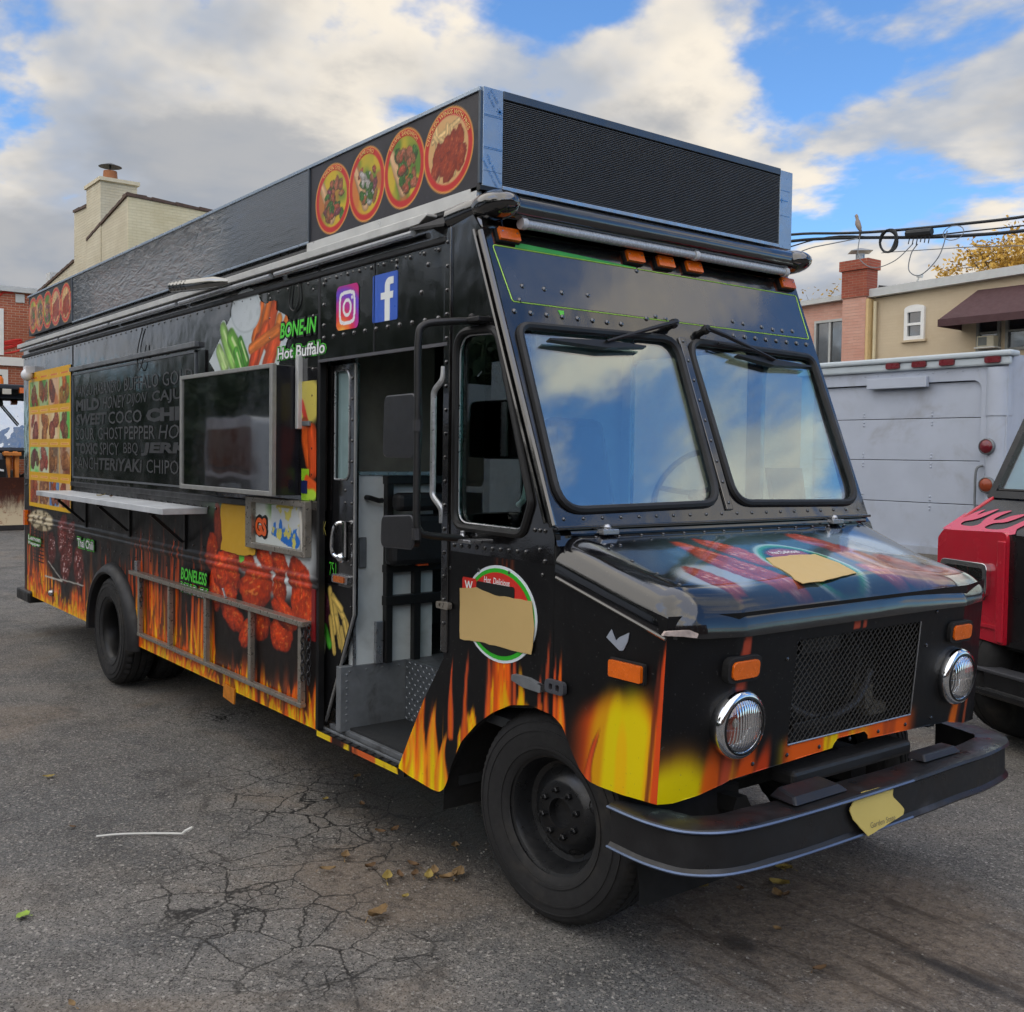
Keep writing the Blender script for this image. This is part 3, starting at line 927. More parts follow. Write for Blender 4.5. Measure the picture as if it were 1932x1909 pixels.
# unseen block and wall added behind the photographer to shade and darken reflections
bb = empty('added_building', (21, -8, 0), 'added long brown brick block behind the photographer, out of view', 'building')
DKB = brick_mat('brown_brick', lin(104, 76, 62), lin(90, 64, 52), lin(120, 108, 96), 0.24, 0.085, 0.012)
MB().box(20, 24, -30, 12, 0, 6.6).build('wall', DKB, bb)
F_ = Frame((20, 0, 0), (0, -1, 0), (0, 0, 1), (-1, 0, 0))
for j in range(2):
    for k in range(7):
        window(bb, F_, -9 + k * 5.2, -7.6 + k * 5.2, 1.4 + j * 2.9, 3.0 + j * 2.9, fw=0.09)
b2 = empty('added_wall', (-10, -17, 0), 'added long grey backing wall behind the photographer, out of view', 'wall')
MB().box(-60, 16, -15.4, -15, 0, 2.2).build('wall', brick_mat('grey_brick', lin(92, 88, 84), lin(80, 76, 72), lin(110, 106, 100), 0.4, 0.2, 0.012, axis='X'), b2)


# ================================================================ trees
def leaf_crown(name, parent, material, tips, n, size, spread, seed, flat=0.6):
    rg = random.Random(seed)
    V, Fc = [], []
    for k in range(n):
        c = Vector(rg.choice(tips)) + Vector((rg.gauss(0, spread), rg.gauss(0, spread), rg.gauss(0, spread * flat)))
        d = Vector((rg.gauss(0, 1), rg.gauss(0, 1), rg.gauss(0, 0.8))).normalized()
        e = d.cross(Vector((rg.gauss(0, 1), rg.gauss(0, 1), rg.gauss(0, 1)))).normalized()
        s_ = size * rg.uniform(0.6, 1.3)
        i = len(V)
        V += [c - d * s_, c + e * s_ * 0.45, c + d * s_, c - e * s_ * 0.45]
        Fc.append((i, i + 1, i + 2, i + 3))
    return mesh_obj(name, V, Fc, material, parent)


def tree(name, base, h, label, leafmat, seed, n_leaf=3500, size=0.09, spread=0.25, group=None, rx=1.6, rz=1.4, limbs=11):
    rg = random.Random(seed)
    t = empty(name, base, label, 'tree', group)
    mb = MB()
    tips = []
    B0 = Vector(base)
    top = B0 + Vector((rg.gauss(0, 0.1), rg.gauss(0, 0.1), h - rz * 1.75))
    mb.tube([B0, B0.lerp(top, 0.5) + Vector((0.06, -0.05, 0)), top], [h * 0.022, h * 0.018, h * 0.014], 8, caps=False)
    cz = B0 + Vector((0, 0, h - rz))
    for k in range(limbs):
        a = 2 * math.pi * (k + rg.random() * 0.7) / limbs
        e = Vector((math.cos(a) * rx * rg.uniform(0.35, 0.95), math.sin(a) * rx * rg.uniform(0.35, 0.95), rz * rg.uniform(-0.35, 0.95)))
        q = cz + e
        m_ = top.lerp(q, 0.5) + Vector((0, 0, -0.12 * rx))
        mb.tube([top, m_, q], [h * 0.009, h * 0.006, 0.008], 5, caps=False)
        for j in range(5):
            s_ = (m_ if j < 2 else top).lerp(q, rg.uniform(0.5, 1.0))
            w_ = s_ + Vector((rg.gauss(0, 1), rg.gauss(0, 1), rg.gauss(0.5, 0.7))) * rx * 0.26
            mb.tube([s_, s_.lerp(w_, 0.5) + Vector((0, 0, 0.02)), w_], [0.012, 0.009, 0.004], 4, caps=False)
            tips.append(tuple(w_))
            tips.append(tuple(s_.lerp(w_, 0.6)))
        tips.append(tuple(q))
    mb.build('trunk', mat('bark', lin(74, 64, 54), 0.9, var=0.3), t, smooth=True)
    leaf_crown('crown', t, leafmat, tips, n_leaf, size, spread, seed + 1)
    return t


AUT = mat('autumn_leaf', lin(186, 150, 66), 0.7, var=0.4, vscale=3)
DKG = mat('dark_leaf', lin(58, 74, 44), 0.7, var=0.4, vscale=3)
tree('autumn_tree', (-10.2, 24.6, 0), 7.35, 'yellowing tree behind the cream half of the row house', AUT, 4, 5200, 0.07, 0.20, 'trees beyond the row house', 1.7, 1.0)
tree('autumn_tree', (-7.6, 25.6, 0), 7.9, 'yellowing tree at the right edge behind the row house', AUT, 14, 5200, 0.07, 0.20, 'trees beyond the row house', 1.9, 1.2)
tree('autumn_tree', (-16.3, 24.8, 0), 6.85, 'sparse tree behind the pink half of the row house', AUT, 9, 900, 0.06, 0.2, 'trees beyond the row house', 1.2, 0.8)
hr_ = random.Random(77)
hv_ = [(hr_.uniform(-58, 3), -12.6 + hr_.gauss(0, 0.5), hr_.uniform(0.1, 4.6) + 1.6 * hr_.random() * hr_.random()) for _ in range(700)]
tag(leaf_crown('hedge', None, DKG, hv_, 22000, 0.28, 0.34, 5, 1.0), 'dark green hedge behind the photographer, raised to darken reflections', kind='stuff')  # unseen foliage, made tall to darken reflections in the truck side
proto = tree('yard_tree', (-13.0, -13.5, 0), 7.5, 'leafy tree on the yard edge behind the photographer', DKG, 31, 5200, 0.16, 0.5, 'trees on the yard edge behind the photographer', 2.4, 2.0)
for k, (x, y) in enumerate(((-20, -13.9), (-27, -13.2), (-6.5, -13.8), (1.0, -13.6))):
    c = copy_tree(proto)
    c.location = (x, y, 0)
    c.rotation_euler = (0, 0, k * 1.3 + 0.5)

# ================================================================ overhead cables
CBL = mat('cable_black', lin(26, 30, 34), 0.6)
CBLG = mat('cable_grey', lin(120, 124, 128), 0.6)


def cable(label, pts, r, m=CBL, name='overhead_cable', extra=None):
    A_ = np.array(pts)
    xs_ = np.linspace(A_[0, 0], A_[-1, 0], 160)
    o_ = np.argsort(A_[:, 0])
    yz = [np.interp(xs_, A_[o_, 0], A_[o_, k]) for k in (1, 2)]
    kern = np.ones(5) / 5
    yz = [np.convolve(np.pad(q, 2, 'edge'), kern, 'valid') for q in yz]
    mb = MB().tube(list(zip(xs_, *yz)), r, 6)
    o = mb.build(name, m, None, smooth=True)
    tag(o, label, 'cable', 'overhead cables above the row house')
    return o


cable('upper thick overhead cable rising to the right', [(-30, 13, 5.95), (-8.7, 13, 5.77), (-7.4, 13, 5.56), (-6.3, 13, 5.46), (-4.55, 13, 5.34), (8, 13, 5.6)], 0.024)
cable('lower thick overhead cable below the upper one', [(-30, 13.05, 5.75), (-8.7, 13.05, 5.66), (-7.4, 13.05, 5.50), (-6.0, 13.05, 5.28), (-4.54, 13.05, 5.14), (8, 13.05, 5.35)], 0.028)
cable('thin overhead cable twisted round the thick pair at left', [(-30, 13.1, 5.5), (-9.5, 13.1, 5.50), (-8.6, 13.1, 5.58), (-7.9, 13.1, 5.66), (-7.0, 13.1, 5.42), (-6.2, 13.1, 5.33), (-5.0, 13.1, 5.28), (-4.5, 13.1, 5.22), (8, 13.1, 5.5)], 0.012)
cable('thin grey overhead wire running level', [(-7.0, 13.15, 5.20), (-5.4, 13.15, 5.06), (-4.4, 13.15, 4.93), (8, 13.15, 4.4)], 0.007, CBLG)
cable('thin grey wire dropping to the left roof', [(-7.35, 13.0, 5.47), (-8.0, 12.6, 5.36), (-9.1, 12.0, 4.95), (-12, 10.4, 4.2)], 0.010, CBLG)
lp = MB()
for k in range(5):
    c0 = Vector((-6.76 + 0.012 * k, 12.95 - 0.01 * k, 5.32))
    lp.tube([c0 + Vector(((0.135 + 0.008 * k) * math.cos(t), 0.02 * math.sin(3 * t + k), (0.165 + 0.006 * k) * math.sin(t))) for t in np.linspace(0, 6.283, 25)[:-1]], 0.014, 5, closed=True)
tag(lp.build('cable_coil', CBL, None, smooth=True), 'black coil of spare cable hanging on the overhead line', 'cable')
lp = MB().tube([(-6.42, 12.95, 5.39), (-5.98, 12.95, 5.36)], 0.06, 8)
for k in range(6):
    lp.tube([(-6.36 + k * 0.07, 12.95, 5.34), (-6.38 + k * 0.07, 12.94, 5.22 - 0.02 * (k % 3))], 0.010, 4)
tag(lp.build('splice_box', CBL, None), 'black splice box clipped to the overhead line', 'cable box')
tag(MB().tube(smoothpath([(-7.32, 13, 5.50), (-7.30, 12.95, 5.15), (-7.02, 12.95, 4.93), (-6.62, 12.95, 4.99), (-6.30, 12.95, 5.22)], 8), 0.008, 5).build('wire_loop', CBLG, None, smooth=True), 'thin grey wire loop hanging below the bird', 'cable')
tag(MB().tube(smoothpath([(-5.72, 12.95, 5.33), (-5.85, 12.95, 4.95), (-6.15, 12.95, 4.70), (-6.36, 12.95, 4.80), (-6.33, 12.95, 5.06), (-6.22, 12.95, 5.20)], 8), 0.009, 5).build('wire_loop', CBLG, None, smooth=True), 'grey wire loop hanging below the splice box', 'cable')
tag(MB().tube([(-5.62 + 0.17 * math.cos(t), 12.95, 5.28 + 0.11 * math.sin(t)) for t in np.linspace(0, 6.283, 22)[:-1]], 0.007, 5, closed=True).build('wire_loop', CBLG, None, smooth=True), 'small round wire loop right of the splice box', 'cable')
# dove perched on the line
dv = empty('dove', (-7.33, 13.0, 5.58), 'small grey dove perched on the overhead line', 'bird')
V, Fc = [], []
rows = [(-0.02, -0.085, 0.012), (-0.005, -0.06, 0.030), (0.01, -0.02, 0.045), (0.03, 0.03, 0.050), (0.04, 0.085, 0.042), (0.045, 0.12, 0.028), (0.055, 0.145, 0.027), (0.062, 0.175, 0.030), (0.066, 0.20, 0.022), (0.068, 0.215, 0.006)]
seg = 10
for (ox, oz, rr_) in rows:
    for k in range(seg):
        a = 2 * math.pi * k / seg
        V.append((-7.33 - ox + rr_ * math.cos(a), 13.0 + rr_ * math.sin(a) * 0.9, 5.67 + oz))
for i in range(len(rows) - 1):
    for k in range(seg):
        Fc.append((i * seg + k, i * seg + (k + 1) % seg, (i + 1) * seg + (k + 1) % seg, (i + 1) * seg + k))
Fc += [tuple(range(seg))[::-1], tuple((len(rows) - 1) * seg + k for k in range(seg))]
mesh_obj('body', V, Fc, mat('dove_grey', lin(134, 122, 112), 0.8, var=0.2), dv, True, 60)
MB().hexa([(-7.32, 12.985, 5.60), (-7.29, 12.985, 5.60), (-7.29, 13.015, 5.60), (-7.32, 13.015, 5.60), (-7.335, 12.985, 5.47), (-7.320, 12.985, 5.47), (-7.320, 13.015, 5.47), (-7.335, 13.015, 5.47)]).build('tail', mat('dove_tail', lin(96, 88, 84), 0.8), dv)
MB().tube([(-7.42, 13.0, 5.862), (-7.445, 13.0, 5.855)], [0.006, 0.001], 5).build('beak', mat('beak', lin(50, 46, 44), 0.6), dv)
MB().tube([(-7.335, 12.99, 5.60), (-7.335, 12.99, 5.57)], 0.005, 4).tube([(-7.335, 13.01, 5.60), (-7.335, 13.01, 5.57)], 0.005, 4).build('foot', mat('bird_foot', lin(150, 80, 70), 0.7), dv)
# ================================================================ the food truck
BW = 1.922                                   # body width, y = 0 is the serving side, x grows towards the nose
BLACK = paint_mat('black_body_paint', lin(10, 10, 12), 0.10, 0.0012, 4.0, coat=1.0, coat_ior=1.8, dust=0.10)
BLACKM = mat('satin_black', lin(20, 20, 21), 0.42, bump=0.0004, bscale=120)
RUBBER = mat('rubber', lin(24, 24, 25), 0.75, var=0.2, bump=0.0005, bscale=150)
GASKET = mat('gasket_rubber', lin(17, 17, 18), 0.5, var=0.2)
ALU = mat('aluminium', lin(178, 180, 184), 0.32, 0.9, var=0.12, vscale=14, rvar=0.15, bump=0.0003, bscale=70)
STEEL = mat('brushed_steel', lin(150, 144, 134), 0.35, 0.6, var=0.18, vscale=20, rvar=0.15)
GREYSTEEL = mat('worn_grey_steel', lin(118, 122, 126), 0.55, 0.35, var=0.25, vscale=9, dirt=(lin(70, 68, 64), 0.5, 0.75, 0.7), dscale=7)
CHROME = mat('chrome', lin(225, 228, 232), 0.06, 1.0, var=0.05, rvar=0.04)
DARK = mat('dark_underside', lin(14, 14, 14), 0.85, var=0.3)
AMBER = mat('amber_lens', lin(226, 104, 14), 0.22, coat=0.5, var=0.10, vscale=30, bump=0.0008, bscale=220)
WHITEP = mat('white_cab_paint', lin(205, 212, 214), 0.45, var=0.08, dirt=(lin(140, 142, 140), 0.5, 0.8, 0.5))
GLASSW = glass_mat('windscreen_glass', (0.72, 0.90, 0.90), 0.26, 1.6)
GLASSS = glass_mat('side_glass', (0.80, 0.94, 0.91), 0.03, 1.5)
PRINT = print_mat('printed_wrap')
PRINTG = print_mat('printed_wrap_gloss', 0.16, 0.7, 0.5)
GREEN = mat('green_letter_vinyl', lin(82, 210, 60), 0.4, var=0.05)
WHITEV = mat('white_letter_vinyl', lin(232, 236, 234), 0.4, var=0.04)
BLACKV = mat('black_letter_vinyl', lin(13, 15, 14), 0.4, var=0.1)
TAN = mat('tan_redaction', lin(196, 167, 110), 0.6, var=0.02)  # flat redaction blocks, built as thin patches
OCHRE = mat('ochre_redaction', lin(198, 153, 36), 0.6, var=0.02)

truck = empty('food_truck', (-3.0, BW / 2, 0.0), 'black step van food truck covered in flame and chicken wing prints', 'food truck')
T_ = truck


def part(name, mb, m, parent=None, **k):
    return mb.build(name, m, parent or T_, **k)


def rivets(name, pts, r=0.010, axis=(0, -1, 0), parent=None, m=None):
    mb = MB()
    for p in pts:
        mb.lathe([(r, -0.001), (r * 0.9, r * 0.35), (r * 0.5, r * 0.62), (0.0005, r * 0.7)], p, axis, 7)
    o = part(name, mb, m or BLACK, parent, smooth=True)
    o['kind'] = 'stuff'
    return o


def line(p, q, n):
    p, q = Vector(p), Vector(q)
    return [p.lerp(q, i / (n - 1)) for i in range(n)]


def smooth_interp(x, xp, yp, w=0.045):
    xd = np.linspace(xp[0] - 0.2, xp[-1] + 0.2, 2000)
    yd = np.interp(xd, xp, yp)
    k = max(3, int(w / (xd[1] - xd[0])))
    ker = np.hanning(k)
    yd = np.convolve(np.pad(yd, k, 'edge'), ker / ker.sum(), 'same')[k:-k]
    return np.interp(x, xd, yd)


YEL, ORA = (238, 204, 0), (240, 104, 12)


def flames(cv, x0, x1, z0, h, seed, dens=1.0, w=(0.018, 0.05), alpha=1.0, tall=1.0, zf=None, gate=0.36):
    rg = random.Random(seed)
    L = x1 - x0
    for layer in range(4):
        n = int(L * (6, 9, 13, 13)[layer] * dens)
        for k in range(n):
            x = x0 + L * rg.random()
            gn = float(vnoise(np.array([x * 3.1 + seed]), np.array([0.3]), seed)[0])
            grp = 0.35 + 1.25 * gn
            if layer < 3 and gn < gate * (0.7 + 0.3 * layer):
                continue
            zz = zf(x) if zf else z0
            hh = h * grp * (1.7, 1.45, 1.15, 0.62)[layer] * rg.uniform(0.55, 1.15) * tall
            ww = rg.uniform(*w) * (1.0, 0.95, 0.9, 0.95)[layer]
            cols = (((150, 66, 30), (104, 48, 28), (40, 22, 17)), (ORA, (214, 80, 18), (80, 28, 14)),
                    ((242, 194, 6), ORA, (190, 62, 18)), ((240, 214, 0), (244, 184, 4), (236, 104, 14)))[layer]
            cv.flame(x, zz - 0.01, hh, ww, rg.uniform(-0.05, 0.05) * hh * 2, rg.random() * 6, cols, alpha * rg.uniform(0.7, 1.0),
                     rg.uniform(0.06, 0.30))


def chicken(cv, lst, base=(226, 70, 18), hi=(255, 176, 84), dark=(78, 16, 10), gloss=0.55, seed=1, freq=7):
    for i, (cx, cz, rx, rz, ang) in enumerate(lst):
        f = 0.85 + 0.3 * ((i * 37 % 10) / 10)
        b = tuple(min(255, c * f) for c in base)
        cv.piece(cx, cz, rx, rz, ang, b, hi, dark, seed + i * 3, gloss, freq)


# ---------------------------------------------------------------- serving side, lower: printed wrap
xs = [-7.57]
while xs[-1] < -1.472:
    xs.append(xs[-1] + 0.007 + 0.022 * min(1, max(0, (-1.47 - xs[-1]) / 6.1)))
xs[-1] = -1.472
zs = np.arange(0.356, 1.4601, 0.006)
X, Z = np.meshgrid(np.array(xs), zs, indexing='ij')
cv = Canvas(X, Z, (11, 10, 11))
# smoky brown glow of tall flames behind
cv.lay(0.60 * sstep(0.62, 0.36, Z + 0.10 * (fbm(X * 3, Z * 2, 2) - 0.5) * 2), (176, 70, 12))
flames(cv, -5.5, -2.9, 0.50, 0.55, 31, 0.9, (0.03, 0.06), 0.34)
flames(cv, -7.5, -1.5, 0.356, 0.46, 3, 1.15, (0.022, 0.048), 1.0)
flames(cv, -7.5, -1.5, 0.340, 0.22, 5, 1.1, (0.03, 0.06), 1.0, gate=0.0)
cv.C *= (0.78 + 0.44 * fbm(X * 42, Z * 5 + X * 3, 13, 3))[..., None]
# dark photo ground behind the food, then the boneless pile
cv.ellipse(-2.15, 0.90, 0.78, 0.36, (22, 15, 14), 0.25)
cv.ellipse(-2.0, 1.22, 0.5, 0.25, (198, 204, 206), 0.2)
cv.ellipse(-2.45, 1.42, 0.5, 0.10, (74, 110, 74), 0.5)
cv.piece(-2.76, 1.30, 0.075, 0.15, 0.2, (150, 58, 34), (210, 120, 80), (60, 20, 16), 77, 0.2)
chicken(cv, [(-2.87, 1.13, 0.09, 0.12, -0.2), (-2.80, 0.93, 0.11, 0.14, 0.1), (-2.60, 1.12, 0.16, 0.07, 0.1), (-2.36, 1.13, 0.14, 0.06, -0.1),
             (-2.10, 1.16, 0.12, 0.06, -0.25), (-1.92, 1.15, 0.11, 0.07, -0.5), (-2.55, 1.02, 0.12, 0.10, 0.3), (-2.72, 1.04, 0.12, 0.12, 0.2),
             (-2.62, 0.88, 0.14, 0.09, 0.1), (-1.70, 1.10, 0.13, 0.09, -0.5), (-1.92, 1.02, 0.10, 0.08, 0.9), (-1.65, 1.00, 0.16, 0.12, 1.2),
             (-1.60, 0.90, 0.12, 0.11, 0.4), (-1.93, 0.92, 0.09, 0.07, 1.4), (-2.55, 0.79, 0.17, 0.08, -0.2), (-2.36, 0.72, 0.11, 0.07, 0.7),
             (-2.16, 0.80, 0.12, 0.10, 0.2), (-1.90, 0.78, 0.14, 0.10, 0.1), (-1.86, 0.89, 0.17, 0.07, -0.3), (-2.23, 0.985, 0.225, 0.135, 0.35)],
        seed=4, freq=8)
for k in range(26):                           # parsley
    a = k * 2.4
    cv.stroke(-2.42, 1.145, -2.42 + 0.035 * math.cos(a), 1.145 + 0.03 * math.sin(a), 0.006, 0.004, (96, 190, 60))
# glazed wings at the rear
cv.ellipse(-6.15, 0.86, 0.68, 0.30, (18, 14, 14), 0.2)
chicken(cv, [(-6.58, 0.86, 0.16, 0.14, 1.3), (-6.2, 1.0, 0.22, 0.16, 0.8), (-6.15, 0.76, 0.17, 0.15, 1.4), (-5.95, 1.04, 0.16, 0.09, 0.5),
             (-5.74, 0.80, 0.17, 0.15, 1.4), (-6.0, 0.86, 0.12, 0.1, 1.0), (-5.72, 0.70, 0.13, 0.06, 1.3)],
        (120, 34, 26), (236, 214, 214), (34, 9, 10), 0.85, 60, 14)
cv.ellipse(-6.95, 1.09, 0.44, 0.095, (196, 182, 150), 0.12)
cv.lay(sstep(0.52, 0.6, fbm(X * 14, Z * 20, 8)) * (((X + 6.95) / 0.44) ** 2 + ((Z - 1.09) / 0.095) ** 2 < 1), (92, 78, 52))
cv.stroke(-6.70, 0.74, -6.27, 0.62, 0.006, 0.006, (170, 168, 160))
cv.stroke(-6.27, 0.62, -5.60, 0.638, 0.006, 0.006, (170, 168, 160))
cv.stroke(-6.80, 0.597, -6.24, 0.609, 0.008, 0.008, (190, 186, 176))
for k in range(9):
    cv.rect(-7.24, -6.86, 0.70 + 0.035 * k, 0.712 + 0.035 * k, (6, 6, 6))
AXR, AZR = -4.78, 0.37
keep = ((X[:-1, :-1] - AXR) ** 2 + (Z[:-1, :-1] - AZR) ** 2 > 0.475 ** 2)
ROLL = np.where((Z > 1.045) & (Z < 1.125), 0.010 * np.abs(np.sin((Z - 1.045) / 0.08 * 2 * math.pi)), 0)
ROLL += 0.0025 * (fbm(X * 1.3, Z * 2.2, 12) - 0.5)
sheet('side_wrap_panel', SIDE.arr(X, Z, ROLL), cv.linear(), PRINT, T_, keep)
# plain upper wall
wall_up = MB().plate([(-7.57, 1.455), (-1.472, 1.455), (-1.472, 2.70), (-7.57, 2.70)], F=SIDE, c0=-0.04, c1=0.002)
part('side_wall_panel', wall_up, BLACK)
part('panel_seam', MB().box(-1.492, -1.466, 0.36, 2.68, -0.03, 0.006, SIDE), BLACKM, bevel=0.003)
part('panel_seam', MB().box(-5.895, -5.865, 1.46, 2.62, 0.0, 0.005, SIDE), BLACKM, bevel=0.003)

# ---------------------------------------------------------------- rest of the box
part('roof', MB().box(-7.57, -0.16, 0.0, BW, 2.70, 2.772), BLACKM, bevel=0.02)
part('rear_wall', MB().box(-7.60, -7.56, 0.0, BW, 0.36, 2.70), BLACK, bevel=0.01)
FQW = rpoly([(-0.285, 1.452), (0.160, 1.448), (0.212, 1.566), (-0.012, 2.225), (-0.285, 2.235)], [0.07, 0.05, 0.05, 0.09, 0.09], 6)
far = MB().plate([(-7.57, 0.36), (0.30, 0.36), (0.30, 1.48), (-0.13, 2.62), (-0.20, 2.70), (-7.57, 2.70)],
                 [rrect(-1.24, -0.38, 1.30, 2.30, 0.06), FQW], Frame((0, BW, 0), (1, 0, 0), (0, 0, 1), (0, 1, 0)), -0.03, 0.0)
part('driver_side_wall', far, BLACK)
for _w in (rrect(-1.24, -0.38, 1.30, 2.30, 0.06), FQW):
    part('driver_window', MB().plate(_w, F=Frame((0, BW - 0.015, 0), (1, 0, 0), (0, 0, 1), (0, 1, 0)), c0=-0.004, c1=0.0), GLASSS)
und = MB().box(-7.4, -1.34, 0.12, BW - 0.12, 0.44, 0.70).box(-1.4, 0.2, 0.55, BW - 0.12, 0.42, 0.66).box(-7.5, 0.7, 0.50, 0.60, 0.42, 0.55).box(-7.5, 0.7, 1.3, 1.4, 0.42, 0.55)
part('chassis', und, DARK)
part('side_skirt_inner', MB().box(-7.5, -5.35, 0.05, 0.07, 0.37, 0.8), DARK)
part('side_skirt_inner', MB().box(-4.2, -1.5, 0.05, 0.07, 0.37, 0.8), DARK)

# drip rail, awning channel and LED tubes along the roof edge
part('awning_rail', MB().plate([(-7.60, 2.690), (-0.50, 2.690), (-0.44, 2.715), (-0.44, 2.726), (-7.60, 2.726)], F=SIDE, c0=0.0, c1=0.055), mat('pale_rail', lin(206, 206, 202), 0.4, 0.35, var=0.15, vscale=8), bevel=0.003)
part('rail_end_cap', MB().hexa([(-0.50, -0.10, 2.655), (-0.36, -0.02, 2.665), (-0.36, 0.0, 2.69), (-0.50, 0.0, 2.69),
                                (-0.50, -0.10, 2.665), (-0.36, -0.02, 2.675), (-0.36, 0.0, 2.71), (-0.50, 0.0, 2.71)]), BLACKM)
part('drip_rail', MB().box(-7.6, -0.36, 2.60, 2.628, 0.0, 0.016, SIDE), BLACKM, bevel=0.006)
TUBE = mat('led_tube_plastic', lin(150, 154, 158), 0.3, var=0.08, coat=0.3)
for k in range(5):
    a0 = -7.5 + k * 1.4
    part('light_tube', MB().tube([(a0, -0.042, 2.664), (a0 + 1.34, -0.042, 2.664)], 0.014, 8), TUBE, smooth=True)
rv = line((-7.5, 0, 2.585), (-0.45, 0, 2.585), 62) + line((-7.5, -0.002, 1.40), (-2.8, -0.002, 1.40), 40)
rivets('rivet_row', rv + line((-1.55, 0, 1.5), (-1.55, 0, 2.55), 9) + line((-2.05, 0, 2.35), (-2.05, 0, 2.56), 3))
rivets('rivet_row', [(x, -0.004, z) for x in np.linspace(-7.3, -3.0, 28) for z in (1.155, 0.985)], 0.006)

# ---------------------------------------------------------------- header above the door
part('door_header', MB().plate([(-1.466, 2.19), (-0.355, 2.19), (-0.355, 2.70), (-1.466, 2.70)], F=SIDE, c0=-0.05, c1=0.004), BLACK)
part('header_drip_edge', MB().box(-1.47, -0.34, 2.183, 2.197, 0.0, 0.014, SIDE), mat('worn_edge_paint', lin(96, 96, 100), 0.35, 0.3))
part('header_seam', MB().box(-0.945, -0.937, 2.2, 2.6, 0.0, 0.0065, SIDE), BLACKM)
rivets('rivet_row', line((-1.43, -0.004, 2.30), (-0.42, -0.004, 2.30), 11) + line((-1.41, -0.004, 2.58), (-0.42, -0.004, 2.58), 10) +
       line((-1.43, -0.004, 2.36), (-1.43, -0.004, 2.56), 3) + [(-0.75, -0.004, 2.555), (-0.5, -0.004, 2.53), (-0.55, -0.004, 2.42)], 0.012)
# two social media stickers
A, B = grid(-1.303, -1.083, 2.318, 2.530, 0.004)
c_ = Canvas(A, B, (200, 40, 130))
ta, tb = (A + 1.303) / 0.22, (B - 2.318) / 0.212
g = np.clip(1 - np.hypot(ta - 0.28, tb + 0.08) / 1.15, 0, 1)
for lo, col in ((0.0, (110, 70, 200)), (0.22, (190, 50, 150)), (0.42, (222, 50, 80)), (0.58, (240, 120, 50)), (0.78, (250, 205, 90))):
    c_.lay(sstep(lo, lo + 0.18, g), col)
cxm, czm = -1.193, 2.424
rr = np.maximum(np.abs(A - cxm), np.abs(B - czm))
sq = (np.abs(A - cxm) / 0.078) ** 5 + (np.abs(B - czm) / 0.078) ** 5
c_.lay(((sq < 1) & ((np.abs(A - cxm) / 0.062) ** 5 + (np.abs(B - czm) / 0.062) ** 5 > 1)).astype(float), (235, 235, 238))
d_ = np.hypot(A - cxm, B - czm)
c_.lay(((d_ < 0.043) & (d_ > 0.028)).astype(float), (235, 235, 238))
c_.lay((np.hypot(A - cxm - 0.046, B - czm - 0.044) < 0.009).astype(float), (235, 235, 238))
kp = ((np.abs(A[:-1, :-1] - cxm) / 0.109) ** 7 + (np.abs(B[:-1, :-1] - czm) / 0.105) ** 7) < 1
tag(sheet('camera_sticker', SIDE.arr(A, B, 0.0065), c_.linear(), PRINT, T_, kp), 'pink and orange rounded camera app sticker')
fb = part('blue_sticker', MB().plate(rrect(-0.955, -0.741, 2.328, 2.540, 0.012), F=SIDE, c0=0.004, c1=0.0065), mat('blue_sticker_vinyl', lin(58, 98, 196), 0.35, var=0.06))
fpoly = [(-0.845, 2.328), (-0.845, 2.425), (-0.880, 2.425), (-0.880, 2.455), (-0.845, 2.455), (-0.845, 2.482)]
fpoly += [(-0.845 + 0.042 * (1 - math.cos(t)), 2.482 + 0.036 * math.sin(t)) for t in np.linspace(0.2, math.pi / 2, 7)]
fpoly += [(-0.772, 2.518), (-0.772, 2.487), (-0.797, 2.487), (-0.803, 2.482), (-0.803, 2.455), (-0.774, 2.455), (-0.778, 2.425), (-0.803, 2.425), (-0.803, 2.328)]
part('white_letter', MB().plate(fpoly, F=SIDE, c0=0.0065, c1=0.0085), WHITEV, fb)

# ---------------------------------------------------------------- cab side with quarter window
qw = rpoly([(-0.285, 1.452), (0.160, 1.448), (0.212, 1.566), (-0.012, 2.225), (-0.285, 2.235)], [0.07, 0.05, 0.05, 0.09, 0.09], 6)
cab = MB().plate([(-0.355, 1.345), (0.342, 1.345), (0.342, 1.45), (0.322, 1.497), (-0.135, 2.625), (-0.20, 2.70), (-0.355, 2.70)], [qw], SIDE, -0.03, 0.001)
part('cab_side_panel', cab, BLACK)
part('quarter_window', MB().plate(qw, F=SIDE, c0=-0.018, c1=-0.014), GLASSS)
part('window_gasket', MB().tube([SIDE(a, b, 0.004) for a, b in qw], 0.016, 8, closed=True), GASKET, smooth=True)
inner = [(p[0] * 0.93 - 0.003, 1.84 + (p[1] - 1.84) * 0.955) for p in qw]
part('window_trim', MB().tube([SIDE(a, b, -0.004) for a, b in inner], 0.004, 6, closed=True), ALU, smooth=True)
part('door_post', MB().box(-0.372, -0.325, 0.93, 2.66, -0.05, 0.010, SIDE), BLACK, bevel=0.004)
rivets('rivet_row', line((-0.348, -0.011, 1.05), (-0.348, -0.011, 2.60), 17) + line((-0.29, -0.002, 1.375), (0.18, -0.002, 1.385), 10) +
       line((0.23, -0.002, 1.47), (0.29, -0.002, 1.47), 3) + line((-0.31, -0.002, 1.28), (0.28, -0.002, 1.31), 4) + [(0.26, -0.002, 1.40), (0.29, -0.002, 1.36)], 0.009)
part('pillar_trim', MB().tube([(0.335, -0.004, 1.49), (0.10, -0.004, 2.06), (-0.128, -0.004, 2.61)], 0.014, 8), BLACK, smooth=True)
part('rain_gutter', MB().tube([(0.300, -0.010, 1.50), (0.06, -0.010, 2.07), (-0.165, -0.010, 2.62)], 0.008, 6), BLACK, smooth=True)

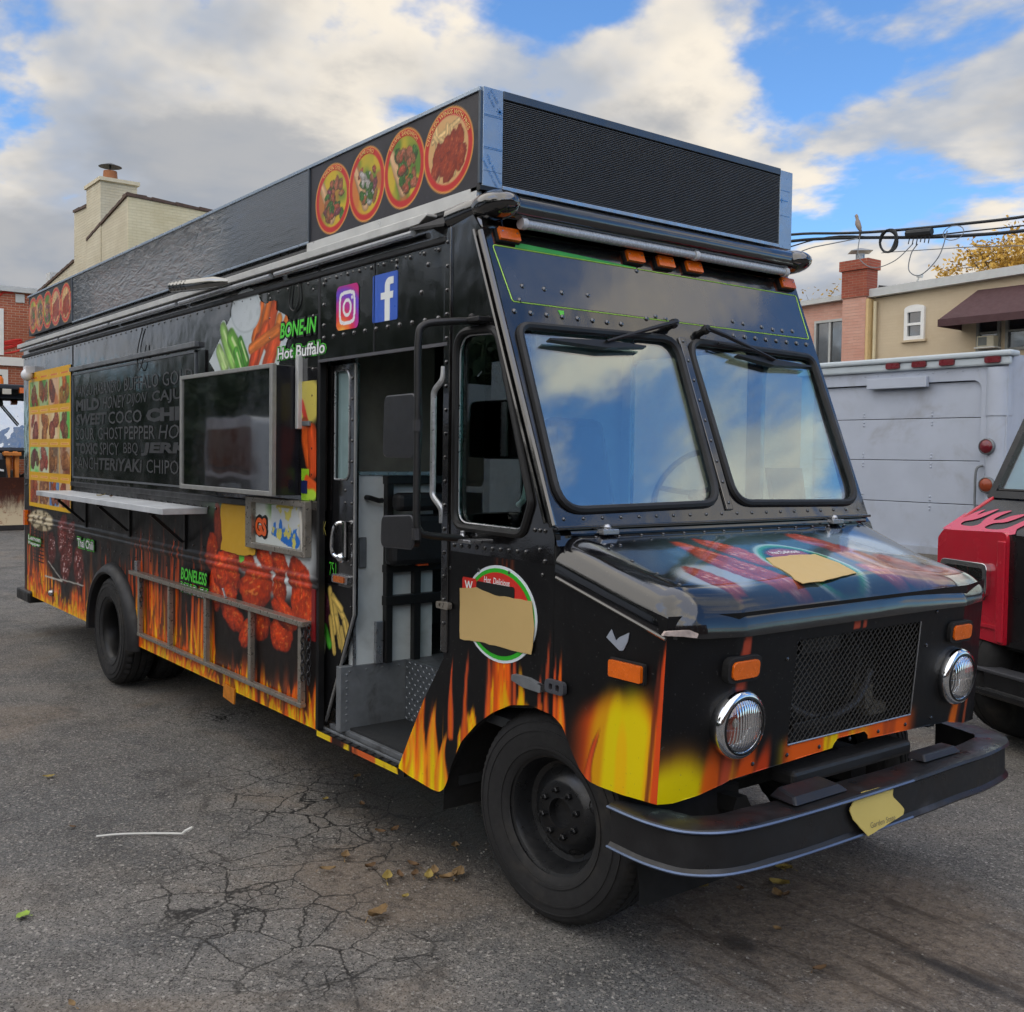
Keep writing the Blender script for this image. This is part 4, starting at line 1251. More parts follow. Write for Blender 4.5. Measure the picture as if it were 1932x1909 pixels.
# lower cab side and fender: printed wrap with a curved wheel arch
ax = np.unique(np.concatenate([np.linspace(-0.70, 0.345, 120), np.linspace(-0.42, -0.26, 40)]))
zb = smooth_interp(ax, [-0.70, -0.62, -0.43, -0.38, -0.345, -0.32, -0.30, -0.226, -0.12, -0.014, 0.10, 0.214, 0.345],
               [0.360, 0.348, 0.336, 0.340, 0.360, 0.40, 0.457, 0.584, 0.680, 0.748, 0.80, 0.822, 0.812])
zt = np.interp(ax, [-0.70, -0.505, -0.356, -0.355, 0.345], [0.372, 0.700, 0.905, 1.35, 1.35])
tt = np.linspace(0, 1, 130)
X = ax[:, None] + 0 * tt[None]
Z = zb[:, None] + (zt - zb)[:, None] * tt[None]
cv = Canvas(X, Z, (11, 11, 13))
flames(cv, -0.70, 0.345, 0.34, 0.52, 41, 1.3, (0.02, 0.045), 1.0, 1.0, zf=lambda x: float(np.interp(x, ax, zb)) * 0.75 + 0.08)
for x, h, w in ((-0.60, 0.24, 0.05), (-0.52, 0.32, 0.05), (-0.43, 0.42, 0.055), (-0.36, 0.30, 0.05)):
    cv.flame(x, 0.33, h, w, 0.03, x * 9, (YEL, (238, 150, 30), ORA))
cv.C *= (0.84 + 0.32 * fbm(X * 40, Z * 5 + X * 3, 23, 3))[..., None]
for x, zt_ in ((-0.30, 0.86), (-0.20, 0.89), (-0.05, 0.93), (0.12, 0.95), (0.27, 0.9), (0.31, 1.0)):
    cv.flame(x, 0.60, (zt_ - 0.6) * 1.35, 0.022, 0.01, x * 11, (ORA, (214, 84, 40), (120, 44, 30)), 0.9)
sheet('front_wrap_panel', SIDE.arr(X, Z, 0.002 + 0.002 * (fbm(X * 2, Z * 2, 4) - 0.5)), cv.linear(), PRINT, T_)
part('cab_inner_skirt', MB().plate([(-0.66, 0.40), (-0.45, 0.36), (-0.36, 0.40), (-0.22, 0.60), (0.0, 0.77), (0.33, 0.83), (0.33, 1.3), (-0.34, 1.3), (-0.36, 0.90), (-0.5, 0.70)],
                                   F=SIDE, c0=-0.03, c1=-0.012), DARK)

# nose side
ax = np.linspace(0.347, 0.872, 90)
zb = smooth_interp(ax, [0.345, 0.40, 0.456, 0.50, 0.542, 0.60, 0.713, 0.872], [0.812, 0.785, 0.702, 0.650, 0.624, 0.620, 0.621, 0.632])
zt = np.interp(ax, [0.345, 0.872], [1.345, 1.235])
X = ax[:, None] + 0 * tt[None]
Z = zb[:, None] + (zt - zb)[:, None] * tt[None]
cv = Canvas(X, Z, (11, 11, 13))
def glow(cv, cx, hw, ztop, soft, col, al=1.0, lean=0.0, zref=0.62):
    """soft vertical flame body: centre, half width, fading top"""
    d = np.abs(cv.X - cx - lean * (cv.Y - zref)) / hw
    top = ztop - 0.10 * (d ** 2) + 0.03 * (fbm(cv.X * 14, cv.Y * 3, 5) - 0.5)
    cv.lay(sstep(1.25, 0.55, d) * sstep(top + soft, top - soft, cv.Y) * al, col)


for cx, hw, zt_, so, col, al, ln in ((0.70, 0.25, 0.93, 0.06, (214, 78, 20), 0.95, 0.05), (0.62, 0.10, 0.94, 0.07, (214, 160, 8), 0.9, 0.10), (0.80, 0.08, 0.96, 0.10, (238, 110, 20), 0.9, 0.0),
                                     (0.74, 0.095, 0.97, 0.08, (226, 208, 0), 0.95, 0.03), (0.645, 0.045, 0.93, 0.06, (224, 204, 0), 0.95, 0.08), (0.70, 0.03, 0.86, 0.05, (240, 180, 8), 0.7, 0.0),
                                     (0.835, 0.030, 0.84, 0.10, (244, 170, 14), 0.8, 0.0), (0.855, 0.018, 1.16, 0.05, (220, 76, 28), 0.95, 0.04), (0.825, 0.010, 1.10, 0.06, (110, 44, 30), 0.8, 0.05)):
    glow(cv, cx, hw, zt_, so, col, al, ln)
for x, z0, h, w, l, c3 in ((0.36, 0.70, 0.36, 0.016, 0.0, (ORA, (226, 90, 40), (130, 46, 30))), (0.395, 0.68, 0.40, 0.026, -0.01, ((240, 160, 40), ORA, (150, 56, 30))), (0.535, 0.54, 0.30, 0.030, 0.05, ((222, 96, 34), (206, 74, 34), (110, 40, 26)))):
    cv.flame(x, z0, h, w, l, x * 7, c3, 1.0, 0.3)
sheet('nose_side_wrap', SIDE.arr(0.347 + (X - 0.347) * (0.898 - 0.055 * (1.117 - Z) - 0.347) / (0.872 - 0.347), Z, 0.002 + 0.003 * (fbm(X * 3, Z * 3, 9) - 0.5)), cv.linear(), PRINT, T_)
part('hood_seam', MB().box(0.338, 0.351, 0.83, 1.46, -0.02, 0.0, SIDE), DARK)

# round logo with its covered lettering
lg = MB().plate(circle(0.022, 1.135, 0.232, 48, 0.186), F=SIDE, c0=0.001, c1=0.0045)
logo = part('logo_disc', lg, mat('logo_white', lin(216, 226, 232), 0.4, var=0.03))
tag(logo, 'round white, green and red sticker with a covered middle')
part('logo_ring', MB().plate(circle(0.022, 1.135, 0.219, 48, 0.175), F=SIDE, c0=0.0045, c1=0.0058), mat('logo_green', lin(48, 176, 40), 0.4, var=0.05), logo)
part('logo_centre', MB().plate(circle(0.022, 1.135, 0.200, 48, 0.159), F=SIDE, c0=0.0058, c1=0.0070), mat('logo_dark', lin(20, 24, 22), 0.4), logo)
arc = [(0.022 + 0.200 * math.cos(t), 1.135 + 0.159 * math.sin(t)) for t in np.linspace(0.12, math.pi - 0.12, 24)]
part('logo_banner', MB().plate(arc, F=SIDE, c0=0.0070, c1=0.0082), mat('logo_red', lin(206, 44, 34), 0.4, var=0.05), logo)
lettering('logo_lettering', 'Hot  Delicious', WHITEV, logo, SIDE, -0.072, 0.092, 1.246, 1.272, 0.0090, 0.012, 0.15)
lettering('logo_lettering', 'W', WHITEV, logo, SIDE, -0.200, -0.145, 1.205, 1.243, 0.0105, 0.03)
part('logo_banner', MB().plate(rrect(-0.218, -0.125, 1.19, 1.255, 0.01), F=SIDE, c0=0.0070, c1=0.0088), MATS['logo_red'], logo)
part('logo_banner', MB().plate(rrect(-0.122, 0.123, 1.203, 1.248, 0.012), F=SIDE, c0=0.0082, c1=0.0094), MATS['logo_dark'], logo)
edge_r = random.Random(3)


def ragged(pts, amp=0.004, step=0.03):
    out = []
    for i in range(len(pts)):
        p, q = Vector(pts[i]), Vector(pts[(i + 1) % len(pts)])
        n = max(1, int((q - p).length / step))
        for k in range(n):
            w = p.lerp(q, k / n)
            out.append((w.x + edge_r.uniform(-amp, amp), w.y + edge_r.uniform(-amp, amp)))
    return out


tag(part('redaction_patch', MB().plate(ragged([(-0.232, 1.207), (-0.118, 1.222), (0.0, 1.205), (0.12, 1.208), (0.227, 1.210), (0.246, 1.108), (0.231, 1.014), (0.108, 1.010), (-0.095, 1.012), (-0.229, 1.002)], 0.002),
                                   F=SIDE, c0=0.0095, c1=0.0112), TAN), 'plain tan redaction patch over the round logo')
tag(part('redaction_patch', MB().plate(ragged([(-2.668, 1.473), (-2.30, 1.468), (-2.30, 1.241), (-2.20, 1.203), (-2.21, 1.174), (-2.39, 1.156), (-2.698, 1.167), (-2.671, 1.23), (-2.70, 1.4)], 0.004),
                                   F=SIDE, c0=0.0125, c1=0.015), OCHRE), 'plain ochre redaction patch beside the small hatch')

# ---------------------------------------------------------------- nose: front sheet with grille opening
yb = np.unique(np.concatenate([np.linspace(-0.001, BW + 0.001, 200), [0.580, 1.342, 0.858, 1.068]]))
zfr = np.unique(np.concatenate([np.linspace(0, 1, 80)]))
ZB = np.interp(yb, [0.0, 0.06, 0.16, 0.29, 0.857, 0.858, 0.880, 1.046, 1.068, 1.0681, 1.63, 1.80, BW], [0.632, 0.628, 0.640, 0.672, 0.690, 0.705, 0.722, 0.722, 0.705, 0.690, 0.672, 0.636, 0.630])
zg = np.unique(np.concatenate([np.linspace(0.625, 1.24, 86), [0.744, 1.117]]))
Yg, Zg = np.meshgrid(yb, zg, indexing='ij')
Zg = np.maximum(Zg, ZB[:, None])
XF = np.interp(Yg, [0.0, 0.03, 0.26, BW - 0.26, BW - 0.03, BW], [0.898, 0.908, 0.962, 0.962, 0.908, 0.898]) - np.interp(Yg, [0.0, 0.26, BW - 0.26, BW], [0.055, 0.095, 0.095, 0.055]) * (1.117 - Zg)
cv = Canvas(Yg, Zg, (11, 11, 13))
for cy, hw, zt_, so, col, al, ln in ((0.04, 0.17, 0.80, 0.08, (150, 96, 34), 0.9, 0.1), (0.05, 0.15, 0.76, 0.06, (222, 204, 0), 0.95, 0.2), (0.205, 0.045, 0.80, 0.10, (222, 92, 20), 0.9, 0.05),
                                     (0.255, 0.018, 0.95, 0.10, (120, 50, 30), 0.8, 0.0), (0.29, 0.040, 0.78, 0.08, (244, 184, 8), 0.95, 0.0), (0.36, 0.055, 0.80, 0.08, (232, 88, 18), 0.95, 0.1), (0.44, 0.045, 0.76, 0.06, (214, 68, 20), 0.9, 0.2),
                                     (0.262, 0.026, 1.19, 0.03, (186, 74, 48), 0.95, 0.10), (0.305, 0.012, 1.02, 0.10, (150, 62, 42), 0.7, 0.05),
                                     (1.665, 0.042, 0.86, 0.08, (240, 112, 18), 0.95, 0.22), (1.72, 0.016, 0.86, 0.06, (110, 44, 28), 0.7, 0.2), (1.80, 0.016, 0.80, 0.06, (176, 78, 40), 0.85, 0.15)):
    glow(cv, cy, hw, zt_, so, col, al, ln)
base_ = sstep(0.50, 0.62, Yg) * sstep(1.42, 1.30, Yg) * sstep(0.80, 0.735, Zg)
nn = fbm(Yg * 11, Zg * 2.2, 6)
cv.lay(base_, np.array((232, 96, 18)) / 255 + (np.array((246, 204, 0)) - np.array((232, 96, 18))) / 255 * (sstep(0.45, 0.60, nn) * sstep(1.12, 0.95, Yg))[..., None])
cv.lay(base_ * sstep(0.62, 0.75, nn) * 0.6, (150, 60, 30))
glow(cv, 0.845, 0.030, 0.735, 0.03, (232, 206, 22), 0.95, 0.1)
for y0, y1 in ((0.905, 0.945), (0.960, 0.982)):
    cv.rect(y0, y1, 1.125, 1.20, (176, 72, 48))
hole = (Yg[:-1, :-1] >= 0.5799) & (Yg[:-1, :-1] < 1.3419) & (Zg[:-1, :-1] >= 0.7439) & (Zg[:-1, :-1] < 1.1169)
sheet('nose_front_wrap', np.stack([XF, Yg, Zg], -1), cv.linear(), PRINT, T_, ~hole)
GF = Frame((0.962, 0, 1.117), (0, 1, 0), (0.0946, 0, 0.9955), (0.9955, 0, -0.0946))       # a = y, b = up from -0.373 to 0
gr = MB()
n_c, n_r = 26, 25
wdt, hgt = 0.762 / n_c, 0.373 / n_r
for j in range(n_r + 1):
    for i in range(n_c + 1):
        a, b = 0.580 + i * wdt, -0.373 + j * hgt
        # each strand of the expanded metal: two slanted ribbons per cell
        for s_ in (1, -1):
            if j < n_r:
                near_, far_ = (a, a + wdt) if s_ > 0 else (a + wdt, a)
                a0_, a1_ = (near_, a + wdt / 2) if j % 2 == 0 else (a + wdt / 2, near_)
                if max(a0_, a1_) > 1.343:
                    continue
                t = 0.0015
                P = [GF(a0_ - t, b, -0.006), GF(a0_ + t, b, -0.006), GF(a1_ + t, b + hgt, -0.006), GF(a1_ - t, b + hgt, -0.006),
                     GF(a0_ - t, b, -0.003), GF(a0_ + t, b, -0.003), GF(a1_ + t, b + hgt, -0.003), GF(a1_ - t, b + hgt, -0.003)]
                gr.hexa(P)
grille = part('grille_mesh', gr, mat('grille_metal', lin(74, 73, 71), 0.5, 0.3, var=0.15))
grille['kind'] = 'stuff'
part('grille_edge', MB().tube([GF(0.580, -0.373, 0.002), GF(1.342, -0.373, 0.002), GF(1.342, 0, 0.002)], 0.0035, 6), ALU)
rad = MB().box(0.70, 0.74, 0.40, 1.52, 0.66, 1.17).box(0.70, 0.90, 0.35, 0.40, 0.66, 1.17).box(0.70, 0.90, 1.52, 1.57, 0.66, 1.17)
part('radiator', rad, mat('radiator_black', lin(26, 26, 26), 0.7, var=0.3, bump=0.002, bscale=160))
part('fan_shroud', MB().tube([(0.80, 0.92 + 0.26 * math.cos(t), 0.93 + 0.19 * math.sin(t)) for t in np.linspace(0, 6.283, 33)[:-1]], 0.012, 6, closed=True), BLACKM, smooth=True)
part('coolant_hose', MB().tube(smoothpath([(0.83, 0.60, 1.02), (0.85, 0.68, 0.86), (0.86, 0.88, 0.785), (0.86, 1.08, 0.82), (0.84, 1.20, 0.92)]), 0.014, 8), mat('hose', lin(58, 58, 60), 0.5), smooth=True)
part('horn_bracket', MB().box(0.86, 0.89, 0.70, 0.93, 1.04, 1.10), BLACKM, bevel=0.004)
part('horn_bracket', MB().box(0.86, 0.89, 0.66, 0.90, 0.77, 0.80), BLACKM, bevel=0.004)
part('mud_crust', MB().box(0.80, 0.86, 1.14, 1.19, 0.78, 0.87).box(0.80, 0.86, 1.17, 1.28, 0.75, 0.79), mat('mud', lin(92, 88, 78), 0.9, bump=0.01, bscale=60))
rivets('rivet_row', [GF(a, b, 0.001) for a, b in [(y, 0.055) for y in np.linspace(0.30, 1.62, 11)] + [(y, -0.41) for y in np.linspace(0.4, 1.5, 7)] + [(1.40, -0.1), (1.45, 0.03), (0.53, -0.06), (1.70, 0.05)]], 0.008, (1, 0, 0))

# headlamps, turn lamps
LENS = bpy.data.materials.new('sealed_beam_glass')
LENS.use_nodes = True
T = NT(LENS.node_tree)
T.n.clear()
gp = T.new('ShaderNodeSeparateXYZ', None, Vector=T.new('ShaderNodeTexCoord').outputs['Object'])
flute = T.m('ADD', T.m('ABSOLUTE', T.m('SINE', T.m('MULTIPLY', gp.outputs[1], 260.0))), T.m('MULTIPLY', T.m('GREATER_THAN', T.m('FRACT', T.m('MULTIPLY', gp.outputs[2], 22.0)), 0.5), 0.8))
bn = T.new('ShaderNodeBump', None, Strength=1.0, Distance=0.0010, Height=flute)
lw = T.new('ShaderNodeLayerWeight', None, Blend=0.35)
gl = T.new('ShaderNodeBsdfGlossy', None, Color=(1, 1, 1), Roughness=0.05)
tr = T.new('ShaderNodeBsdfTransparent', None, Color=(0.86, 0.88, 0.88))
df = T.new('ShaderNodeBsdfTranslucent', None, Color=(0.7, 0.72, 0.72))
T.set(gl.inputs['Normal'], bn.outputs[0])
T.set(lw.inputs['Normal'], bn.outputs[0])
m1 = T.n.new('ShaderNodeMixShader')
m1.inputs[0].default_value = 0.14
T.l.new(tr.outputs[0], m1.inputs[1])
T.l.new(df.outputs[0], m1.inputs[2])
m2 = T.n.new('ShaderNodeMixShader')
T.set(m2.inputs[0], T.m('ADD', T.m('MULTIPLY', lw.outputs['Fresnel'], 0.9), 0.10, clamp=True))
T.l.new(m1.outputs[0], m2.inputs[1])
T.l.new(gl.outputs[0], m2.inputs[2])
mo = T.n.new('ShaderNodeOutputMaterial')
T.l.new(m2.outputs[0], mo.inputs[0])
for i, y in enumerate((0.289, BW - 0.289)):
    x0 = 0.925
    h = part('headlight', MB().lathe([(0.098, -0.03), (0.110, 0.0), (0.116, 0.02), (0.116, 0.038), (0.108, 0.052), (0.098, 0.054), (0.092, 0.046)], (x0, y, 0.868), (1, 0, -0.05), 40), CHROME, smooth=True, ang=50)
    h['label'] = 'round chrome headlamp next to the red truck' if i else 'round chrome headlamp above the bumper curve'
    part('reflector', MB().lathe([(0.093, 0.044), (0.085, 0.022), (0.066, 0.000), (0.040, -0.014), (0.016, -0.020), (0.001, -0.020)], (x0, y, 0.868), (1, 0, -0.05), 32), mat('reflector_bowl', lin(216, 220, 222), 0.10, 1.0, var=0.12, vscale=30), h, smooth=True)
    part('bulb_shield', MB().ball((x0 + 0.012, y, 0.868), 0.016, 10, 6), mat('bulb_glass', lin(190, 186, 176), 0.2, 0.4), h, smooth=True)
    part('lens', MB().lathe([(0.0945, 0.044), (0.085, 0.056), (0.065, 0.066), (0.04, 0.072), (0.001, 0.075)], (x0, y, 0.868), (1, 0, -0.05), 32), LENS, h, smooth=True)
    part('lens_rim', MB().lathe([(0.096, 0.050), (0.0985, 0.056), (0.093, 0.058), (0.091, 0.052)], (x0, y, 0.868), (1, 0, -0.05), 32), BLACKM, h, smooth=True)
    yy = 0.293 if i == 0 else BW - 0.293
    FF = Frame((0.957, yy, 1.053), (0, 1, 0), (0.09, 0, 0.995), (0.995, 0, -0.09))
    t = part('turn_lamp', MB().plate(rrect(-0.082, 0.082, -0.043, 0.043, 0.03), F=FF, c0=-0.03, c1=0.016), RUBBER, smooth=True, bevel=0.005)
    t['label'] = 'amber turn lamp beside the grille, red truck side' if i else 'amber turn lamp above the near headlamp'
    part('lens', MB().plate(rrect(-0.066, 0.066, -0.030, 0.030, 0.022), F=FF, c0=0.0, c1=0.024), AMBER, t, bevel=0.004)
mk = part('side_marker', MB().plate(rrect(0.652, 0.816, 1.006, 1.074, 0.008), F=SIDE, c0=0.0, c1=0.014), RUBBER, bevel=0.003)
part('lens', MB().plate(rrect(0.658, 0.810, 1.012, 1.068, 0.008), F=SIDE, c0=0.004, c1=0.026), AMBER, mk, bevel=0.006)
part('torn_sticker', MB().plate([(0.626, 1.135), (0.650, 1.165), (0.672, 1.130), (0.690, 1.145), (0.735, 1.166), (0.728, 1.135), (0.708, 1.103), (0.690, 1.100)], F=SIDE, c0=0.003, c1=0.0055), mat('bare_metal_patch', lin(168, 176, 190), 0.4, 0.3, var=0.2))

# ---------------------------------------------------------------- hood lid: rounded, sloping, printed on top
hx0, hx1, hy0, hy1, hr = 0.352, 0.985, -0.006, BW + 0.006, 0.12


def hood_sheet():
    # strip parametrised by arc: left lip, top, right lip and front lip
    us = [('l', t) for t in np.linspace(-0.142, -hr, 3)[:-1]] + [('la', t) for t in np.linspace(0, math.pi / 2, 10)] + \
         [('t', t) for t in np.linspace(hy0 + hr, hy1 - hr, 150)[1:-1]] + [('ra', t) for t in np.linspace(math.pi / 2, 0, 10)] + [('r', t) for t in np.linspace(-hr, -0.142, 3)[1:]]
    vs = [('t', t) for t in np.linspace(hx0, hx1 - hr, 60)] + [('fa', t) for t in np.linspace(0, math.pi / 2, 11)[1:]] + [('f', t) for t in np.linspace(-hr, -0.128, 3)[1:]]
    P = np.zeros((len(us), len(vs), 3))
    for i, (ku, u) in enumerate(us):
        for j, (kv, v) in enumerate(vs):
            # direction components
            if ku == 't':
                ny, cy_ = 0.0, u
            else:
                side = -1 if ku in ('l', 'la') else 1
                cy_ = hy0 + hr if side < 0 else hy1 - hr
                ny = side * (math.cos(u) if ku in ('la', 'ra') else 1.0)
            eu = 0.0 if ku in ('l', 'r') else (math.sin(u) if ku in ('la', 'ra') else 1.0)
            if kv == 't':
                nx, cx_ = 0.0, v
                ev = 1.0
            else:
                cx_ = hx1 - hr
                nx = math.sin(v) if kv == 'fa' else 1.0
                ev = math.cos(v) if kv == 'fa' else 0.0
            d = Vector((nx * max(eu, 0.0) if kv != 't' else 0.0, ny * (ev if kv != 't' else 1.0), eu * ev))
            if kv != 't' and ku != 't':
                # blend for a ball corner
                th = math.acos(max(-1, min(1, eu * ev)))
                hv = Vector((nx, ny, 0))
                hv = hv.normalized() if hv.length > 1e-6 else Vector((0, 0, 0))
                d = Vector((hv.x * math.sin(th), hv.y * math.sin(th), math.cos(th)))
            z = -hr + d.z * hr
            if ku in ('l', 'r'):
                z = u
            if kv == 'f':
                z = min(z, v)
            q = Vector((cx_ + d.x * hr, cy_ + d.y * hr, z))
            q.x -= 0.038 * max(0, abs(q.y - BW / 2) / (BW / 2) - 0.70) / 0.30 * max(0, (q.x - 0.5) / 0.48)
            sag = 0.048 * float(sstep(1.15, 1.86, q.y)) * min(1.0, max(0.0, (q.x - 0.35) / 0.3)) * min(1.0, max(0.0, (q.z + 0.14) / 0.14))
            P[i, j] = (q.x, q.y, 1.455 - 0.262 * (q.x - 0.352) + q.z - sag)
    return P


HP = hood_sheet()
HX, HY = HP[..., 0], HP[..., 1]
cv = Canvas(HX, HY, (15, 15, 18))
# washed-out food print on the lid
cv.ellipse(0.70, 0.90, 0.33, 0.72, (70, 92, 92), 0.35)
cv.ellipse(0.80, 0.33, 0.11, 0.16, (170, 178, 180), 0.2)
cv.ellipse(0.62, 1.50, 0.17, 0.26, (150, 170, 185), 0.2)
chicken(cv, [(0.82, 0.30, 0.12, 0.06, 0.15), (0.62, 0.52, 0.16, 0.06, 0.35), (0.74, 0.50, 0.20, 0.07, 0.2), (0.80, 0.58, 0.18, 0.06, 0.3), (0.56, 0.66, 0.13, 0.06, 0.5), (0.66, 0.68, 0.13, 0.06, 0.4),
             (0.90, 0.60, 0.12, 0.05, 0.5), (0.55, 1.22, 0.12, 0.07, 0.6), (0.66, 1.30, 0.14, 0.08, 0.7), (0.76, 1.28, 0.15, 0.08, 0.6), (0.86, 1.34, 0.12, 0.09, 0.7), (0.88, 1.20, 0.10, 0.07, 0.6),
             (0.90, 1.50, 0.08, 0.12, 0.2), (0.86, 1.68, 0.08, 0.12, 0.1), (0.78, 1.50, 0.12, 0.10, 0.5)], (212, 104, 76), (250, 214, 196), (120, 44, 36), 0.7, 90, 9)
cv.ellipse(0.77, 0.90, 0.225, 0.20, (200, 226, 214), 0.03, -0.15)
cv.ellipse(0.77, 0.90, 0.21, 0.187, (58, 160, 100), 0.03, -0.15)
cv.ellipse(0.77, 0.90, 0.19, 0.168, (30, 60, 60), 0.03, -0.15)
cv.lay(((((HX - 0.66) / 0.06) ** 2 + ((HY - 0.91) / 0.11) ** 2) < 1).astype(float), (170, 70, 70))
nj = 61
fd = np.clip((np.arange(cv.C.shape[1]) - (nj - 2)) / 8.0, 0, 1)[None, :, None]
cv.C += (np.array((13, 13, 16)) / 255.0 - cv.C) * fd
cv.C[:3] = cv.C[-3:] = np.array((15, 15, 18)) / 255.0
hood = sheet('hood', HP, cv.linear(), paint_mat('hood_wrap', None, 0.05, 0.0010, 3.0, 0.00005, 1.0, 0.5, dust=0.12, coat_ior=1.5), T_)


def hood_z(x):
    return 1.455 - 0.262 * (x - 0.352)


HF = Frame((0.352, 0, 1.455), (0, 1, 0), (-0.9673, 0, 0.2534), (0.2534, 0, 0.9673))        # a = y, b = -(distance down the lid)
k_ = 1 / 0.9673
tag(part('redaction_patch', MB().plate(ragged([(y, -(x - 0.352) * k_) for y, x in ((0.746, 0.683), (0.90, 0.678), (1.041, 0.685), (1.06, 0.78), (1.024, 0.886), (0.88, 0.905), (0.763, 0.925), (0.647, 0.925), (0.65, 0.89), (0.679, 0.853), (0.70, 0.76))], 0.003),
                                   F=HF, c0=0.0005, c1=0.003), TAN), 'plain tan redaction patch on the hood picture')
lettering('logo_lettering', 'Hot Delicious', WHITEV, hood, HF, 0.83, 0.99, -(0.655 - 0.352) * k_, -(0.625 - 0.352) * k_, 0.002, 0.01)
part('hood_lip', MB().tube([(0.36, -0.006, 1.310)] + [(x, -0.006, hood_z(x) - 0.143) for x in (0.5, 0.7, 0.90)], 0.006, 6), BLACK, smooth=True)
part('hood_inner', MB().box(0.36, 0.86, 0.02, BW - 0.02, 1.20, 1.24), DARK)
hin = MB()
hin.tube([(0.352, 0.06, 1.462), (0.352, BW - 0.06, 1.462)], 0.011, 8)
part('hood_hinge', hin, BLACK, smooth=True)
for y in (0.235, 1.62):
    part('hood_hinge_bracket', MB().box(0.33, 0.385, y - 0.04, y + 0.04, 1.455, 1.475).ball((0.36, y, 1.477), 0.018, 8, 5), ALU, bevel=0.003)
part('cowl', MB().hexa([(0.30, 0.0, 1.42), (0.36, 0.0, 1.42), (0.36, BW, 1.42), (0.30, BW, 1.42), (0.30, 0.0, 1.50), (0.345, 0.0, 1.455), (0.345, BW, 1.455), (0.30, BW, 1.50)]), BLACK)
part('cowl_ledge', MB().box(0.318, 0.352, 0.004, BW - 0.004, 1.476, 1.488), BLACK, bevel=0.003)
rivets('rivet_row', [(0.352 + 0.03, y, hood_z(0.382) + 0.0005) for y in np.linspace(0.16, 1.78, 15)], 0.008, (0.23, 0, 0.97))
rivets('rivet_row', [(0.47, y, hood_z(0.47)) for y in (0.16, 0.2)] + [(x, 0.115, hood_z(x)) for x in (0.5, 0.62, 0.74, 0.84)], 0.008, (0.23, 0, 0.97))
part('peeled_paint', MB().plate([(-0.04, 1.186), (0.03, 1.180), (0.085, 1.172), (0.09, 1.186), (0.06, 1.198), (-0.03, 1.199)], F=Frame((0.925, 0.0, 0), (0.25, 0.968, 0), (0, 0, 1), (0.968, -0.25, 0)), c0=-0.004, c1=0.008), mat('peeled_primer', lin(176, 160, 152), 0.7, var=0.35, vscale=30))
# front latch strap on the fender
lt = part('fender_latch', MB().plate(rpoly([(0.128, 0.902), (0.20, 0.888), (0.30, 0.886), (0.30, 0.912), (0.22, 0.926), (0.13, 0.925)], 0.006), F=SIDE, c0=0.0, c1=0.024), GREYSTEEL, bevel=0.004)
part('latch_strap', MB().box(0.28, 0.345, 0.895, 0.917, 0.01, 0.02, SIDE), RUBBER, lt)
part('latch_loop', MB().plate(rrect(0.325, 0.428, 0.897, 0.945, 0.018), [rrect(0.348, 0.368, 0.908, 0.932, 0.008), rrect(0.385, 0.405, 0.908, 0.932, 0.008)], SIDE, 0.006, 0.024), mat('grey_rubber', lin(66, 68, 74), 0.6), lt, bevel=0.003)
part('door_catch', MB().plate(rrect(-0.377, -0.290, 1.112, 1.140, 0.01), [circle(-0.35, 1.126, 0.007, 10)], SIDE, 0.008, 0.03), STEEL, bevel=0.002)
# ---------------------------------------------------------------- windscreen panel
WF = Frame((0.333, 0, 1.479), (0, 1, 0), (-0.370, 0, 0.929), (0.929, 0, 0.370))


def wb(z):
    return (z - 1.479) / 0.929


w1 = rpoly([(0.050, wb(1.541)), (0.908, wb(1.553)), (0.925, wb(2.250)), (0.056, wb(2.236))], [0.11, 0.10, 0.09, 0.06], 6)
w2 = [(BW - a, b) for a, b in reversed(w1)]
part('windscreen_panel', MB().plate([(0.0, 0.0), (BW, 0.0), (BW, 1.235), (0.0, 1.235)], [w1, w2], WF, -0.03, 0.0), BLACK)
for i, w in enumerate((w1, w2)):
    g = part('windscreen', MB().plate(w, F=WF, c0=-0.016, c1=-0.010), GLASSW)
    g['label'] = 'right hand windscreen pane reflecting clouds' if i else 'left hand windscreen pane reflecting blue sky and cloud'
    part('window_gasket', MB().tube([WF(a, b, 0.004) for a, b in w], 0.017, 8, closed=True), GASKET, g, smooth=True)
part('centre_post', MB().box(0.940, 0.982, 0.05, 0.84, 0.0, 0.010, WF), BLACK, bevel=0.004)
rivets('rivet_row', [WF(0.961, b, 0.010) for b in np.linspace(0.08, 0.82, 9)] + [WF(a, wb(1.513), 0.0) for a in np.linspace(0.06, 1.86, 20)], 0.008, (0.93, 0, 0.37))
rivets('rivet_row', [WF(a, wb(2.292), 0.0) for a in np.linspace(0.06, 0.62, 8)] + [WF(a, wb(2.30), 0.0) for a in np.linspace(1.25, 1.86, 9)] +
       [WF(a, wb(z), 0.0) for a, z in ((0.13, 2.40), (0.24, 2.40), (0.33, 2.395), (0.47, 2.40), (0.78, 2.33), (0.84, 2.345), (0.9, 2.34), (0.97, 2.335), (1.35, 2.37), (1.42, 2.365), (1.55, 2.36), (1.63, 2.355), (1.70, 2.355), (1.78, 2.36), (0.80, 2.545), (0.10, 2.34))],
       0.012, (0.93, 0, 0.37))
LIME = mat('lime_pinstripe', lin(176, 226, 96), 0.5, var=0.1)
pin = rpoly([(0.028, wb(2.556)), (0.062, wb(2.332)), (1.895, wb(2.330)), (1.900, wb(2.552))], 0.012, 3)
part('pinstripe', MB().tube([WF(a, b, 0.001) for a, b in pin], 0.0026, 4, closed=True), LIME)
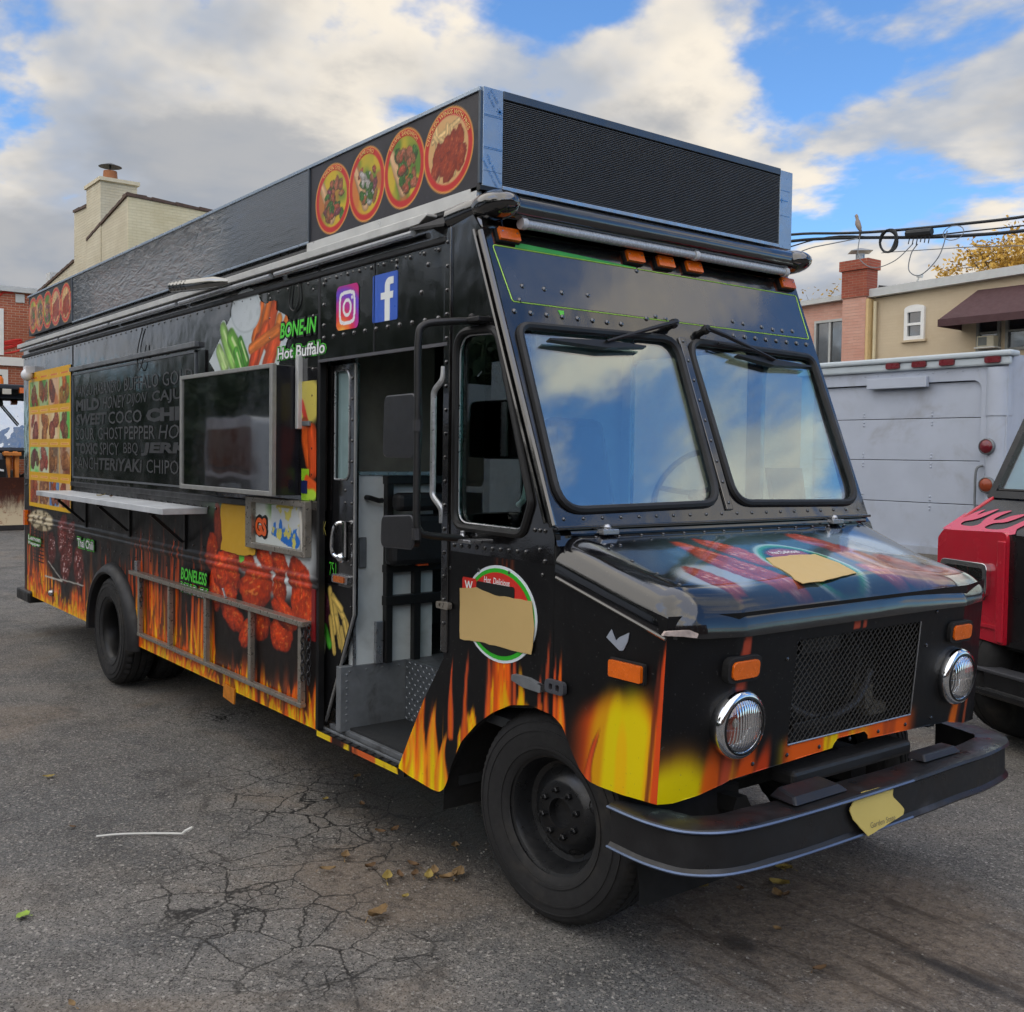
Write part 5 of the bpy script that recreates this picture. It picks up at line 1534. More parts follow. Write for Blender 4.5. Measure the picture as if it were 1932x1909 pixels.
part('green_paint_smear', MB().plate([(0.14, wb(2.560)), (0.80, wb(2.556)), (0.80, wb(2.560)), (0.45, wb(2.574)), (0.15, wb(2.582))], F=WF, c0=0.0, c1=0.002), mat('green_smear', lin(58, 160, 72), 0.5, var=0.2))
part('green_paint_smear', MB().plate([(0.285, wb(2.318)), (0.315, wb(2.318)), (0.308, wb(2.29)), (0.296, wb(2.282))], F=WF, c0=0.0, c1=0.002), mat('green_smear2', lin(90, 190, 60), 0.5))
part('worn_film', MB().plate(ragged([(0.036, wb(2.552)), (0.069, wb(2.337)), (1.888, wb(2.335)), (1.892, wb(2.546))], 0.001), F=WF, c0=0.0002, c1=0.0012), paint_mat('header_film', lin(30, 32, 38), 0.14, 0.001, 3.0, coat=1.0, coat_ior=2.1))
for y in (0.110, 0.795, 0.982, 1.165, 1.838):
    F_ = Frame(WF(y, wb(2.600), 0.0), WF.u, WF.v, WF.n)
    c = part('clearance_lamp', MB().plate(rrect(-0.055, 0.055, -0.030, 0.030, 0.006), F=F_, c0=-0.004, c1=0.012), RUBBER, bevel=0.003)
    part('lens', MB().plate(rrect(-0.050, 0.050, -0.026, 0.026, 0.005), F=F_, c0=0.006, c1=0.026), AMBER, c, bevel=0.005)
    for s_ in (-0.036, 0.036):
        part('screw', MB().lathe([(0.004, 0), (0.003, 0.003), (0.0005, 0.003)], F_(s_, 0.006, 0.026), F_.n, 6), CHROME, c)
# rolled roof edge and its corner castings, light tube under it
roll = [(-0.36, 0.022, 2.70), (-0.22, 0.030, 2.712), (-0.13, 0.050, 2.716), (-0.09, 0.10, 2.714)]
part('roof_roll', MB().tube(smoothpath(roll + [(-0.085, 0.22, 2.712), (-0.085, BW - 0.22, 2.712), (-0.09, BW - 0.10, 2.712), (-0.13, BW - 0.04, 2.714), (-0.25, BW - 0.03, 2.71)], 6), 0.047, 12), BLACK, smooth=True)
for s_ in (0, 1):
    y = 0.055 if s_ == 0 else BW - 0.055
    part('roof_corner', MB().ball((-0.115, y, 2.714), 0.072, 20, 12, (1.75, 1.15, 0.80)), BLACK, smooth=True)
part('roof_corner_skin', MB().hexa([(-0.36, 0.0, 2.62), (-0.12, 0.0, 2.62), (-0.12, 0.12, 2.62), (-0.36, 0.12, 2.62), (-0.36, 0.012, 2.772), (-0.20, 0.03, 2.760), (-0.18, 0.12, 2.772), (-0.36, 0.12, 2.772)]), BLACK, bevel=0.02)
part('front_light_tube', MB().tube([(-0.072, 0.165, 2.652), (-0.072, 1.13, 2.652)], 0.019, 10).tube([(-0.072, 1.16, 2.652), (-0.072, 1.775, 2.652)], 0.019, 10), mat('clear_led_tube', lin(176, 180, 184), 0.25, 0.2, coat=0.5, var=0.15, vscale=40), smooth=True)
for y in (0.158, 1.145, 1.782):
    part('tube_clip', MB().tube([(-0.072, y - 0.012, 2.652), (-0.072, y + 0.012, 2.652)], 0.024, 10), mat('clip_plastic', lin(190, 192, 194), 0.4), smooth=True)

# ---------------------------------------------------------------- wipers
for i, (p0, p1, b0, b1) in enumerate((((0.905, wb(2.305)), (0.47, wb(2.190)), (0.18, wb(2.180)), (0.70, wb(2.190))),
                                      ((1.105, wb(2.295)), (1.52, wb(2.185)), (1.28, wb(2.195)), (1.80, wb(2.175))))):
    w = part('wiper', MB().tube([WF(p0[0], p0[1], 0.045), WF((p0[0] * 0.75 + p1[0] * 0.25), (p0[1] * 0.75 + p1[1] * 0.25), 0.05), WF(*p1, 0.04)], [0.011, 0.010, 0.006], 6), BLACKM)
    w['label'] = 'wiper parked on the right hand pane' if i else 'wiper parked on the left hand pane'
    part('wiper_pivot', MB().ball(WF(*p0, 0.03), 0.022, 8, 6).tube([WF(*p0, 0.0), WF(*p0, 0.05)], 0.016, 8), BLACKM, w, smooth=True)
    part('wiper_blade', MB().plate([(b0[0], b0[1] - 0.003), (p1[0], p1[1] - 0.024), (b1[0], b1[1] - 0.003), (b1[0], b1[1] + 0.004), (p1[0], p1[1] + 0.010), (b0[0], b0[1] + 0.004)], F=WF, c0=0.004, c1=0.030), BLACKM, w)
    q = ((p0[0] + 0.06 if i else p0[0] - 0.16), p0[1] - 0.06)
    part('wiper_link', MB().tube([WF(*q, 0.03), WF((q[0] + p1[0]) / 2 + 0.02, (q[1] + p1[1]) / 2 + 0.006, 0.045), WF(*p1, 0.034)], 0.005, 6), BLACKM, w)

# ---------------------------------------------------------------- roof sign: LED front, picture panels along the side
sign = part('roof_sign', MB().box(-7.42, -0.16, 0.022, BW - 0.022, 2.80, 3.160), BLACKM)
part('sign_flashing', MB().box(-1.62, -0.16, 2.733, 2.786, -0.02, 0.004, SIDE), mat('white_flashing', lin(214, 214, 210), 0.35, 0.3, var=0.1), sign)
part('sign_plinth', MB().box(-7.35, -0.25, 0.05, BW - 0.05, 2.765, 2.80), ALU, sign)
SF = Frame((0, 0.009, 0), (1, 0, 0), (0, 0, 1), (0, -1, 0))
FF = frontframe(-0.139)
FILM = mat('film_covered_metal', lin(158, 172, 186), 0.30, 0.55, var=0.08, rvar=0.12, bump=0.0006, bscale=30)
part('sign_corner_strip', MB().box(0.009, 0.105, 2.790, 3.172, -0.03, 0.0, FF), FILM, sign, bevel=0.002)
part('sign_corner_strip', MB().box(BW - 0.105, BW - 0.009, 2.786, 3.166, -0.03, 0.0, FF), FILM, sign, bevel=0.002)
part('sign_frame_top', MB().box(0.105, BW - 0.105, 3.140, 3.172, -0.03, 0.003, FF), mat('sign_frame_grey', lin(84, 92, 100), 0.35, 0.6), sign, bevel=0.002)
part('sign_frame_bottom', MB().box(0.105, BW - 0.105, 2.786, 2.803, -0.03, 0.004, FF), ALU, sign, bevel=0.002)
part('sign_base_edge', MB().box(-0.20, -0.135, -0.004, 0.14, 2.772, 2.788), BLACKM, sign)
BLUEF = mat('blue_film_print', lin(70, 128, 190), 0.5, var=0.05)
part('film_marking', MB().box(0.012, 0.102, 3.060, 3.0615, 0.0, 0.0015, FF).box(0.012, 0.102, 3.0655, 3.067, 0.0, 0.0015, FF).box(0.012, 0.102, 2.935, 2.9365, 0, 0.0015, FF).box(0.012, 0.102, 2.9405, 2.942, 0, 0.0015, FF).box(0.012, 0.102, 2.85, 2.8505, 0, 0.0015, FF), BLUEF, sign)['kind'] = 'stuff'
st = MB()
for k in range(8):
    a = k * math.pi / 4
    st.plate([(0.088 + 0.003 * math.cos(a + 1.57), 3.086 + 0.003 * math.sin(a + 1.57)), (0.088 + 0.003 * math.cos(a - 1.57), 3.086 + 0.003 * math.sin(a - 1.57)), (0.088 + 0.018 * math.cos(a), 3.086 + 0.018 * math.sin(a))], F=FF, c0=0.0, c1=0.0015)
part('film_star', st, BLUEF, sign)


def rot_warp(ca, cb, ang):
    c, s_ = math.cos(ang), math.sin(ang)
    return lambda A, B: (ca + (A - ca) * c - (B - cb) * s_, cb + (A - ca) * s_ + (B - cb) * c)


lettering('film_lettering', 'The Nov', BLUEF, sign, FF, 0.015, 0.075, 3.118, 3.133, 0.002, warp=rot_warp(0.045, 3.125, -0.95))
lettering('film_lettering', 'for LASER', BLUEF, sign, FF, 0.03, 0.09, 3.135, 3.147, 0.002, warp=rot_warp(0.06, 3.14, -0.95))
lettering('film_lettering', 'The Novacel', BLUEF, sign, FF, 0.005, 0.125, 2.858, 2.872, 0.002, warp=rot_warp(0.058, 2.865, -0.95))
lettering('film_lettering', 'LASER FILM LASER', BLUEF, sign, FF, -0.01, 0.125, 2.835, 2.845, 0.002, warp=rot_warp(0.05, 2.85, -0.95))
part('film_marking', MB().box(BW - 0.092, BW - 0.045, 3.018, 3.022, 0, 0.0015, FF).plate([(BW - 0.104, 3.020), (BW - 0.088, 3.032), (BW - 0.088, 3.008)], F=FF, c0=0, c1=0.0015)
     .box(BW - 0.10, BW - 0.03, 3.068, 3.0695, 0, 0.0015, FF).box(BW - 0.10, BW - 0.03, 2.945, 2.9465, 0, 0.0015, FF), BLUEF, sign)['kind'] = 'stuff'
lv = MB()
n_l = 44
for k in range(n_l):
    z = 2.806 + (3.136 - 2.806) * (k + 0.5) / n_l
    lv.hexa([FF(0.107, z - 0.0032, -0.010), FF(BW - 0.107, z - 0.0032, -0.010), FF(BW - 0.107, z - 0.0014, -0.002), FF(0.107, z - 0.0014, -0.002),
             FF(0.107, z + 0.001, -0.010), FF(BW - 0.107, z + 0.001, -0.010), FF(BW - 0.107, z + 0.001, -0.002), FF(0.107, z + 0.001, -0.002)])
lou = part('led_louvres', lv, mat('led_louvre', lin(84, 86, 88), 0.5, var=0.1), sign)
lou['kind'] = 'stuff'
# the LED face behind: fine grid of diodes
LED = bpy.data.materials.new('led_face')
LED.use_nodes = True
T = NT(LED.node_tree)
gp = T.new('ShaderNodeSeparateXYZ', None, Vector=T.new('ShaderNodeNewGeometry').outputs['Position'])
f1 = T.m('FRACT', T.m('MULTIPLY', gp.outputs[1], 110.0))
f2 = T.m('FRACT', T.m('MULTIPLY', T.m('SUBTRACT', gp.outputs[2], 2.806), n_l / 0.330))
dd = T.m('SQRT', T.m('ADD', T.m('POWER', T.m('SUBTRACT', f1, 0.5), 2.0), T.m('POWER', T.m('SUBTRACT', f2, 0.2), 2.0)))
T.set(T.n['Principled BSDF'].inputs['Base Color'], T.mix(T.ramp(dd, 0.20, 0.30), lin(150, 154, 156), lin(20, 21, 22)))
T.n['Principled BSDF'].inputs['Roughness'].default_value = 0.5
part('led_face', MB().box(0.105, BW - 0.105, 2.803, 3.140, -0.03, -0.012, FF), LED, sign)

# picture panels
A, B = grid(-1.602, -0.150, 2.790, 3.160, 0.0055)
cv = Canvas(A, B, (52, 50, 54))


def disc(cv, cx, cz, rx, rz, kind, seed):
    cv.ellipse(cx, cz, rx, rz, (226, 160, 72), 0.02)
    cv.ellipse(cx, cz, rx * 0.955, rz * 0.955, (196, 44, 40), 0.02)
    ix, iz = rx * 0.80, rz * 0.80
    m = sstep(1.03, 0.97, np.sqrt(((cv.X - cx) / ix) ** 2 + ((cv.Y - cz) / iz) ** 2))
    n = fbm((cv.X - cx) / rx * 1.6 + seed, (cv.Y - cz) / rz * 1.6, seed, 2)
    bgc = np.array((96, 132, 46)) / 255 + (np.array((206, 176, 44)) - np.array((96, 132, 46))) / 255 * sstep(0.35, 0.65, n)[..., None]
    n2 = fbm((cv.X - cx) / rx * 1.4 - seed, (cv.Y - cz) / rz * 1.4 + 4, seed + 9, 2)
    bgc = bgc + (np.array((206, 110, 60)) / 255 - bgc) * (sstep(0.52, 0.68, n2) * 0.8)[..., None]
    if kind == 'wings':
        bgc = np.zeros_like(bgc) + np.array((214, 168, 110)) / 255
    cv.C += (bgc - cv.C) * m[..., None]
    rg = random.Random(seed)
    sel = Canvas(cv.X, cv.Y, (0, 0, 0))
    sel.C = cv.C.copy()
    if kind == 'wings':
        for k in range(14):
            a = rg.uniform(0, 6.28)
            sel.stroke(cx + ix * rg.uniform(-0.8, 0.8), cz + iz * rg.uniform(-0.9, 0.9), cx + ix * rg.uniform(-0.8, 0.8), cz + iz * rg.uniform(-0.2, 0.95), rx * 0.07, rx * 0.06, (226, 190, 130), 0.2, 0.3, k)
        for k, (u, v, a) in enumerate(((-0.5, -0.1, 1.3), (-0.15, 0.05, 1.2), (0.2, 0.15, 1.2), (0.55, 0.2, 1.5), (-0.6, -0.45, 1.1), (-0.1, -0.4, 1.0), (0.35, -0.25, 1.0), (0.65, -0.3, 1.2), (0.1, -0.62, 0.7))):
            sel.piece(cx + u * ix, cz + v * iz, ix * 0.40, iz * 0.25, a, (172, 66, 30), (226, 140, 90), (92, 28, 16), seed + k, 0.4, 6)
    else:
        sel.stroke(cx - ix * 0.75, cz + iz * 0.55, cx - ix * 0.05, cz - iz * 0.65, rx * 0.14, rx * 0.20, (222, 178, 132), 0.15, 0.2, seed)
        for k in range(34):
            sel.piece(cx + ix * rg.uniform(-0.42, 0.66), cz + iz * rg.uniform(-0.68, 0.52), ix * rg.uniform(0.14, 0.28), iz * rg.uniform(0.10, 0.20), rg.uniform(0, 3),
                      rg.choice([(72, 128, 50), (58, 110, 46), (196, 84, 60), (150, 70, 90), (188, 110, 70)] + ([(224, 214, 214)] * 2 if kind == 'lamb' else [(206, 112, 82)] * 2)),
                      (232, 220, 210), (40, 44, 24), seed + k, 0.3, 6)
    cv.C += (sel.C - cv.C) * m[..., None]


SGOLD = mat('gold_ring_lettering', lin(232, 190, 110), 0.5)
DISCS = ((-1.366, 2.963, 0.178, 0.166, 'chick', 'CHICKEN GYRO'), (-1.040, 2.969, 0.166, 0.169, 'lamb', 'LAMB GYRO'), (-0.716, 2.9725, 0.168, 0.171, 'falafel', 'FALAFEL SANDWICH'), (-0.377, 2.976, 0.181, 0.172, 'wings', 'CHICKEN WINGS WITH FRIES'))
for k, (cx, cz, rx, rz, kd, tx) in enumerate(DISCS):
    disc(cv, cx, cz, rx, rz, kd, 11 + k * 7)
pp = sheet('picture_panel', SF.arr(A, B, 0.004), cv.linear(), PRINT, sign)
pp['label'] = 'printed sign panel with four round sandwich and wing pictures'
for k, (cx, cz, rx, rz, kd, tx) in enumerate(DISCS):
    span = min(1.25, 0.105 * len(tx) / 2)

    def arcw(A_, B_, cx=cx, cz=cz, rx=rx, rz=rz, span=span):
        t = (A_ - 0.5) * 2 * span
        r = 0.825 + 0.105 * B_
        return cx + rx * r * np.sin(t), cz + rz * r * np.cos(t)
    lettering('ring_lettering', tx, SGOLD, pp, SF, 0, 1, 0, 1, 0.006, 0.01, warp=arcw, res=2)
A, B = grid(-7.40, -5.915, 2.795, 3.160, 0.02, 0.007)
cv = Canvas(A, B, (30, 28, 30))
for k, x in enumerate((-7.24, -7.0, -6.72, -6.44, -6.12)):
    disc(cv, x, 2.975, 0.165, 0.165, 'wings' if k in (3, 4) else 'chick', 50 + k)
tag(sheet('picture_panel', SF.arr(A, B, 0.004), cv.linear(), PRINT, sign), 'printed sign panel with five round dish pictures at the rear')
# long ribbed panel still under its crinkled protective film
RIB = bpy.data.materials.new('ribbed_film_panel')
RIB.use_nodes = True
T = NT(RIB.node_tree)
b = T.n['Principled BSDF']
P_ = T.new('ShaderNodeNewGeometry').outputs['Position']
gp = T.new('ShaderNodeSeparateXYZ', None, Vector=P_)
rib = T.m('SINE', T.m('MULTIPLY', gp.outputs[2], 2 * math.pi / 0.0105))
mp = T.new('ShaderNodeMapping', None, Vector=P_)
mp.inputs['Scale'].default_value = (2.6, 1.0, 9.0)
crk = T.noise(mp.outputs[0], 2.2, 6, 0.6, 1.6)
crf = T.ramp(gp.outputs[0], -2.4, -3.4)
T.set(b.inputs['Base Color'], T.mix(T.ramp(rib, -1, 1), lin(40, 43, 45), lin(86, 89, 90)))
b.inputs['Metallic'].default_value = 0.8
T.set(b.inputs['Roughness'], T.ramp(crk, 0.3, 0.7, 0.06, 0.18))
b.inputs['Coat Weight'].default_value = 1.0
b.inputs['Coat IOR'].default_value = 1.8
bn = T.new('ShaderNodeBump', None, Strength=1.0, Distance=0.0007, Height=rib)
bn2 = T.new('ShaderNodeBump', None, Strength=T.m('ADD', T.m('MULTIPLY', crf, 0.9), 0.08), Distance=0.03, Height=crk)
T.set(b.inputs['Normal'], bn.outputs[0])
T.set(b.inputs['Coat Normal'], bn2.outputs[0])
T.set(bn.inputs['Normal'], bn2.outputs[0])
tag(part('film_panel', MB().box(-5.905, -1.610, 2.795, 3.155, 0.0, 0.006, SF), RIB, sign), 'long ribbed metal sign panel under crinkled clear film')
part('sign_trim', MB().box(-7.42, -0.150, 3.155, 3.172, 0.0, 0.012, SF), FILM, sign, bevel=0.002)
part('sign_trim', MB().box(-5.905, -1.610, 2.784, 2.797, 0.0, 0.012, SF), FILM, sign, bevel=0.002)
for a_ in (-5.9075, -1.606, -0.148):
    part('sign_trim', MB().box(a_ - 0.007, a_ + 0.007, 2.799, 3.153, 0.0, 0.012, SF), MATS['sign_frame_grey'], sign)

# ---------------------------------------------------------------- menu poster, flavour board, screen, shelf
A, B = grid(-7.35, -5.915, 1.208, 2.445, 0.018, 0.0065)
Bw = B + (A + 7.35) * 0.0
cv = Canvas(A, B, (222, 168, 26))
rg = random.Random(12)
pal = [((170, 66, 34), (90, 150, 50)), ((180, 74, 40), (70, 130, 40)), ((130, 60, 40), (190, 110, 60)), ((214, 110, 40), (110, 170, 60)),
       ((150, 50, 40), (220, 150, 110)), ((190, 110, 50), (214, 160, 90)), ((160, 60, 50), (220, 180, 120)), ((150, 60, 50), (96, 190, 80)),
       ((120, 40, 60), (90, 200, 90)), ((190, 60, 50), (170, 200, 170)), ((190, 130, 70), (90, 60, 40)), ((200, 140, 80), (130, 70, 40)),
       ((196, 80, 40), (150, 90, 60)), ((200, 150, 100), (120, 60, 40)), ((210, 90, 30), (80, 130, 190)), ((170, 80, 50), (190, 120, 70))]
for r_ in range(4):
    for c in range(4):
        x0 = -7.30 + c * 0.345
        z1 = 2.355 - r_ * 0.30
        z0 = z1 - 0.225
        p = pal[r_ * 4 + c]
        inside = cv.sub(x0, x0 + 0.315, z0, z1)
        tmp = Canvas(A, B, p[1])
        tmp.lay(sstep(0.4, 0.6, fbm(A * 5, B * 7, c + r_ * 4)) * 0.6, (230, 220, 190))
        for k in range(5):
            tmp.piece(x0 + rg.uniform(0.05, 0.26), rg.uniform(z0 + 0.04, z1 - 0.04), rg.uniform(0.05, 0.10), rg.uniform(0.04, 0.09), rg.uniform(0, 3), p[0] if k % 2 else tuple((a * 2 + b_) / 3 for a, b_ in zip(p[0], p[1])), (240, 190, 130), (60, 26, 18), r_ * 40 + c * 9 + k, 0.4, 7)
        cv.C[inside] = tmp.C[inside]
        cv.rect(x0 + 0.03, x0 + 0.285, z1 + 0.025, z1 + 0.042, (240, 190, 110))
        cv.rect(x0 + 0.05, x0 + 0.265, z1 + 0.030, z1 + 0.038, (216, 110, 60))
cv.rect(-7.35, -5.9, 1.208, 1.245, (230, 180, 20))
menu = sheet('menu_poster', SIDE.arr(A, B, 0.010), cv.linear(), PRINT, T_)
menu['label'] = 'yellow menu poster with sixteen small dish pictures'
part('security_camera', MB().ball((-7.19, -0.06, 2.42), 0.055, 12, 8).box(-7.25, -7.14, 2.44, 2.50, 0.0, 0.08, SIDE), mat('white_plastic', lin(214, 214, 216), 0.4), smooth=True)

board = part('flavour_board', MB().plate([(-5.84, 1.515), (-2.95, 1.515), (-2.95, 2.352), (-5.84, 2.352)], F=SIDE, c0=0.0, c1=0.012), paint_mat('board_black', lin(14, 16, 17), 0.09, 0.0016, 2.5, dust=0.08))
part('board_trim', MB().box(-5.85, -3.09, 2.346, 2.360, 0.0, 0.020, SIDE).box(-3.105, -3.09, 1.51, 2.36, 0.0, 0.020, SIDE).box(-5.85, -5.835, 1.51, 2.36, 0.0, 0.02, SIDE).box(-5.85, -3.1, 1.508, 1.520, 0.0, 0.02, SIDE), mat('dull_alu', lin(120, 124, 128), 0.4, 0.7), board)
part('board_rail', MB().box(-5.87, -3.07, 2.378, 2.412, 0.0, 0.035, SIDE), GREYSTEEL, board, bevel=0.004)
CHALK = mat('grey_board_lettering', lin(60, 61, 62), 0.4, var=0.2)
CHALKD = mat('dark_board_lettering', lin(48, 49, 50), 0.4, var=0.2)
words = [('MANGO', -5.75, -5.28, 0, 0, 0.0), ('HABANERO', -5.236, -4.571, 0, 0, 0.0), ('BUFFALO', -4.494, -3.77, 0, 0.0, 0), ('GOLD', -3.689, -3.15, 0, 0.0, 0),
         ('MILD', -5.74, -5.10, 1, 0.05, 0), ('HONEY', -5.018, -4.46, 1, 0, 0.3), ('DIJON', -4.44, -4.004, 1, 0, 0.3), ('CAJUN', -3.902, -3.15, 1, 0.02, 0),
         ('SWEET', -5.745, -4.913, 2, 0.03, 0.1), ('COCO', -4.872, -4.11, 2, 0.01, 0), ('CHILI', -4.02, -3.1, 2, 0.06, 0),
         ('SOUR', -5.73, -5.24, 3, 0, 0.0), ('GHOST', -5.13, -4.53, 3, 0.0, 0), ('PEPPER', -4.49, -3.84, 3, 0.01, 0.0), ('HOT', -3.77, -3.2, 3, 0, 0.2),
         ('TOXIC', -5.745, -5.15, 4, 0.05, 0), ('SPICY', -5.09, -4.62, 4, 0, 0), ('BBQ', -4.51, -4.19, 4, 0, 0), ('JERK', -4.12, -3.2, 4, 0.05, 0.1),
         ('RANCH', -5.78, -5.13, 5, -0.01, 0), ('TERiYAKi', -5.12, -4.10, 5, 0.03, 0.1), ('CHIPOTLE', -4.01, -3.05, 5, 0.0, 0)]
for k, (s_, a0, a1, r_, bo, sh) in enumerate(words):
    z0 = 2.165 - r_ * 0.1155
    a1 = min(a1, -2.98)
    lettering('board_lettering', s_, CHALK if bo <= 0.01 else CHALKD, board, SIDE, a0, a1, z0, z0 + 0.092, 0.0145, bo, sh, res=2)
part('window_ledge', MB().box(-5.86, -2.3, 1.440, 1.475, 0.0, 0.03, SIDE), BLACKM, bevel=0.004)

scr = part('outdoor_screen', MB().box(-2.975, -1.700, 1.522, 2.180, 0.0, 0.138, SIDE), mat('screen_case', lin(22, 23, 30), 0.35, coat=0.3), bevel=0.004)
scr['label'] = 'dark outdoor screen in an aluminium frame on the serving side'
bz = 0.030
part('bezel', MB().plate([(-2.985, 1.518), (-1.690, 1.518), (-1.690, 2.186), (-2.985, 2.186)], [[(-2.955, 1.543), (-1.722, 1.543), (-1.722, 2.164), (-2.955, 2.164)]], SIDE, 0.13, 0.156), mat('bezel_alu', lin(160, 160, 156), 0.4, 0.5, var=0.15, vscale=20), scr, bevel=0.003)
part('screen_glass', MB().plate([(-2.956, 1.542), (-1.721, 1.542), (-1.721, 2.165), (-2.956, 2.165)], F=SIDE, c0=0.138, c1=0.147), paint_mat('screen_glass', lin(12, 16, 15), 0.03, 0.0005, 2.0, 0.0, 1.0, 0.8, dust=0.1, coat_ior=2.2), scr)
part('screen_mount', MB().box(-1.690, -1.660, 1.86, 2.235, 0.0, 0.03, SIDE), mat('white_alu', lin(206, 208, 206), 0.4, 0.3), scr, bevel=0.004)
part('screen_mount', MB().box(-1.64, -1.56, 1.875, 1.900, 0.004, 0.018, SIDE), GREYSTEEL, scr, bevel=0.003)

sh = part('serving_shelf', MB().box(-5.93, -2.93, -0.278, -0.003, 1.362, 1.400), mat('shelf_alu', lin(206, 210, 214), 0.45, 0.25, var=0.15, vscale=5, dirt=(lin(112, 116, 120), 0.5, 0.8, 0.5)), bevel=0.003)
for x in (-5.5, -4.4, -3.3):
    part('shelf_bracket', MB().box(x - 0.014, x + 0.014, -0.24, -0.012, 1.344, 1.360).hexa([(x - .012, -0.225, 1.335), (x + .012, -0.225, 1.335), (x + .012, -0.205, 1.345), (x - .012, -0.205, 1.345), (x - .012, -0.03, 1.16), (x + .012, -0.03, 1.16), (x + .012, -0.012, 1.17), (x - .012, -0.012, 1.17)][0:4] + [(x - .012, -0.03, 1.16), (x + .012, -0.03, 1.16), (x + .012, -0.010, 1.165), (x - .012, -0.010, 1.165)]).box(x - 0.014, x + 0.014, -0.012, -0.003, 1.12, 1.36), BLACKM, sh)

# dip tray picture beside the door, as a cut-out sticker
A, B = grid(-2.92, -1.50, 2.195, 2.66, 0.006)
cv = Canvas(A, B, (200, 208, 210))
poly = [(-2.905, 2.275), (-2.58, 2.51), (-2.30, 2.60), (-1.84, 2.445), (-1.80, 2.36), (-1.94, 2.20), (-2.80, 2.20)]


def inpoly(X, Y, pts):
    m = np.zeros(X.shape, bool)
    j = len(pts) - 1
    for i in range(len(pts)):
        xi, yi, xj, yj = *pts[i], *pts[j]
        c = ((yi > Y) != (yj > Y)) & (X < (xj - xi) * (Y - yi) / (yj - yi + 1e-12) + xi)
        m ^= c
        j = i
    return m


cv.lay(sstep(0.4, 0.7, fbm(A * 3, B * 6, 5)) * 0.5, (150, 170, 186))
for x0, z0, x1, z1, w, c in ((-2.15, 2.53, -2.25, 2.36, 0.035, (216, 108, 40)), (-2.05, 2.54, -2.15, 2.36, 0.045, (222, 112, 40)), (-1.98, 2.53, -2.08, 2.33, 0.045, (206, 84, 36)), (-1.93, 2.44, -2.0, 2.30, 0.035, (230, 140, 60)),
                             (-2.10, 2.40, -2.26, 2.22, 0.05, (222, 90, 40)), (-1.96, 2.36, -2.08, 2.20, 0.06, (226, 90, 44)), (-2.20, 2.34, -2.28, 2.20, 0.05, (214, 80, 40)), (-2.30, 2.31, -1.95, 2.385, 0.03, (226, 124, 50)),
                             (-1.84, 2.43, -1.90, 2.36, 0.03, (226, 120, 50))):
    cv.stroke(x0, z0, x1, z1, w, w * 1.1, c, 0.15, 0.25, int(x0 * -100))
for x0, z0, x1, z1, w, c in ((-2.69, 2.44, -2.54, 2.26, 0.055, (150, 200, 100)), (-2.57, 2.39, -2.42, 2.25, 0.06, (126, 200, 70)), (-2.75, 2.33, -2.66, 2.23, 0.045, (176, 212, 130)), (-2.44, 2.36, -2.36, 2.25, 0.035, (70, 140, 40)), (-2.50, 2.30, -2.44, 2.21, 0.04, (96, 180, 60))):
    cv.stroke(x0, z0, x1, z1, w, w * 1.2, c, 0.12, 0.3, int(x0 * -90))
    cv.stroke(x0 + 0.012, z0, x1 + 0.012, z1, w * 0.2, w * 0.2, (206, 230, 160), 0.4)
cv.ellipse(-2.372, 2.525, 0.205, 0.122, (176, 186, 190), 0.03, -0.1)
cv.ellipse(-2.372, 2.527, 0.190, 0.112, (196, 204, 208), 0.03, -0.1)
cv.lay(sstep(0.5, 0.7, fbm(A * 20, B * 20, 2)) * ((((A + 2.372) / 0.19) ** 2 + ((B - 2.527) / 0.112) ** 2) < 1) * 0.3, (160, 170, 174))
cut = inpoly(A, B, poly) | ((((A + 2.372) / 0.205) ** 2 + ((B - 2.525) / 0.122) ** 2) < 1) | (((A + 2.69) / 0.05) ** 2 + ((B - 2.45) / 0.05) ** 2 < 1) | ((A > -2.16) & (A < -1.97) & (B > 2.45) & (B < 2.545 - 0.15 * abs(A + 2.03)))
sheet('dip_tray_picture', SIDE.arr(A, B, 0.005), cv.linear(), PRINT, T_, cut[:-1, :-1])


def outlined(s_, a0, a1, b0, b1, c, bold, fill, rim, parent, shear=0.0, rimw=0.09):
    """sticker lettering with a coloured outline"""
    V, _ = text_polys(s_)
    k = (a1 - a0) / max(V[:, 0].max() - V[:, 0].min(), 1e-6)
    kz = (b1 - b0) / max(V[:, 1].max() - V[:, 1].min(), 1e-6)
    e, ez = rimw * k * 1.0, rimw * kz
    if rim is not None:
        lettering('sticker_lettering', s_, rim, parent, SIDE, a0 - e, a1 + e, b0 - ez, b1 + ez, c, rimw, shear, res=2)
        lettering('sticker_lettering', s_, BLACKV, parent, SIDE, a0 - e * 0.5, a1 + e * 0.5, b0 - ez * 0.5, b1 + ez * 0.5, c + 0.0012, rimw * 0.55, shear, res=2)
    lettering('sticker_lettering', s_, fill, parent, SIDE, a0, a1, b0, b1, c + 0.0024, bold, shear, res=3)


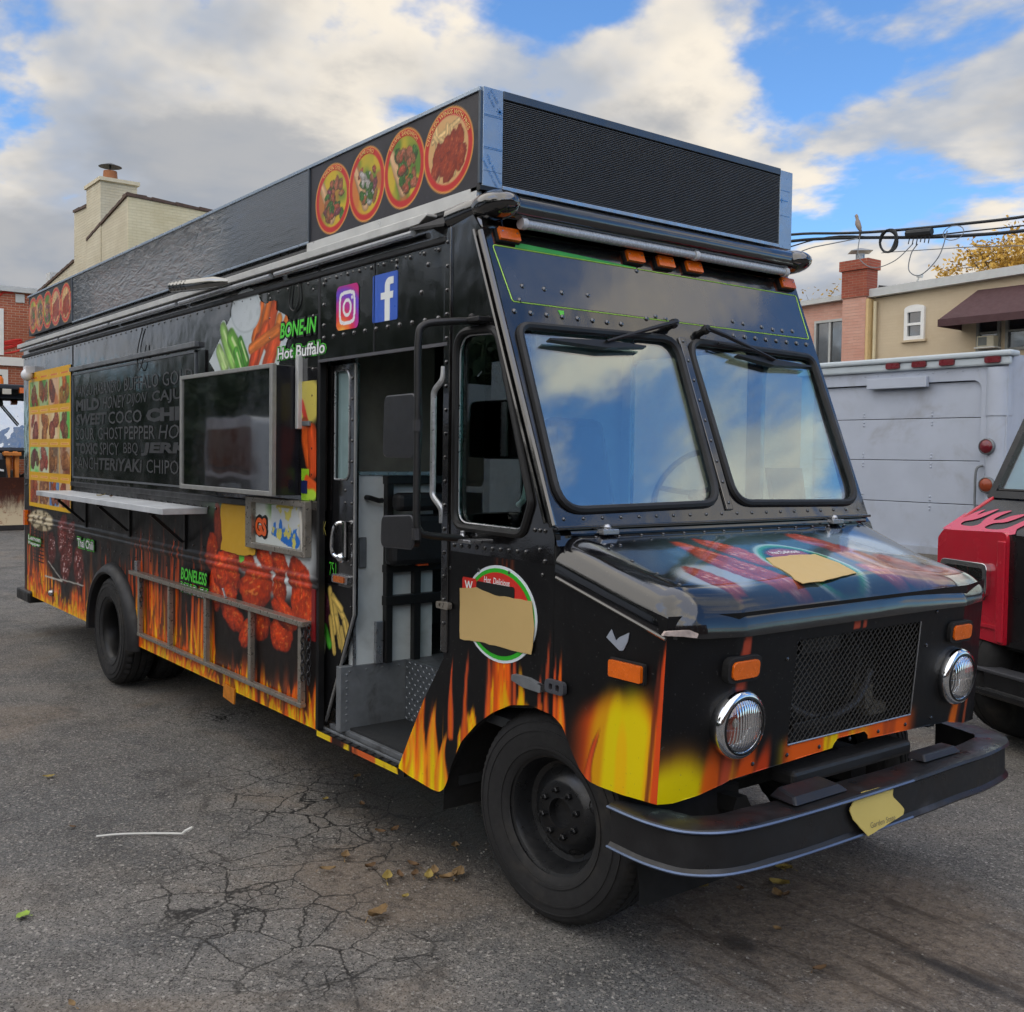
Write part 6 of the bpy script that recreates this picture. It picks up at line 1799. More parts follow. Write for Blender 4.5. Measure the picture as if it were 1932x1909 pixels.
outlined('BONE-IN', -1.915, -1.50, 2.335, 2.415, 0.0065, 0.025, GREEN, BLACKV, T_, 0.18, 0.10)
outlined('Hot Buffalo', -1.945, -1.41, 2.226, 2.288, 0.0065, 0.02, WHITEV, GREEN, T_, 0.05, 0.13)
outlined('BONELESS', -3.345, -2.905, 0.925, 1.002, 0.013, 0.025, GREEN, BLACKV, T_, 0.18, 0.10)
outlined('Mild Buffalo', -3.345, -2.85, 0.845, 0.900, 0.013, 0.02, WHITEV, GREEN, T_, 0.05, 0.13)
outlined('Thai Chili', -5.72, -5.27, 0.95, 1.02, 0.011, 0.02, WHITEV, GREEN, T_, 0.0, 0.14)
outlined('Lemon', -7.37, -6.93, 0.89, 0.93, 0.011, 0.02, WHITEV, GREEN, T_, 0.0, 0.14)
outlined('Pepper', -7.37, -6.93, 0.84, 0.875, 0.011, 0.02, WHITEV, GREEN, T_, 0.0, 0.14)
# carrot and lime strip by the door jamb
A, B = grid(-1.662, -1.500, 1.50, 2.10, 0.006)
cv = Canvas(A, B, (26, 24, 24))
cv.ellipse(-1.60, 2.0, 0.16, 0.12, (200, 186, 90), 0.2)
cv.stroke(-1.66, 1.99, -1.60, 1.88, 0.02, 0.02, (200, 50, 40))
cv.stroke(-1.63, 1.86, -1.57, 1.70, 0.06, 0.05, (228, 96, 34), 0.1, 0.2, 4)
cv.stroke(-1.55, 1.84, -1.53, 1.66, 0.05, 0.05, (222, 84, 34), 0.1, 0.2, 6)
cv.rect(-1.662, -1.58, 1.50, 1.66, (150, 200, 40))
cv.stroke(-1.60, 1.60, -1.52, 1.56, 0.03, 0.04, (222, 90, 36))
cv.ellipse(-1.55, 1.53, 0.06, 0.03, (176, 214, 60), 0.3)
sheet('carrot_picture', SIDE.arr(A, B, 0.0055), cv.linear(), PRINT, T_)
part('blue_notice', MB().plate([(-1.655, 1.535), (-1.595, 1.535), (-1.595, 1.60), (-1.655, 1.60)], F=SIDE, c0=0.005, c1=0.010), mat('notice_navy', lin(24, 34, 84), 0.4))

# small hatch with half-peeled sticker
ht = part('service_hatch', MB().plate([(-2.285, 1.215), (-1.553, 1.215), (-1.553, 1.497), (-2.285, 1.497)], [[(-2.205, 1.246), (-1.583, 1.246), (-1.583, 1.467), (-2.205, 1.467)]], SIDE, 0.0, 0.040), STEEL, bevel=0.004)
A, B = grid(-2.206, -1.582, 1.245, 1.468, 0.005)
cv = Canvas(A, B, (206, 212, 208))
cv.lay(sstep(-2.1, -2.0, A) * sstep(-1.93, -2.0, A) * sstep(1.36, 1.45, B), (120, 160, 90))
cv.lay(sstep(-1.70, -1.64, A), (150, 146, 138))
cv.stroke(-1.66, 1.43, -1.63, 1.25, 0.014, 0.014, (210, 206, 196))
pe = ((A > -2.0) & (A < -1.68 + 0.02 * np.sin(B * 60)) & (B < 1.46) & (B > 1.25 + 0.05 * sstep(-1.75, -2.02, A))).astype(float)
cv.lay(pe, (34, 110, 196))
cv.lay(pe * sstep(0.50, 0.54, fbm(A * 26, B * 16 + 3, 6) * 0.6 + sstep(1.27, 1.44, B) * 0.42), (196, 202, 204))
cv.lay(pe * sstep(0.62, 0.66, fbm(A * 22, B * 22, 16)), (206, 196, 96))
cv.rect(-1.93, -1.74, 1.448, 1.466, (196, 176, 50))
sheet('peeling_sticker', SIDE.arr(A, B, 0.012), cv.linear(), PRINT, ht)
outlined('GS', -2.200, -2.055, 1.285, 1.385, 0.014, 0.06, mat('orange_lettering', lin(228, 96, 40), 0.4), BLACKV, ht, 0.0, 0.12)
lettering('sticker_lettering', 'K', mat('gold_thin_lettering', lin(150, 140, 70), 0.4), T_, SIDE, -1.468, -1.438, 1.335, 1.402, -0.020, -0.01)

# fold-down steel table frame with chain
fr = part('folding_frame', MB().box(-4.27, -1.545, 0.868, 0.895, 0.0, 0.055, SIDE), STEEL, bevel=0.003)
part('frame_bar', MB().box(-4.12, -1.585, 0.452, 0.474, 0.01, 0.045, SIDE), STEEL, fr, bevel=0.003)
for x in (-4.106, -3.508, -2.88, -2.226, -1.607):
    part('frame_upright', MB().box(x - 0.018, x + 0.018, 0.47, 0.87, 0.012, 0.040, SIDE), STEEL, fr, bevel=0.003)
part('frame_hinge', MB().box(-4.22, -4.17, 0.895, 0.965, 0.0, 0.03, SIDE), ALU, fr, bevel=0.003)
part('frame_hook', MB().tube([(-2.62, -0.03, 0.945), (-2.58, -0.03, 0.90), (-2.53, -0.05, 0.905)], 0.007, 6), ALU, fr)


def chain(x, y, z0, z1):
    mb = MB()
    n = int(abs(z1 - z0) / 0.030)
    for k in range(n):
        z = z0 + (z1 - z0) * (k + 0.5) / n
        pts = []
        for t in np.linspace(0, 2 * math.pi, 9)[:-1]:
            u, w = 0.011 * math.cos(t), 0.021 * math.sin(t)
            pts.append((x + (u if k % 2 else 0), y + (0 if k % 2 else u), z + w))
        mb.tube(pts, 0.0035, 5, closed=True)
    return mb


part('chain', chain(-1.555, -0.045, 0.88, 0.60), mat('chain_steel', lin(70, 70, 72), 0.4, 0.8), fr)
part('chain', chain(-1.530, -0.025, 0.88, 0.58), MATS['chain_steel'], fr)
part('chain', chain(-4.07, -0.03, 0.86, 0.66), MATS['chain_steel'], fr)
part('reflective_strip', MB().plate([(-1.530, 0.80), (-1.492, 0.80), (-1.492, 1.062), (-1.530, 1.062)], F=SIDE, c0=0.004, c1=0.011), mat('red_reflective_tape', lin(120, 22, 26), 0.35, var=0.15))
lf = MB().plate([(-2.66, 0.30), (-2.50, 0.285), (-2.49, 0.375), (-2.65, 0.385)], F=SIDE, c0=0.003, c1=0.012)
part('skirt_flap', lf, mat('flap_orange', lin(196, 120, 30), 0.5, var=0.35, vscale=14))
part('rear_marker', MB().box(-7.50, -7.44, 1.02, 1.16, 0.0, 0.03, SIDE), AMBER)
part('rear_bumper', MB().box(-7.75, -7.28, -0.04, BW + 0.04, 0.29, 0.40), BLACKM, bevel=0.02)
part('pull_pin', MB().ball((-6.55, -0.01, 0.47), 0.03, 8, 5), ALU)

# chrome perforated exhaust tip pointing out over the serving window
ex = part('vent_pipe', MB().tube([(-2.50, -0.03, 2.70), (-2.58, -0.10, 2.70), (-3.05, -0.17, 2.722)], [0.016, 0.034, 0.036], 14), mat('steel_pipe', lin(150, 150, 148), 0.16, 1.0, var=0.1), smooth=True)
hm = MB()
for k in range(5):
    for j in range(4):
        t = 0.60 + 0.09 * k
        c = Vector((-2.58, -0.10, 2.70)).lerp(Vector((-3.05, -0.17, 2.722)), t)
        a = 0.5 + j * 0.5
        n = Vector((0, -math.cos(a - 1.2), -math.sin(a - 1.2)))
        hm.lathe([(0.006, 0.0), (0.0003, 0.0005)], c + n * 0.0365, n, 6)
part('vent_hole', hm, DARK, ex)
part('loose_cable', MB().tube(smoothpath([(-4.10, -0.012, 2.58), (-4.20, -0.012, 2.44), (-4.14, -0.03, 2.30), (-4.06, -0.03, 2.33), (-4.02, -0.012, 2.46)], 8), 0.004, 5), BLACKM)
part('loose_cable', MB().tube(smoothpath([(-1.78, -0.010, 2.60), (-1.80, -0.010, 2.50), (-1.745, -0.010, 2.465), (-1.69, -0.010, 2.51), (-1.70, -0.010, 2.60)], 8), 0.003, 5), BLACKM)
# ---------------------------------------------------------------- sliding door, step well, cab interior
DF = Frame((0, 0.05, 0), (1, 0, 0), (0, 0, 1), (0, -1, 0))
dpoly = [(-1.60, 0.392), (-1.502, 0.392), (-1.222, 0.965), (-1.222, 2.17), (-1.60, 2.17)]
dwin = rpoly([(-1.405, 1.612), (-1.262, 1.612), (-1.262, 2.142), (-1.405, 2.142)], [0.01, 0.05, 0.05, 0.01], 5)
door = part('sliding_door', MB().plate(dpoly, [dwin], DF, -0.03, 0.0), BLACK)
part('door_window', MB().plate(dwin, F=DF, c0=-0.020, c1=-0.015), mat('door_pane_reflection', lin(126, 150, 152), 0.12, coat=0.6, var=0.25, vscale=3.0), door)  # pale teal paints the reflection in the glass
part('window_trim', MB().tube([DF(a, b, 0.002) for a, b in dwin], 0.005, 6, closed=True), ALU, door, smooth=True)
part('door_edge', MB().tube([DF(-1.222, 2.17, -0.01), DF(-1.222, 0.965, -0.01), DF(-1.502, 0.392, -0.01)], 0.009, 6), mat('door_edge_worn', lin(150, 150, 150), 0.4, 0.5), door)
hd = part('door_handle', MB().tube(smoothpath([DF(-1.285, 1.40, 0.01), DF(-1.300, 1.402, 0.045), DF(-1.325, 1.34, 0.055), DF(-1.335, 1.26, 0.05), DF(-1.315, 1.235, 0.03)], 5), 0.010, 8).tube([DF(-1.282, 1.41, 0.012), DF(-1.282, 1.24, 0.012)], 0.012, 8), CHROME, door, smooth=True)
part('lock', MB().ball(DF(-1.30, 1.235, 0.02), 0.026, 10, 6), CHROME, hd, smooth=True)
tl = part('door_marker', MB().plate(rrect(-1.395, -1.238, 1.108, 1.150, 0.01), F=DF, c0=0.0, c1=0.022), ALU, door, bevel=0.003)
part('lens', MB().plate(rrect(-1.365, -1.262, 1.114, 1.144, 0.006), F=DF, c0=0.01, c1=0.030), mat('dull_amber', lin(170, 88, 34), 0.3, var=0.2, vscale=40), tl, bevel=0.003)
lettering('door_lettering', '751', GREEN, door, DF, -1.455, -1.385, 1.135, 1.200, 0.003, -0.01)
rivets('rivet_row', [DF(-1.237, z, 0.0) for z in np.linspace(1.0, 2.1, 12)] + [DF(-1.30, z, 0.0) for z in (1.5, 1.56)], 0.008, (0, -1, 0), door)
A, B = grid(-1.56, -1.224, 0.40, 1.09, 0.006)
cv = Canvas(A, B, (16, 16, 18))
cv.piece(-1.50, 0.95, 0.06, 0.10, 0.2, (92, 40, 60), (190, 150, 170), (24, 10, 14), 5, 0.4, 9)
for x0, z0, x1, z1 in ((-1.45, 1.06, -1.40, 0.86), (-1.40, 1.0, -1.34, 0.80), (-1.35, 0.98, -1.26, 0.90), (-1.38, 0.93, -1.30, 0.76), (-1.33, 0.88, -1.28, 0.74), (-1.44, 0.92, -1.40, 0.76), (-1.30, 0.92, -1.25, 0.82), (-1.42, 1.03, -1.33, 0.98)):
    cv.stroke(x0, z0, x1, z1, 0.022, 0.02, (206, 176, 92), 0.12, 0.25, int(x0 * -70))
cv.stroke(-1.50, 0.86, -1.45, 0.79, 0.03, 0.026, (84, 190, 60), 0.1, 0.3, 5)
cv.ellipse(-1.52, 0.78, 0.03, 0.06, (190, 186, 160), 0.15)
flames(cv, -1.55, -1.40, 0.40, 0.35, 9, 1.0, (0.02, 0.03), 0.9)
edge_x = np.interp(B, [0.392, 0.965, 1.2], [-1.506, -1.226, -1.226])
sheet('fries_picture', DF.arr(np.minimum(A, edge_x), B, 0.0015), cv.linear(), PRINT, door)

sill_x, sill_z = np.meshgrid(np.linspace(-1.475, -0.70, 90), np.linspace(0.332, 0.360, 6), indexing='ij')
cv = Canvas(sill_x, sill_z, (40, 20, 18))
cv.lay(sstep(0.40, 0.55, fbm(sill_x * 14, sill_z * 4, 3)), (206, 96, 44))
cv.lay(sstep(0.50, 0.62, fbm(sill_x * 11 + 7, sill_z * 4, 8)), (226, 196, 30))
sheet('sill_wrap', SIDE.arr(sill_x, sill_z, 0.006), cv.linear(), PRINT, T_)
part('step_sill', MB().box(-1.475, -0.66, 0.0, 0.10, 0.330, 0.360), BLACKM)
part('sill_track', MB().box(-1.47, -0.66, 0.028, 0.040, 0.360, 0.372), GREYSTEEL, bevel=0.002)
part('sill_track', MB().box(-1.47, -0.66, 0.062, 0.085, 0.360, 0.385), GREYSTEEL, bevel=0.002)
tr = MB()
for k in range(11):
    tr.box(-1.42 + k * 0.072, -1.375 + k * 0.072, -0.001, 0.022, 0.360, 0.366)
part('sill_tread', tr, mat('tread_strip', lin(30, 30, 31), 0.9, bump=0.002, bscale=300))['kind'] = 'stuff'
part('step_floor', MB().box(-1.32, -0.36, 0.085, 0.42, 0.355, 0.395), mat('step_mat', lin(34, 36, 38), 0.8, var=0.2, bump=0.001, bscale=120))
part('step_riser', MB().box(-1.345, -1.300, 0.03, 0.42, 0.38, 0.700), GREYSTEEL, bevel=0.004)
rivets('rivet_row', [(-1.299, 0.065, z) for z in np.linspace(0.43, 0.66, 8)] + [(-1.299, y, 0.675) for y in np.linspace(0.08, 0.36, 4)], 0.007, (1, 0, 0), None, GREYSTEEL)
# diamond plate: small raised lozenges on the inner riser and the floor edge
PLATE = mat('diamond_plate', lin(130, 136, 142), 0.38, 0.7, var=0.2, vscale=12)
part('inner_riser', MB().box(-1.30, -0.36, 0.40, 0.42, 0.38, 0.700), PLATE)
dm = MB()
for j in range(12):
    for i in range(36):
        a, b = -1.285 + i * 0.026, 0.405 + j * 0.026
        s_ = 1 if (i + j) % 2 else -1
        d1, d2 = 0.009, 0.003
        c, sn = 0.7071, 0.7071 * s_
        pts = [(a + c * d1, b + sn * d1), (a - sn * d2, b + c * d2), (a - c * d1, b - sn * d1), (a + sn * d2, b - c * d2)]
        V = [Vector((p[0], 0.3995, p[1])) for p in pts] + [Vector((a, 0.3955, b))]
        dm.add(V, [(0, 1, 4), (1, 2, 4), (2, 3, 4), (3, 0, 4)])
d_o = part('plate_studs', dm, PLATE)
d_o['kind'] = 'stuff'
FLOORM = mat('cab_floor', lin(96, 100, 104), 0.5, 0.3, var=0.2)
part('cab_floor', MB().box(-1.34, 0.10, 0.42, BW - 0.04, 0.66, 0.700).box(-0.36, 0.10, 0.10, 0.42, 0.66, 0.70), FLOORM)
part('cab_partition', MB().box(-1.345, -1.305, 0.10, 0.56, 0.70, 1.645), WHITEP)
part('cab_partition', MB().box(-1.345, -1.305, 0.10, 0.56, 1.648, 2.60), mat('olive_grey_panel', lin(92, 92, 84), 0.6, var=0.2, dirt=(lin(60, 60, 54), 0.45, 0.7, 0.7)))
part('cab_partition', MB().box(-1.345, -1.305, 1.22, BW - 0.03, 0.70, 2.60), WHITEP)
part('added_pale_backing', MB().box(-1.64, -1.31, 0.15, 0.17, 0.70, 2.60), mat('pale_backing', lin(186, 200, 200), 0.5, var=0.08))  # pale panel added so the door window looks light
part('partition_trim', MB().box(-1.304, -1.296, 0.10, 0.56, 1.635, 1.652).box(-1.304, -1.296, 0.098, 0.112, 0.7, 2.2), ALU)
part('passage_wall', MB().box(-2.2, -2.16, 0.3, 1.5, 0.70, 2.60), mat('kitchen_dark', lin(52, 54, 56), 0.6))
part('headliner', MB().box(-1.34, -0.20, 0.05, BW - 0.05, 2.60, 2.64), mat('headliner', lin(206, 212, 212), 0.7))
part('door_pull', MB().tube([(-1.300, 0.165, 1.525), (-1.27, 0.165, 1.525), (-1.262, 0.215, 1.510), (-1.262, 0.235, 1.512)], 0.013, 8), BLACKM, smooth=True)
part('latch_plate', MB().box(-1.304, -1.290, 0.125, 0.165, 1.18, 1.33), GREYSTEEL, bevel=0.004)
st = part('jump_seat', MB().box(-1.30, -1.262, 0.262, 0.300, 0.70, 1.62).box(-1.30, -1.262, 0.425, 0.465, 0.70, 1.20), BLACKM, bevel=0.004)
for z0_, z1_ in ((1.590, 1.632), (0.985, 1.035), (1.15, 1.19)):
    part('seat_cross_bar', MB().box(-1.303, -1.258, 0.258, 0.62, z0_, z1_), BLACKM, st, bevel=0.004)
part('seat_back', MB().box(-1.255, -1.17, 0.235, 0.62, 1.19, 1.44), mat('seat_vinyl', lin(24, 24, 26), 0.5, bump=0.001, bscale=60), st, bevel=0.03)
part('head_rest', MB().box(-1.245, -1.16, 0.27, 0.60, 1.46, 1.55), MATS['seat_vinyl'], st, bevel=0.025)
part('seat_post_foot', MB().box(-1.302, -1.28, 0.215, 0.258, 0.70, 0.91), ALU, st, bevel=0.003)
part('seat_buckle', MB().box(-1.22, -1.19, 0.40, 0.46, 1.185, 1.20), mat('buckle_orange', lin(226, 90, 40), 0.4), st)
ds = part('driver_seat', MB().box(-1.02, -0.55, 1.10, 1.62, 1.12, 1.24), MATS['seat_vinyl'], bevel=0.04)
part('seat_back', MB().hexa([(-1.06, 1.12, 1.22), (-0.96, 1.12, 1.22), (-0.96, 1.60, 1.22), (-1.06, 1.60, 1.22), (-1.20, 1.16, 1.95), (-1.10, 1.16, 1.95), (-1.10, 1.56, 1.95), (-1.20, 1.56, 1.95)]), MATS['seat_vinyl'], ds, bevel=0.05)
part('seat_pedestal', MB().box(-0.95, -0.62, 1.22, 1.50, 0.70, 1.12), BLACKM, ds)
DASH = mat('dash_grey', lin(150, 154, 150), 0.6, var=0.1)
part('inner_wall', MB().box(-1.30, -1.23, BW - 0.05, BW - 0.035, 0.70, 2.60), WHITEP)
part('inner_wall', MB().box(-1.23, -0.02, BW - 0.05, BW - 0.035, 0.70, 1.29), WHITEP)
dash = part('dashboard', MB().hexa([(-0.05, 0.12, 1.15), (0.27, 0.03, 1.15), (0.27, BW - 0.03, 1.15), (-0.05, BW - 0.12, 1.15), (-0.02, 0.40, 1.50), (0.26, 0.03, 1.47), (0.26, BW - 0.03, 1.47), (-0.02, BW - 0.12, 1.50)]), DASH, bevel=0.02)
part('dash_binder', MB().hexa([(-0.02, 1.08, 1.505), (0.24, 1.02, 1.480), (0.24, 1.38, 1.480), (-0.02, 1.40, 1.505), (-0.02, 1.08, 1.545), (0.24, 1.02, 1.515), (0.24, 1.38, 1.515), (-0.02, 1.40, 1.545)]), mat('white_box', lin(226, 228, 224), 0.6), dash)
part('dash_tablet', MB().hexa([(0.10, 1.50, 1.50), (0.13, 1.50, 1.49), (0.10, 1.78, 1.49), (0.07, 1.78, 1.50), (0.02, 1.55, 1.70), (0.05, 1.55, 1.70), (0.02, 1.83, 1.70), (-0.01, 1.83, 1.70)]), BLACKM, dash)
part('dash_tray', MB().box(0.02, 0.22, 0.12, 0.46, 1.49, 1.54), mat('tray_white', lin(210, 216, 214), 0.5), dash, bevel=0.006)
sw = part('steering_wheel', MB().tube([(-0.25 + 0.10 * math.sin(t), 1.32 + 0.205 * math.cos(t), 1.60 + 0.17 * math.sin(t)) for t in np.linspace(0, 6.283, 29)[:-1]], 0.014, 8, closed=True), mat('wheel_black', lin(22, 22, 24), 0.45), smooth=True)
part('spoke', MB().tube([(-0.25, 1.12, 1.60), (-0.22, 1.32, 1.57), (-0.25, 1.52, 1.60)], 0.014, 6).tube([(-0.22, 1.32, 1.57), (0.0, 1.32, 1.42)], 0.03, 8), MATS['wheel_black'], sw)
part('grab_rail', MB().tube(smoothpath([(-0.372, -0.005, 2.10), (-0.374, -0.008, 2.055), (-0.385, -0.012, 2.035), (-0.418, -0.02, 2.0), (-0.424, -0.02, 1.95), (-0.424, -0.02, 1.80), (-0.424, -0.02, 1.62), (-0.420, -0.02, 1.57), (-0.388, -0.012, 1.535), (-0.376, -0.006, 1.51), (-0.376, -0.004, 1.46)], 5), 0.013, 8), mat('worn_alu_rail', lin(196, 198, 200), 0.35, 0.8, var=0.2, vscale=40), smooth=True)
part('grab_rail', MB().tube(smoothpath([(-0.10, 0.20, 2.10), (-0.08, 0.20, 2.02), (-0.08, 0.20, 1.62), (-0.13, 0.20, 1.54)], 5), 0.012, 8), MATS['worn_alu_rail'], smooth=True)

# ---------------------------------------------------------------- mirrors on their loop bracket
MX, MY = -0.19, -0.245
arm = part('mirror_bracket', MB().tube(smoothpath([(-0.14, -0.01, 2.262), (-0.16, -0.13, 2.252), (-0.185, -0.225, 2.232), (MX, MY, 2.17), (MX, MY, 1.95), (MX, MY, 1.70), (MX, MY, 1.50), (-0.188, -0.235, 1.450), (-0.185, -0.19, 1.428), (-0.19, -0.01, 1.408)], 6), 0.0145, 10), BLACKM, smooth=True)
part('mirror_mount', MB().box(-0.20, -0.06, 2.252, 2.272, 0.0, 0.06, SIDE).ball((-0.13, -0.04, 2.275), 0.014, 8, 5), BLACKM, arm, bevel=0.004)
part('mirror_mount', MB().box(-0.24, -0.10, 1.396, 1.410, 0.0, 0.06, SIDE).lathe([(0.015, 0), (0.010, 0.02), (0.0105, 0.03), (0.001, 0.032)], (-0.19, -0.03, 1.41), (0, 0, 1), 10), ALU, arm, bevel=0.003)
for k, (z0, z1, a0, a1) in enumerate(((1.730, 1.970, -0.318, -0.012), (1.365, 1.505, -0.335, -0.018))):
    MFm = Frame((MX, MY, 0), (0.93, -0.10, 0), (0, 0, 1), (0.36, -0.93, 0))
    sh_ = rpoly([(a0, z0), (a1, z0 + (0.0 if k == 0 else 0.012)), (a1, z1), (a0 + 0.01, z1 - (0.0 if k == 0 else 0.02))], 0.035, 5)
    mm = part('mirror', MB().plate(sh_, F=MFm, c0=-0.04, c1=0.012), mat('mirror_shell', lin(24, 25, 28), 0.38, var=0.1, bump=0.0004, bscale=200), arm, smooth=True, bevel=0.012)
    part('mirror_rim', MB().tube([MFm(q_[0], q_[1], 0.006) for q_ in sh_], 0.005, 6, closed=True), mat('mirror_rim', lin(58, 60, 66), 0.4), mm, smooth=True)
    part('mirror_glass', MB().plate([(MFm_[0] * 0.94 + 0.06 * (a0 + a1) / 2, MFm_[1] * 0.94 + 0.06 * (z0 + z1) / 2) for MFm_ in sh_], F=MFm, c0=-0.0415, c1=-0.0405), mat('mirror_silver', lin(226, 230, 232), 0.03, 1.0, var=0.03, rvar=0.02), mm)
    mm['label'] = 'large black mirror shell' if k == 0 else 'small black spot mirror shell below'
    part('mirror_clamp', MB().tube([(MX, MY, (z0 + z1) / 2 - 0.022), (MX, MY, (z0 + z1) / 2 + 0.022)], 0.0185, 8).box(MX - 0.03, MX - 0.01, MY - 0.006, MY + 0.012, (z0 + z1) / 2 - 0.012, (z0 + z1) / 2 + 0.012), mat('clamp_dark', lin(60, 60, 62), 0.45, 0.5), arm, smooth=True)

# ---------------------------------------------------------------- wheels
TYRE = mat('tyre_rubber', lin(30, 30, 31), 0.8, var=0.25, vscale=12, bump=0.0008, bscale=140, dirt=(lin(74, 68, 60), 0.50, 0.75, 0.6))
RIMB = mat('rim_black', lin(27, 28, 30), 0.33, var=0.2, vscale=12, spec=0.5)
RIMR = mat('rear_rim_black', lin(12, 12, 13), 0.42, var=0.2, vscale=12, spec=0.3)


def wheel(name, c, out, r=0.40, wd=0.20, rear=False, parent=None, steer=0.0, blocks=64, label=None):
    """out: +1 if the outer face looks to -y"""
    w = bpy.data.objects.new(name, None)
    COL.objects.link(w)
    w.location = c
    w.rotation_euler = (0, 0, steer)
    LOCAL.add(w.name)
    w.parent = parent or T_
    if (parent or T_).name not in LOCAL:
        w.matrix_parent_inverse = Matrix.Translation(-(parent or T_).location)
    if label:
        w['label'] = label
    o = -1.0 * out
    # tyre carcass with tread blocks: angular steps alternate crown radius at the shoulder
    prof = [(0.222, 0.02), (0.235, 0.008), (0.250, 0.003), (0.2505, -0.001), (0.262, -0.003), (0.2625, 0.001), (0.30, -0.006), (0.318, -0.0062), (0.3185, -0.0092), (0.326, -0.0088), (0.3265, -0.0056), (0.352, -0.002), (0.3525, -0.005), (0.357, -0.004), (0.3575, 0.001), (0.374, 0.008)]
    seg = blocks * 2
    half = wd / 2
    V, Fc = [], []
    rows = [(p[0], -half + p[1]) for p in prof]
    crown = [(-half + 0.018, 0.386), (-half + 0.035, 0.397), (-half + 0.058, 0.400), (-half + 0.062, 0.384), (-half + 0.070, 0.384), (-half + 0.074, 0.401), (-0.006, 0.402), (-0.004, 0.385), (0.004, 0.385), (0.006, 0.402),
             (half - 0.074, 0.401), (half - 0.070, 0.384), (half - 0.062, 0.384), (half - 0.058, 0.400), (half - 0.035, 0.397), (half - 0.018, 0.386)]
    n = 0
    for k in range(seg):
        a = 2 * math.pi * k / seg
        cut_ = (k % 2 == 1)
        ring = [(rr_, h, 0.0) for rr_, h in rows] + [(rr_ - ((0.012 if rear else 0.006) if cut_ and (i < 3 or i > 12) else 0) - ((0.006 if rear else 0.002) if cut_ and 4 < i < 11 else 0), h, 0) for i, (h, rr_) in enumerate(crown)] + [(rr_, -h, 0) for rr_, h in reversed(rows)]
        n = len(ring)
        for rr_, h, _ in ring:
            V.append((rr_ * math.cos(a), h * out, rr_ * math.sin(a)))
    for k in range(seg):
        l = (k + 1) % seg
        for i in range(n - 1):
            q = (k * n + i, k * n + i + 1, l * n + i + 1, l * n + i)
            Fc.append(q if out > 0 else q[::-1])
    zf_ = 0.004 - c[2] - 0.006
    V = [(x_, y_ * (1 + 0.10 * max(0.0, min(1.0, (-z_ - 0.30) / 0.1)) ** 2), max(z_, zf_ + 0.010 * min(1.0, abs(x_) * 6) ** 2)) for x_, y_, z_ in V]
    ty = mesh_obj('tyre', V, Fc, TYRE, w, True, 28)
    ax_ = (0, o, 0)
    dp = 0.02 if rear else 0.0
    if rear:
        pr = [(0.205, -0.10), (0.214, 0.06), (0.228, 0.092), (0.226, 0.098), (0.212, 0.090), (0.196, 0.06), (0.190, 0.0), (0.186, -0.06), (0.150, -0.085), (0.09, -0.09), (0.08, -0.08), (0.001, -0.08)]
    else:
        pr = [(0.20, -0.08), (0.213, 0.05), (0.230, 0.082), (0.2275, 0.090), (0.215, 0.084), (0.203, 0.062), (0.196, 0.030), (0.188, 0.012), (0.168, 0.004), (0.145, 0.024), (0.122, 0.042), (0.112, 0.046), (0.070, 0.046), (0.060, 0.050), (0.056, 0.050), (0.054, 0.02), (0.001, 0.015)]
    rim = mesh_obj('rim', *(lambda m_: (m_.v, m_.f))(MB().lathe(pr, (0, 0, 0), ax_, 48)), RIMR if rear else RIMB, w, True, 35)
    if not rear:
        for k in range(8):
            a = 2 * math.pi * (k + 0.3) / 8
            c0 = Vector((0.088 * math.cos(a), 0.0, 0.088 * math.sin(a)))
            mesh_obj('lug_nut', *(lambda m_: (m_.v, m_.f))(MB().lathe([(0.0135, 0.044), (0.0135, 0.062), (0.010, 0.066), (0.006, 0.066), (0.006, 0.078), (0.0005, 0.079)], c0, ax_, 6)), RIMB, rim)
        for k in range(4):
            a = 2 * math.pi * (k + 0.22) / 4
            e1, e2 = Vector((math.cos(a), 0, math.sin(a))), Vector((-math.sin(a), 0, math.cos(a)))
            V2, n2 = [], 16
            c0 = e1 * 0.158
            for i in range(n2):
                t = 2 * math.pi * i / n2
                rad_ = e1 * 0.020 * math.cos(t) + e2 * 0.036 * math.sin(t)
                p = c0 + rad_
                rr_ = math.hypot(p.x, p.z)
                V2.append(Vector((p.x, o * (float(np.interp(rr_, [0.122, 0.145, 0.168, 0.188], [0.042, 0.024, 0.004, 0.012])) + 0.0015), p.z)))
            V2.append(c0 + Vector((0, o * 0.0055, 0)))
            mesh_obj('hand_hole', V2, [(i, (i + 1) % n2, n2) for i in range(n2)], DARK, rim)
    else:
        for k in range(8):
            a = 2 * math.pi * k / 8
            c0 = Vector((0.105 * math.cos(a), 0.0, 0.105 * math.sin(a)))
            mesh_obj('lug_nut', *(lambda m_: (m_.v, m_.f))(MB().lathe([(0.014, -0.09), (0.014, -0.065), (0.001, -0.063)], c0, ax_, 6)), RIMB, rim)
    return w


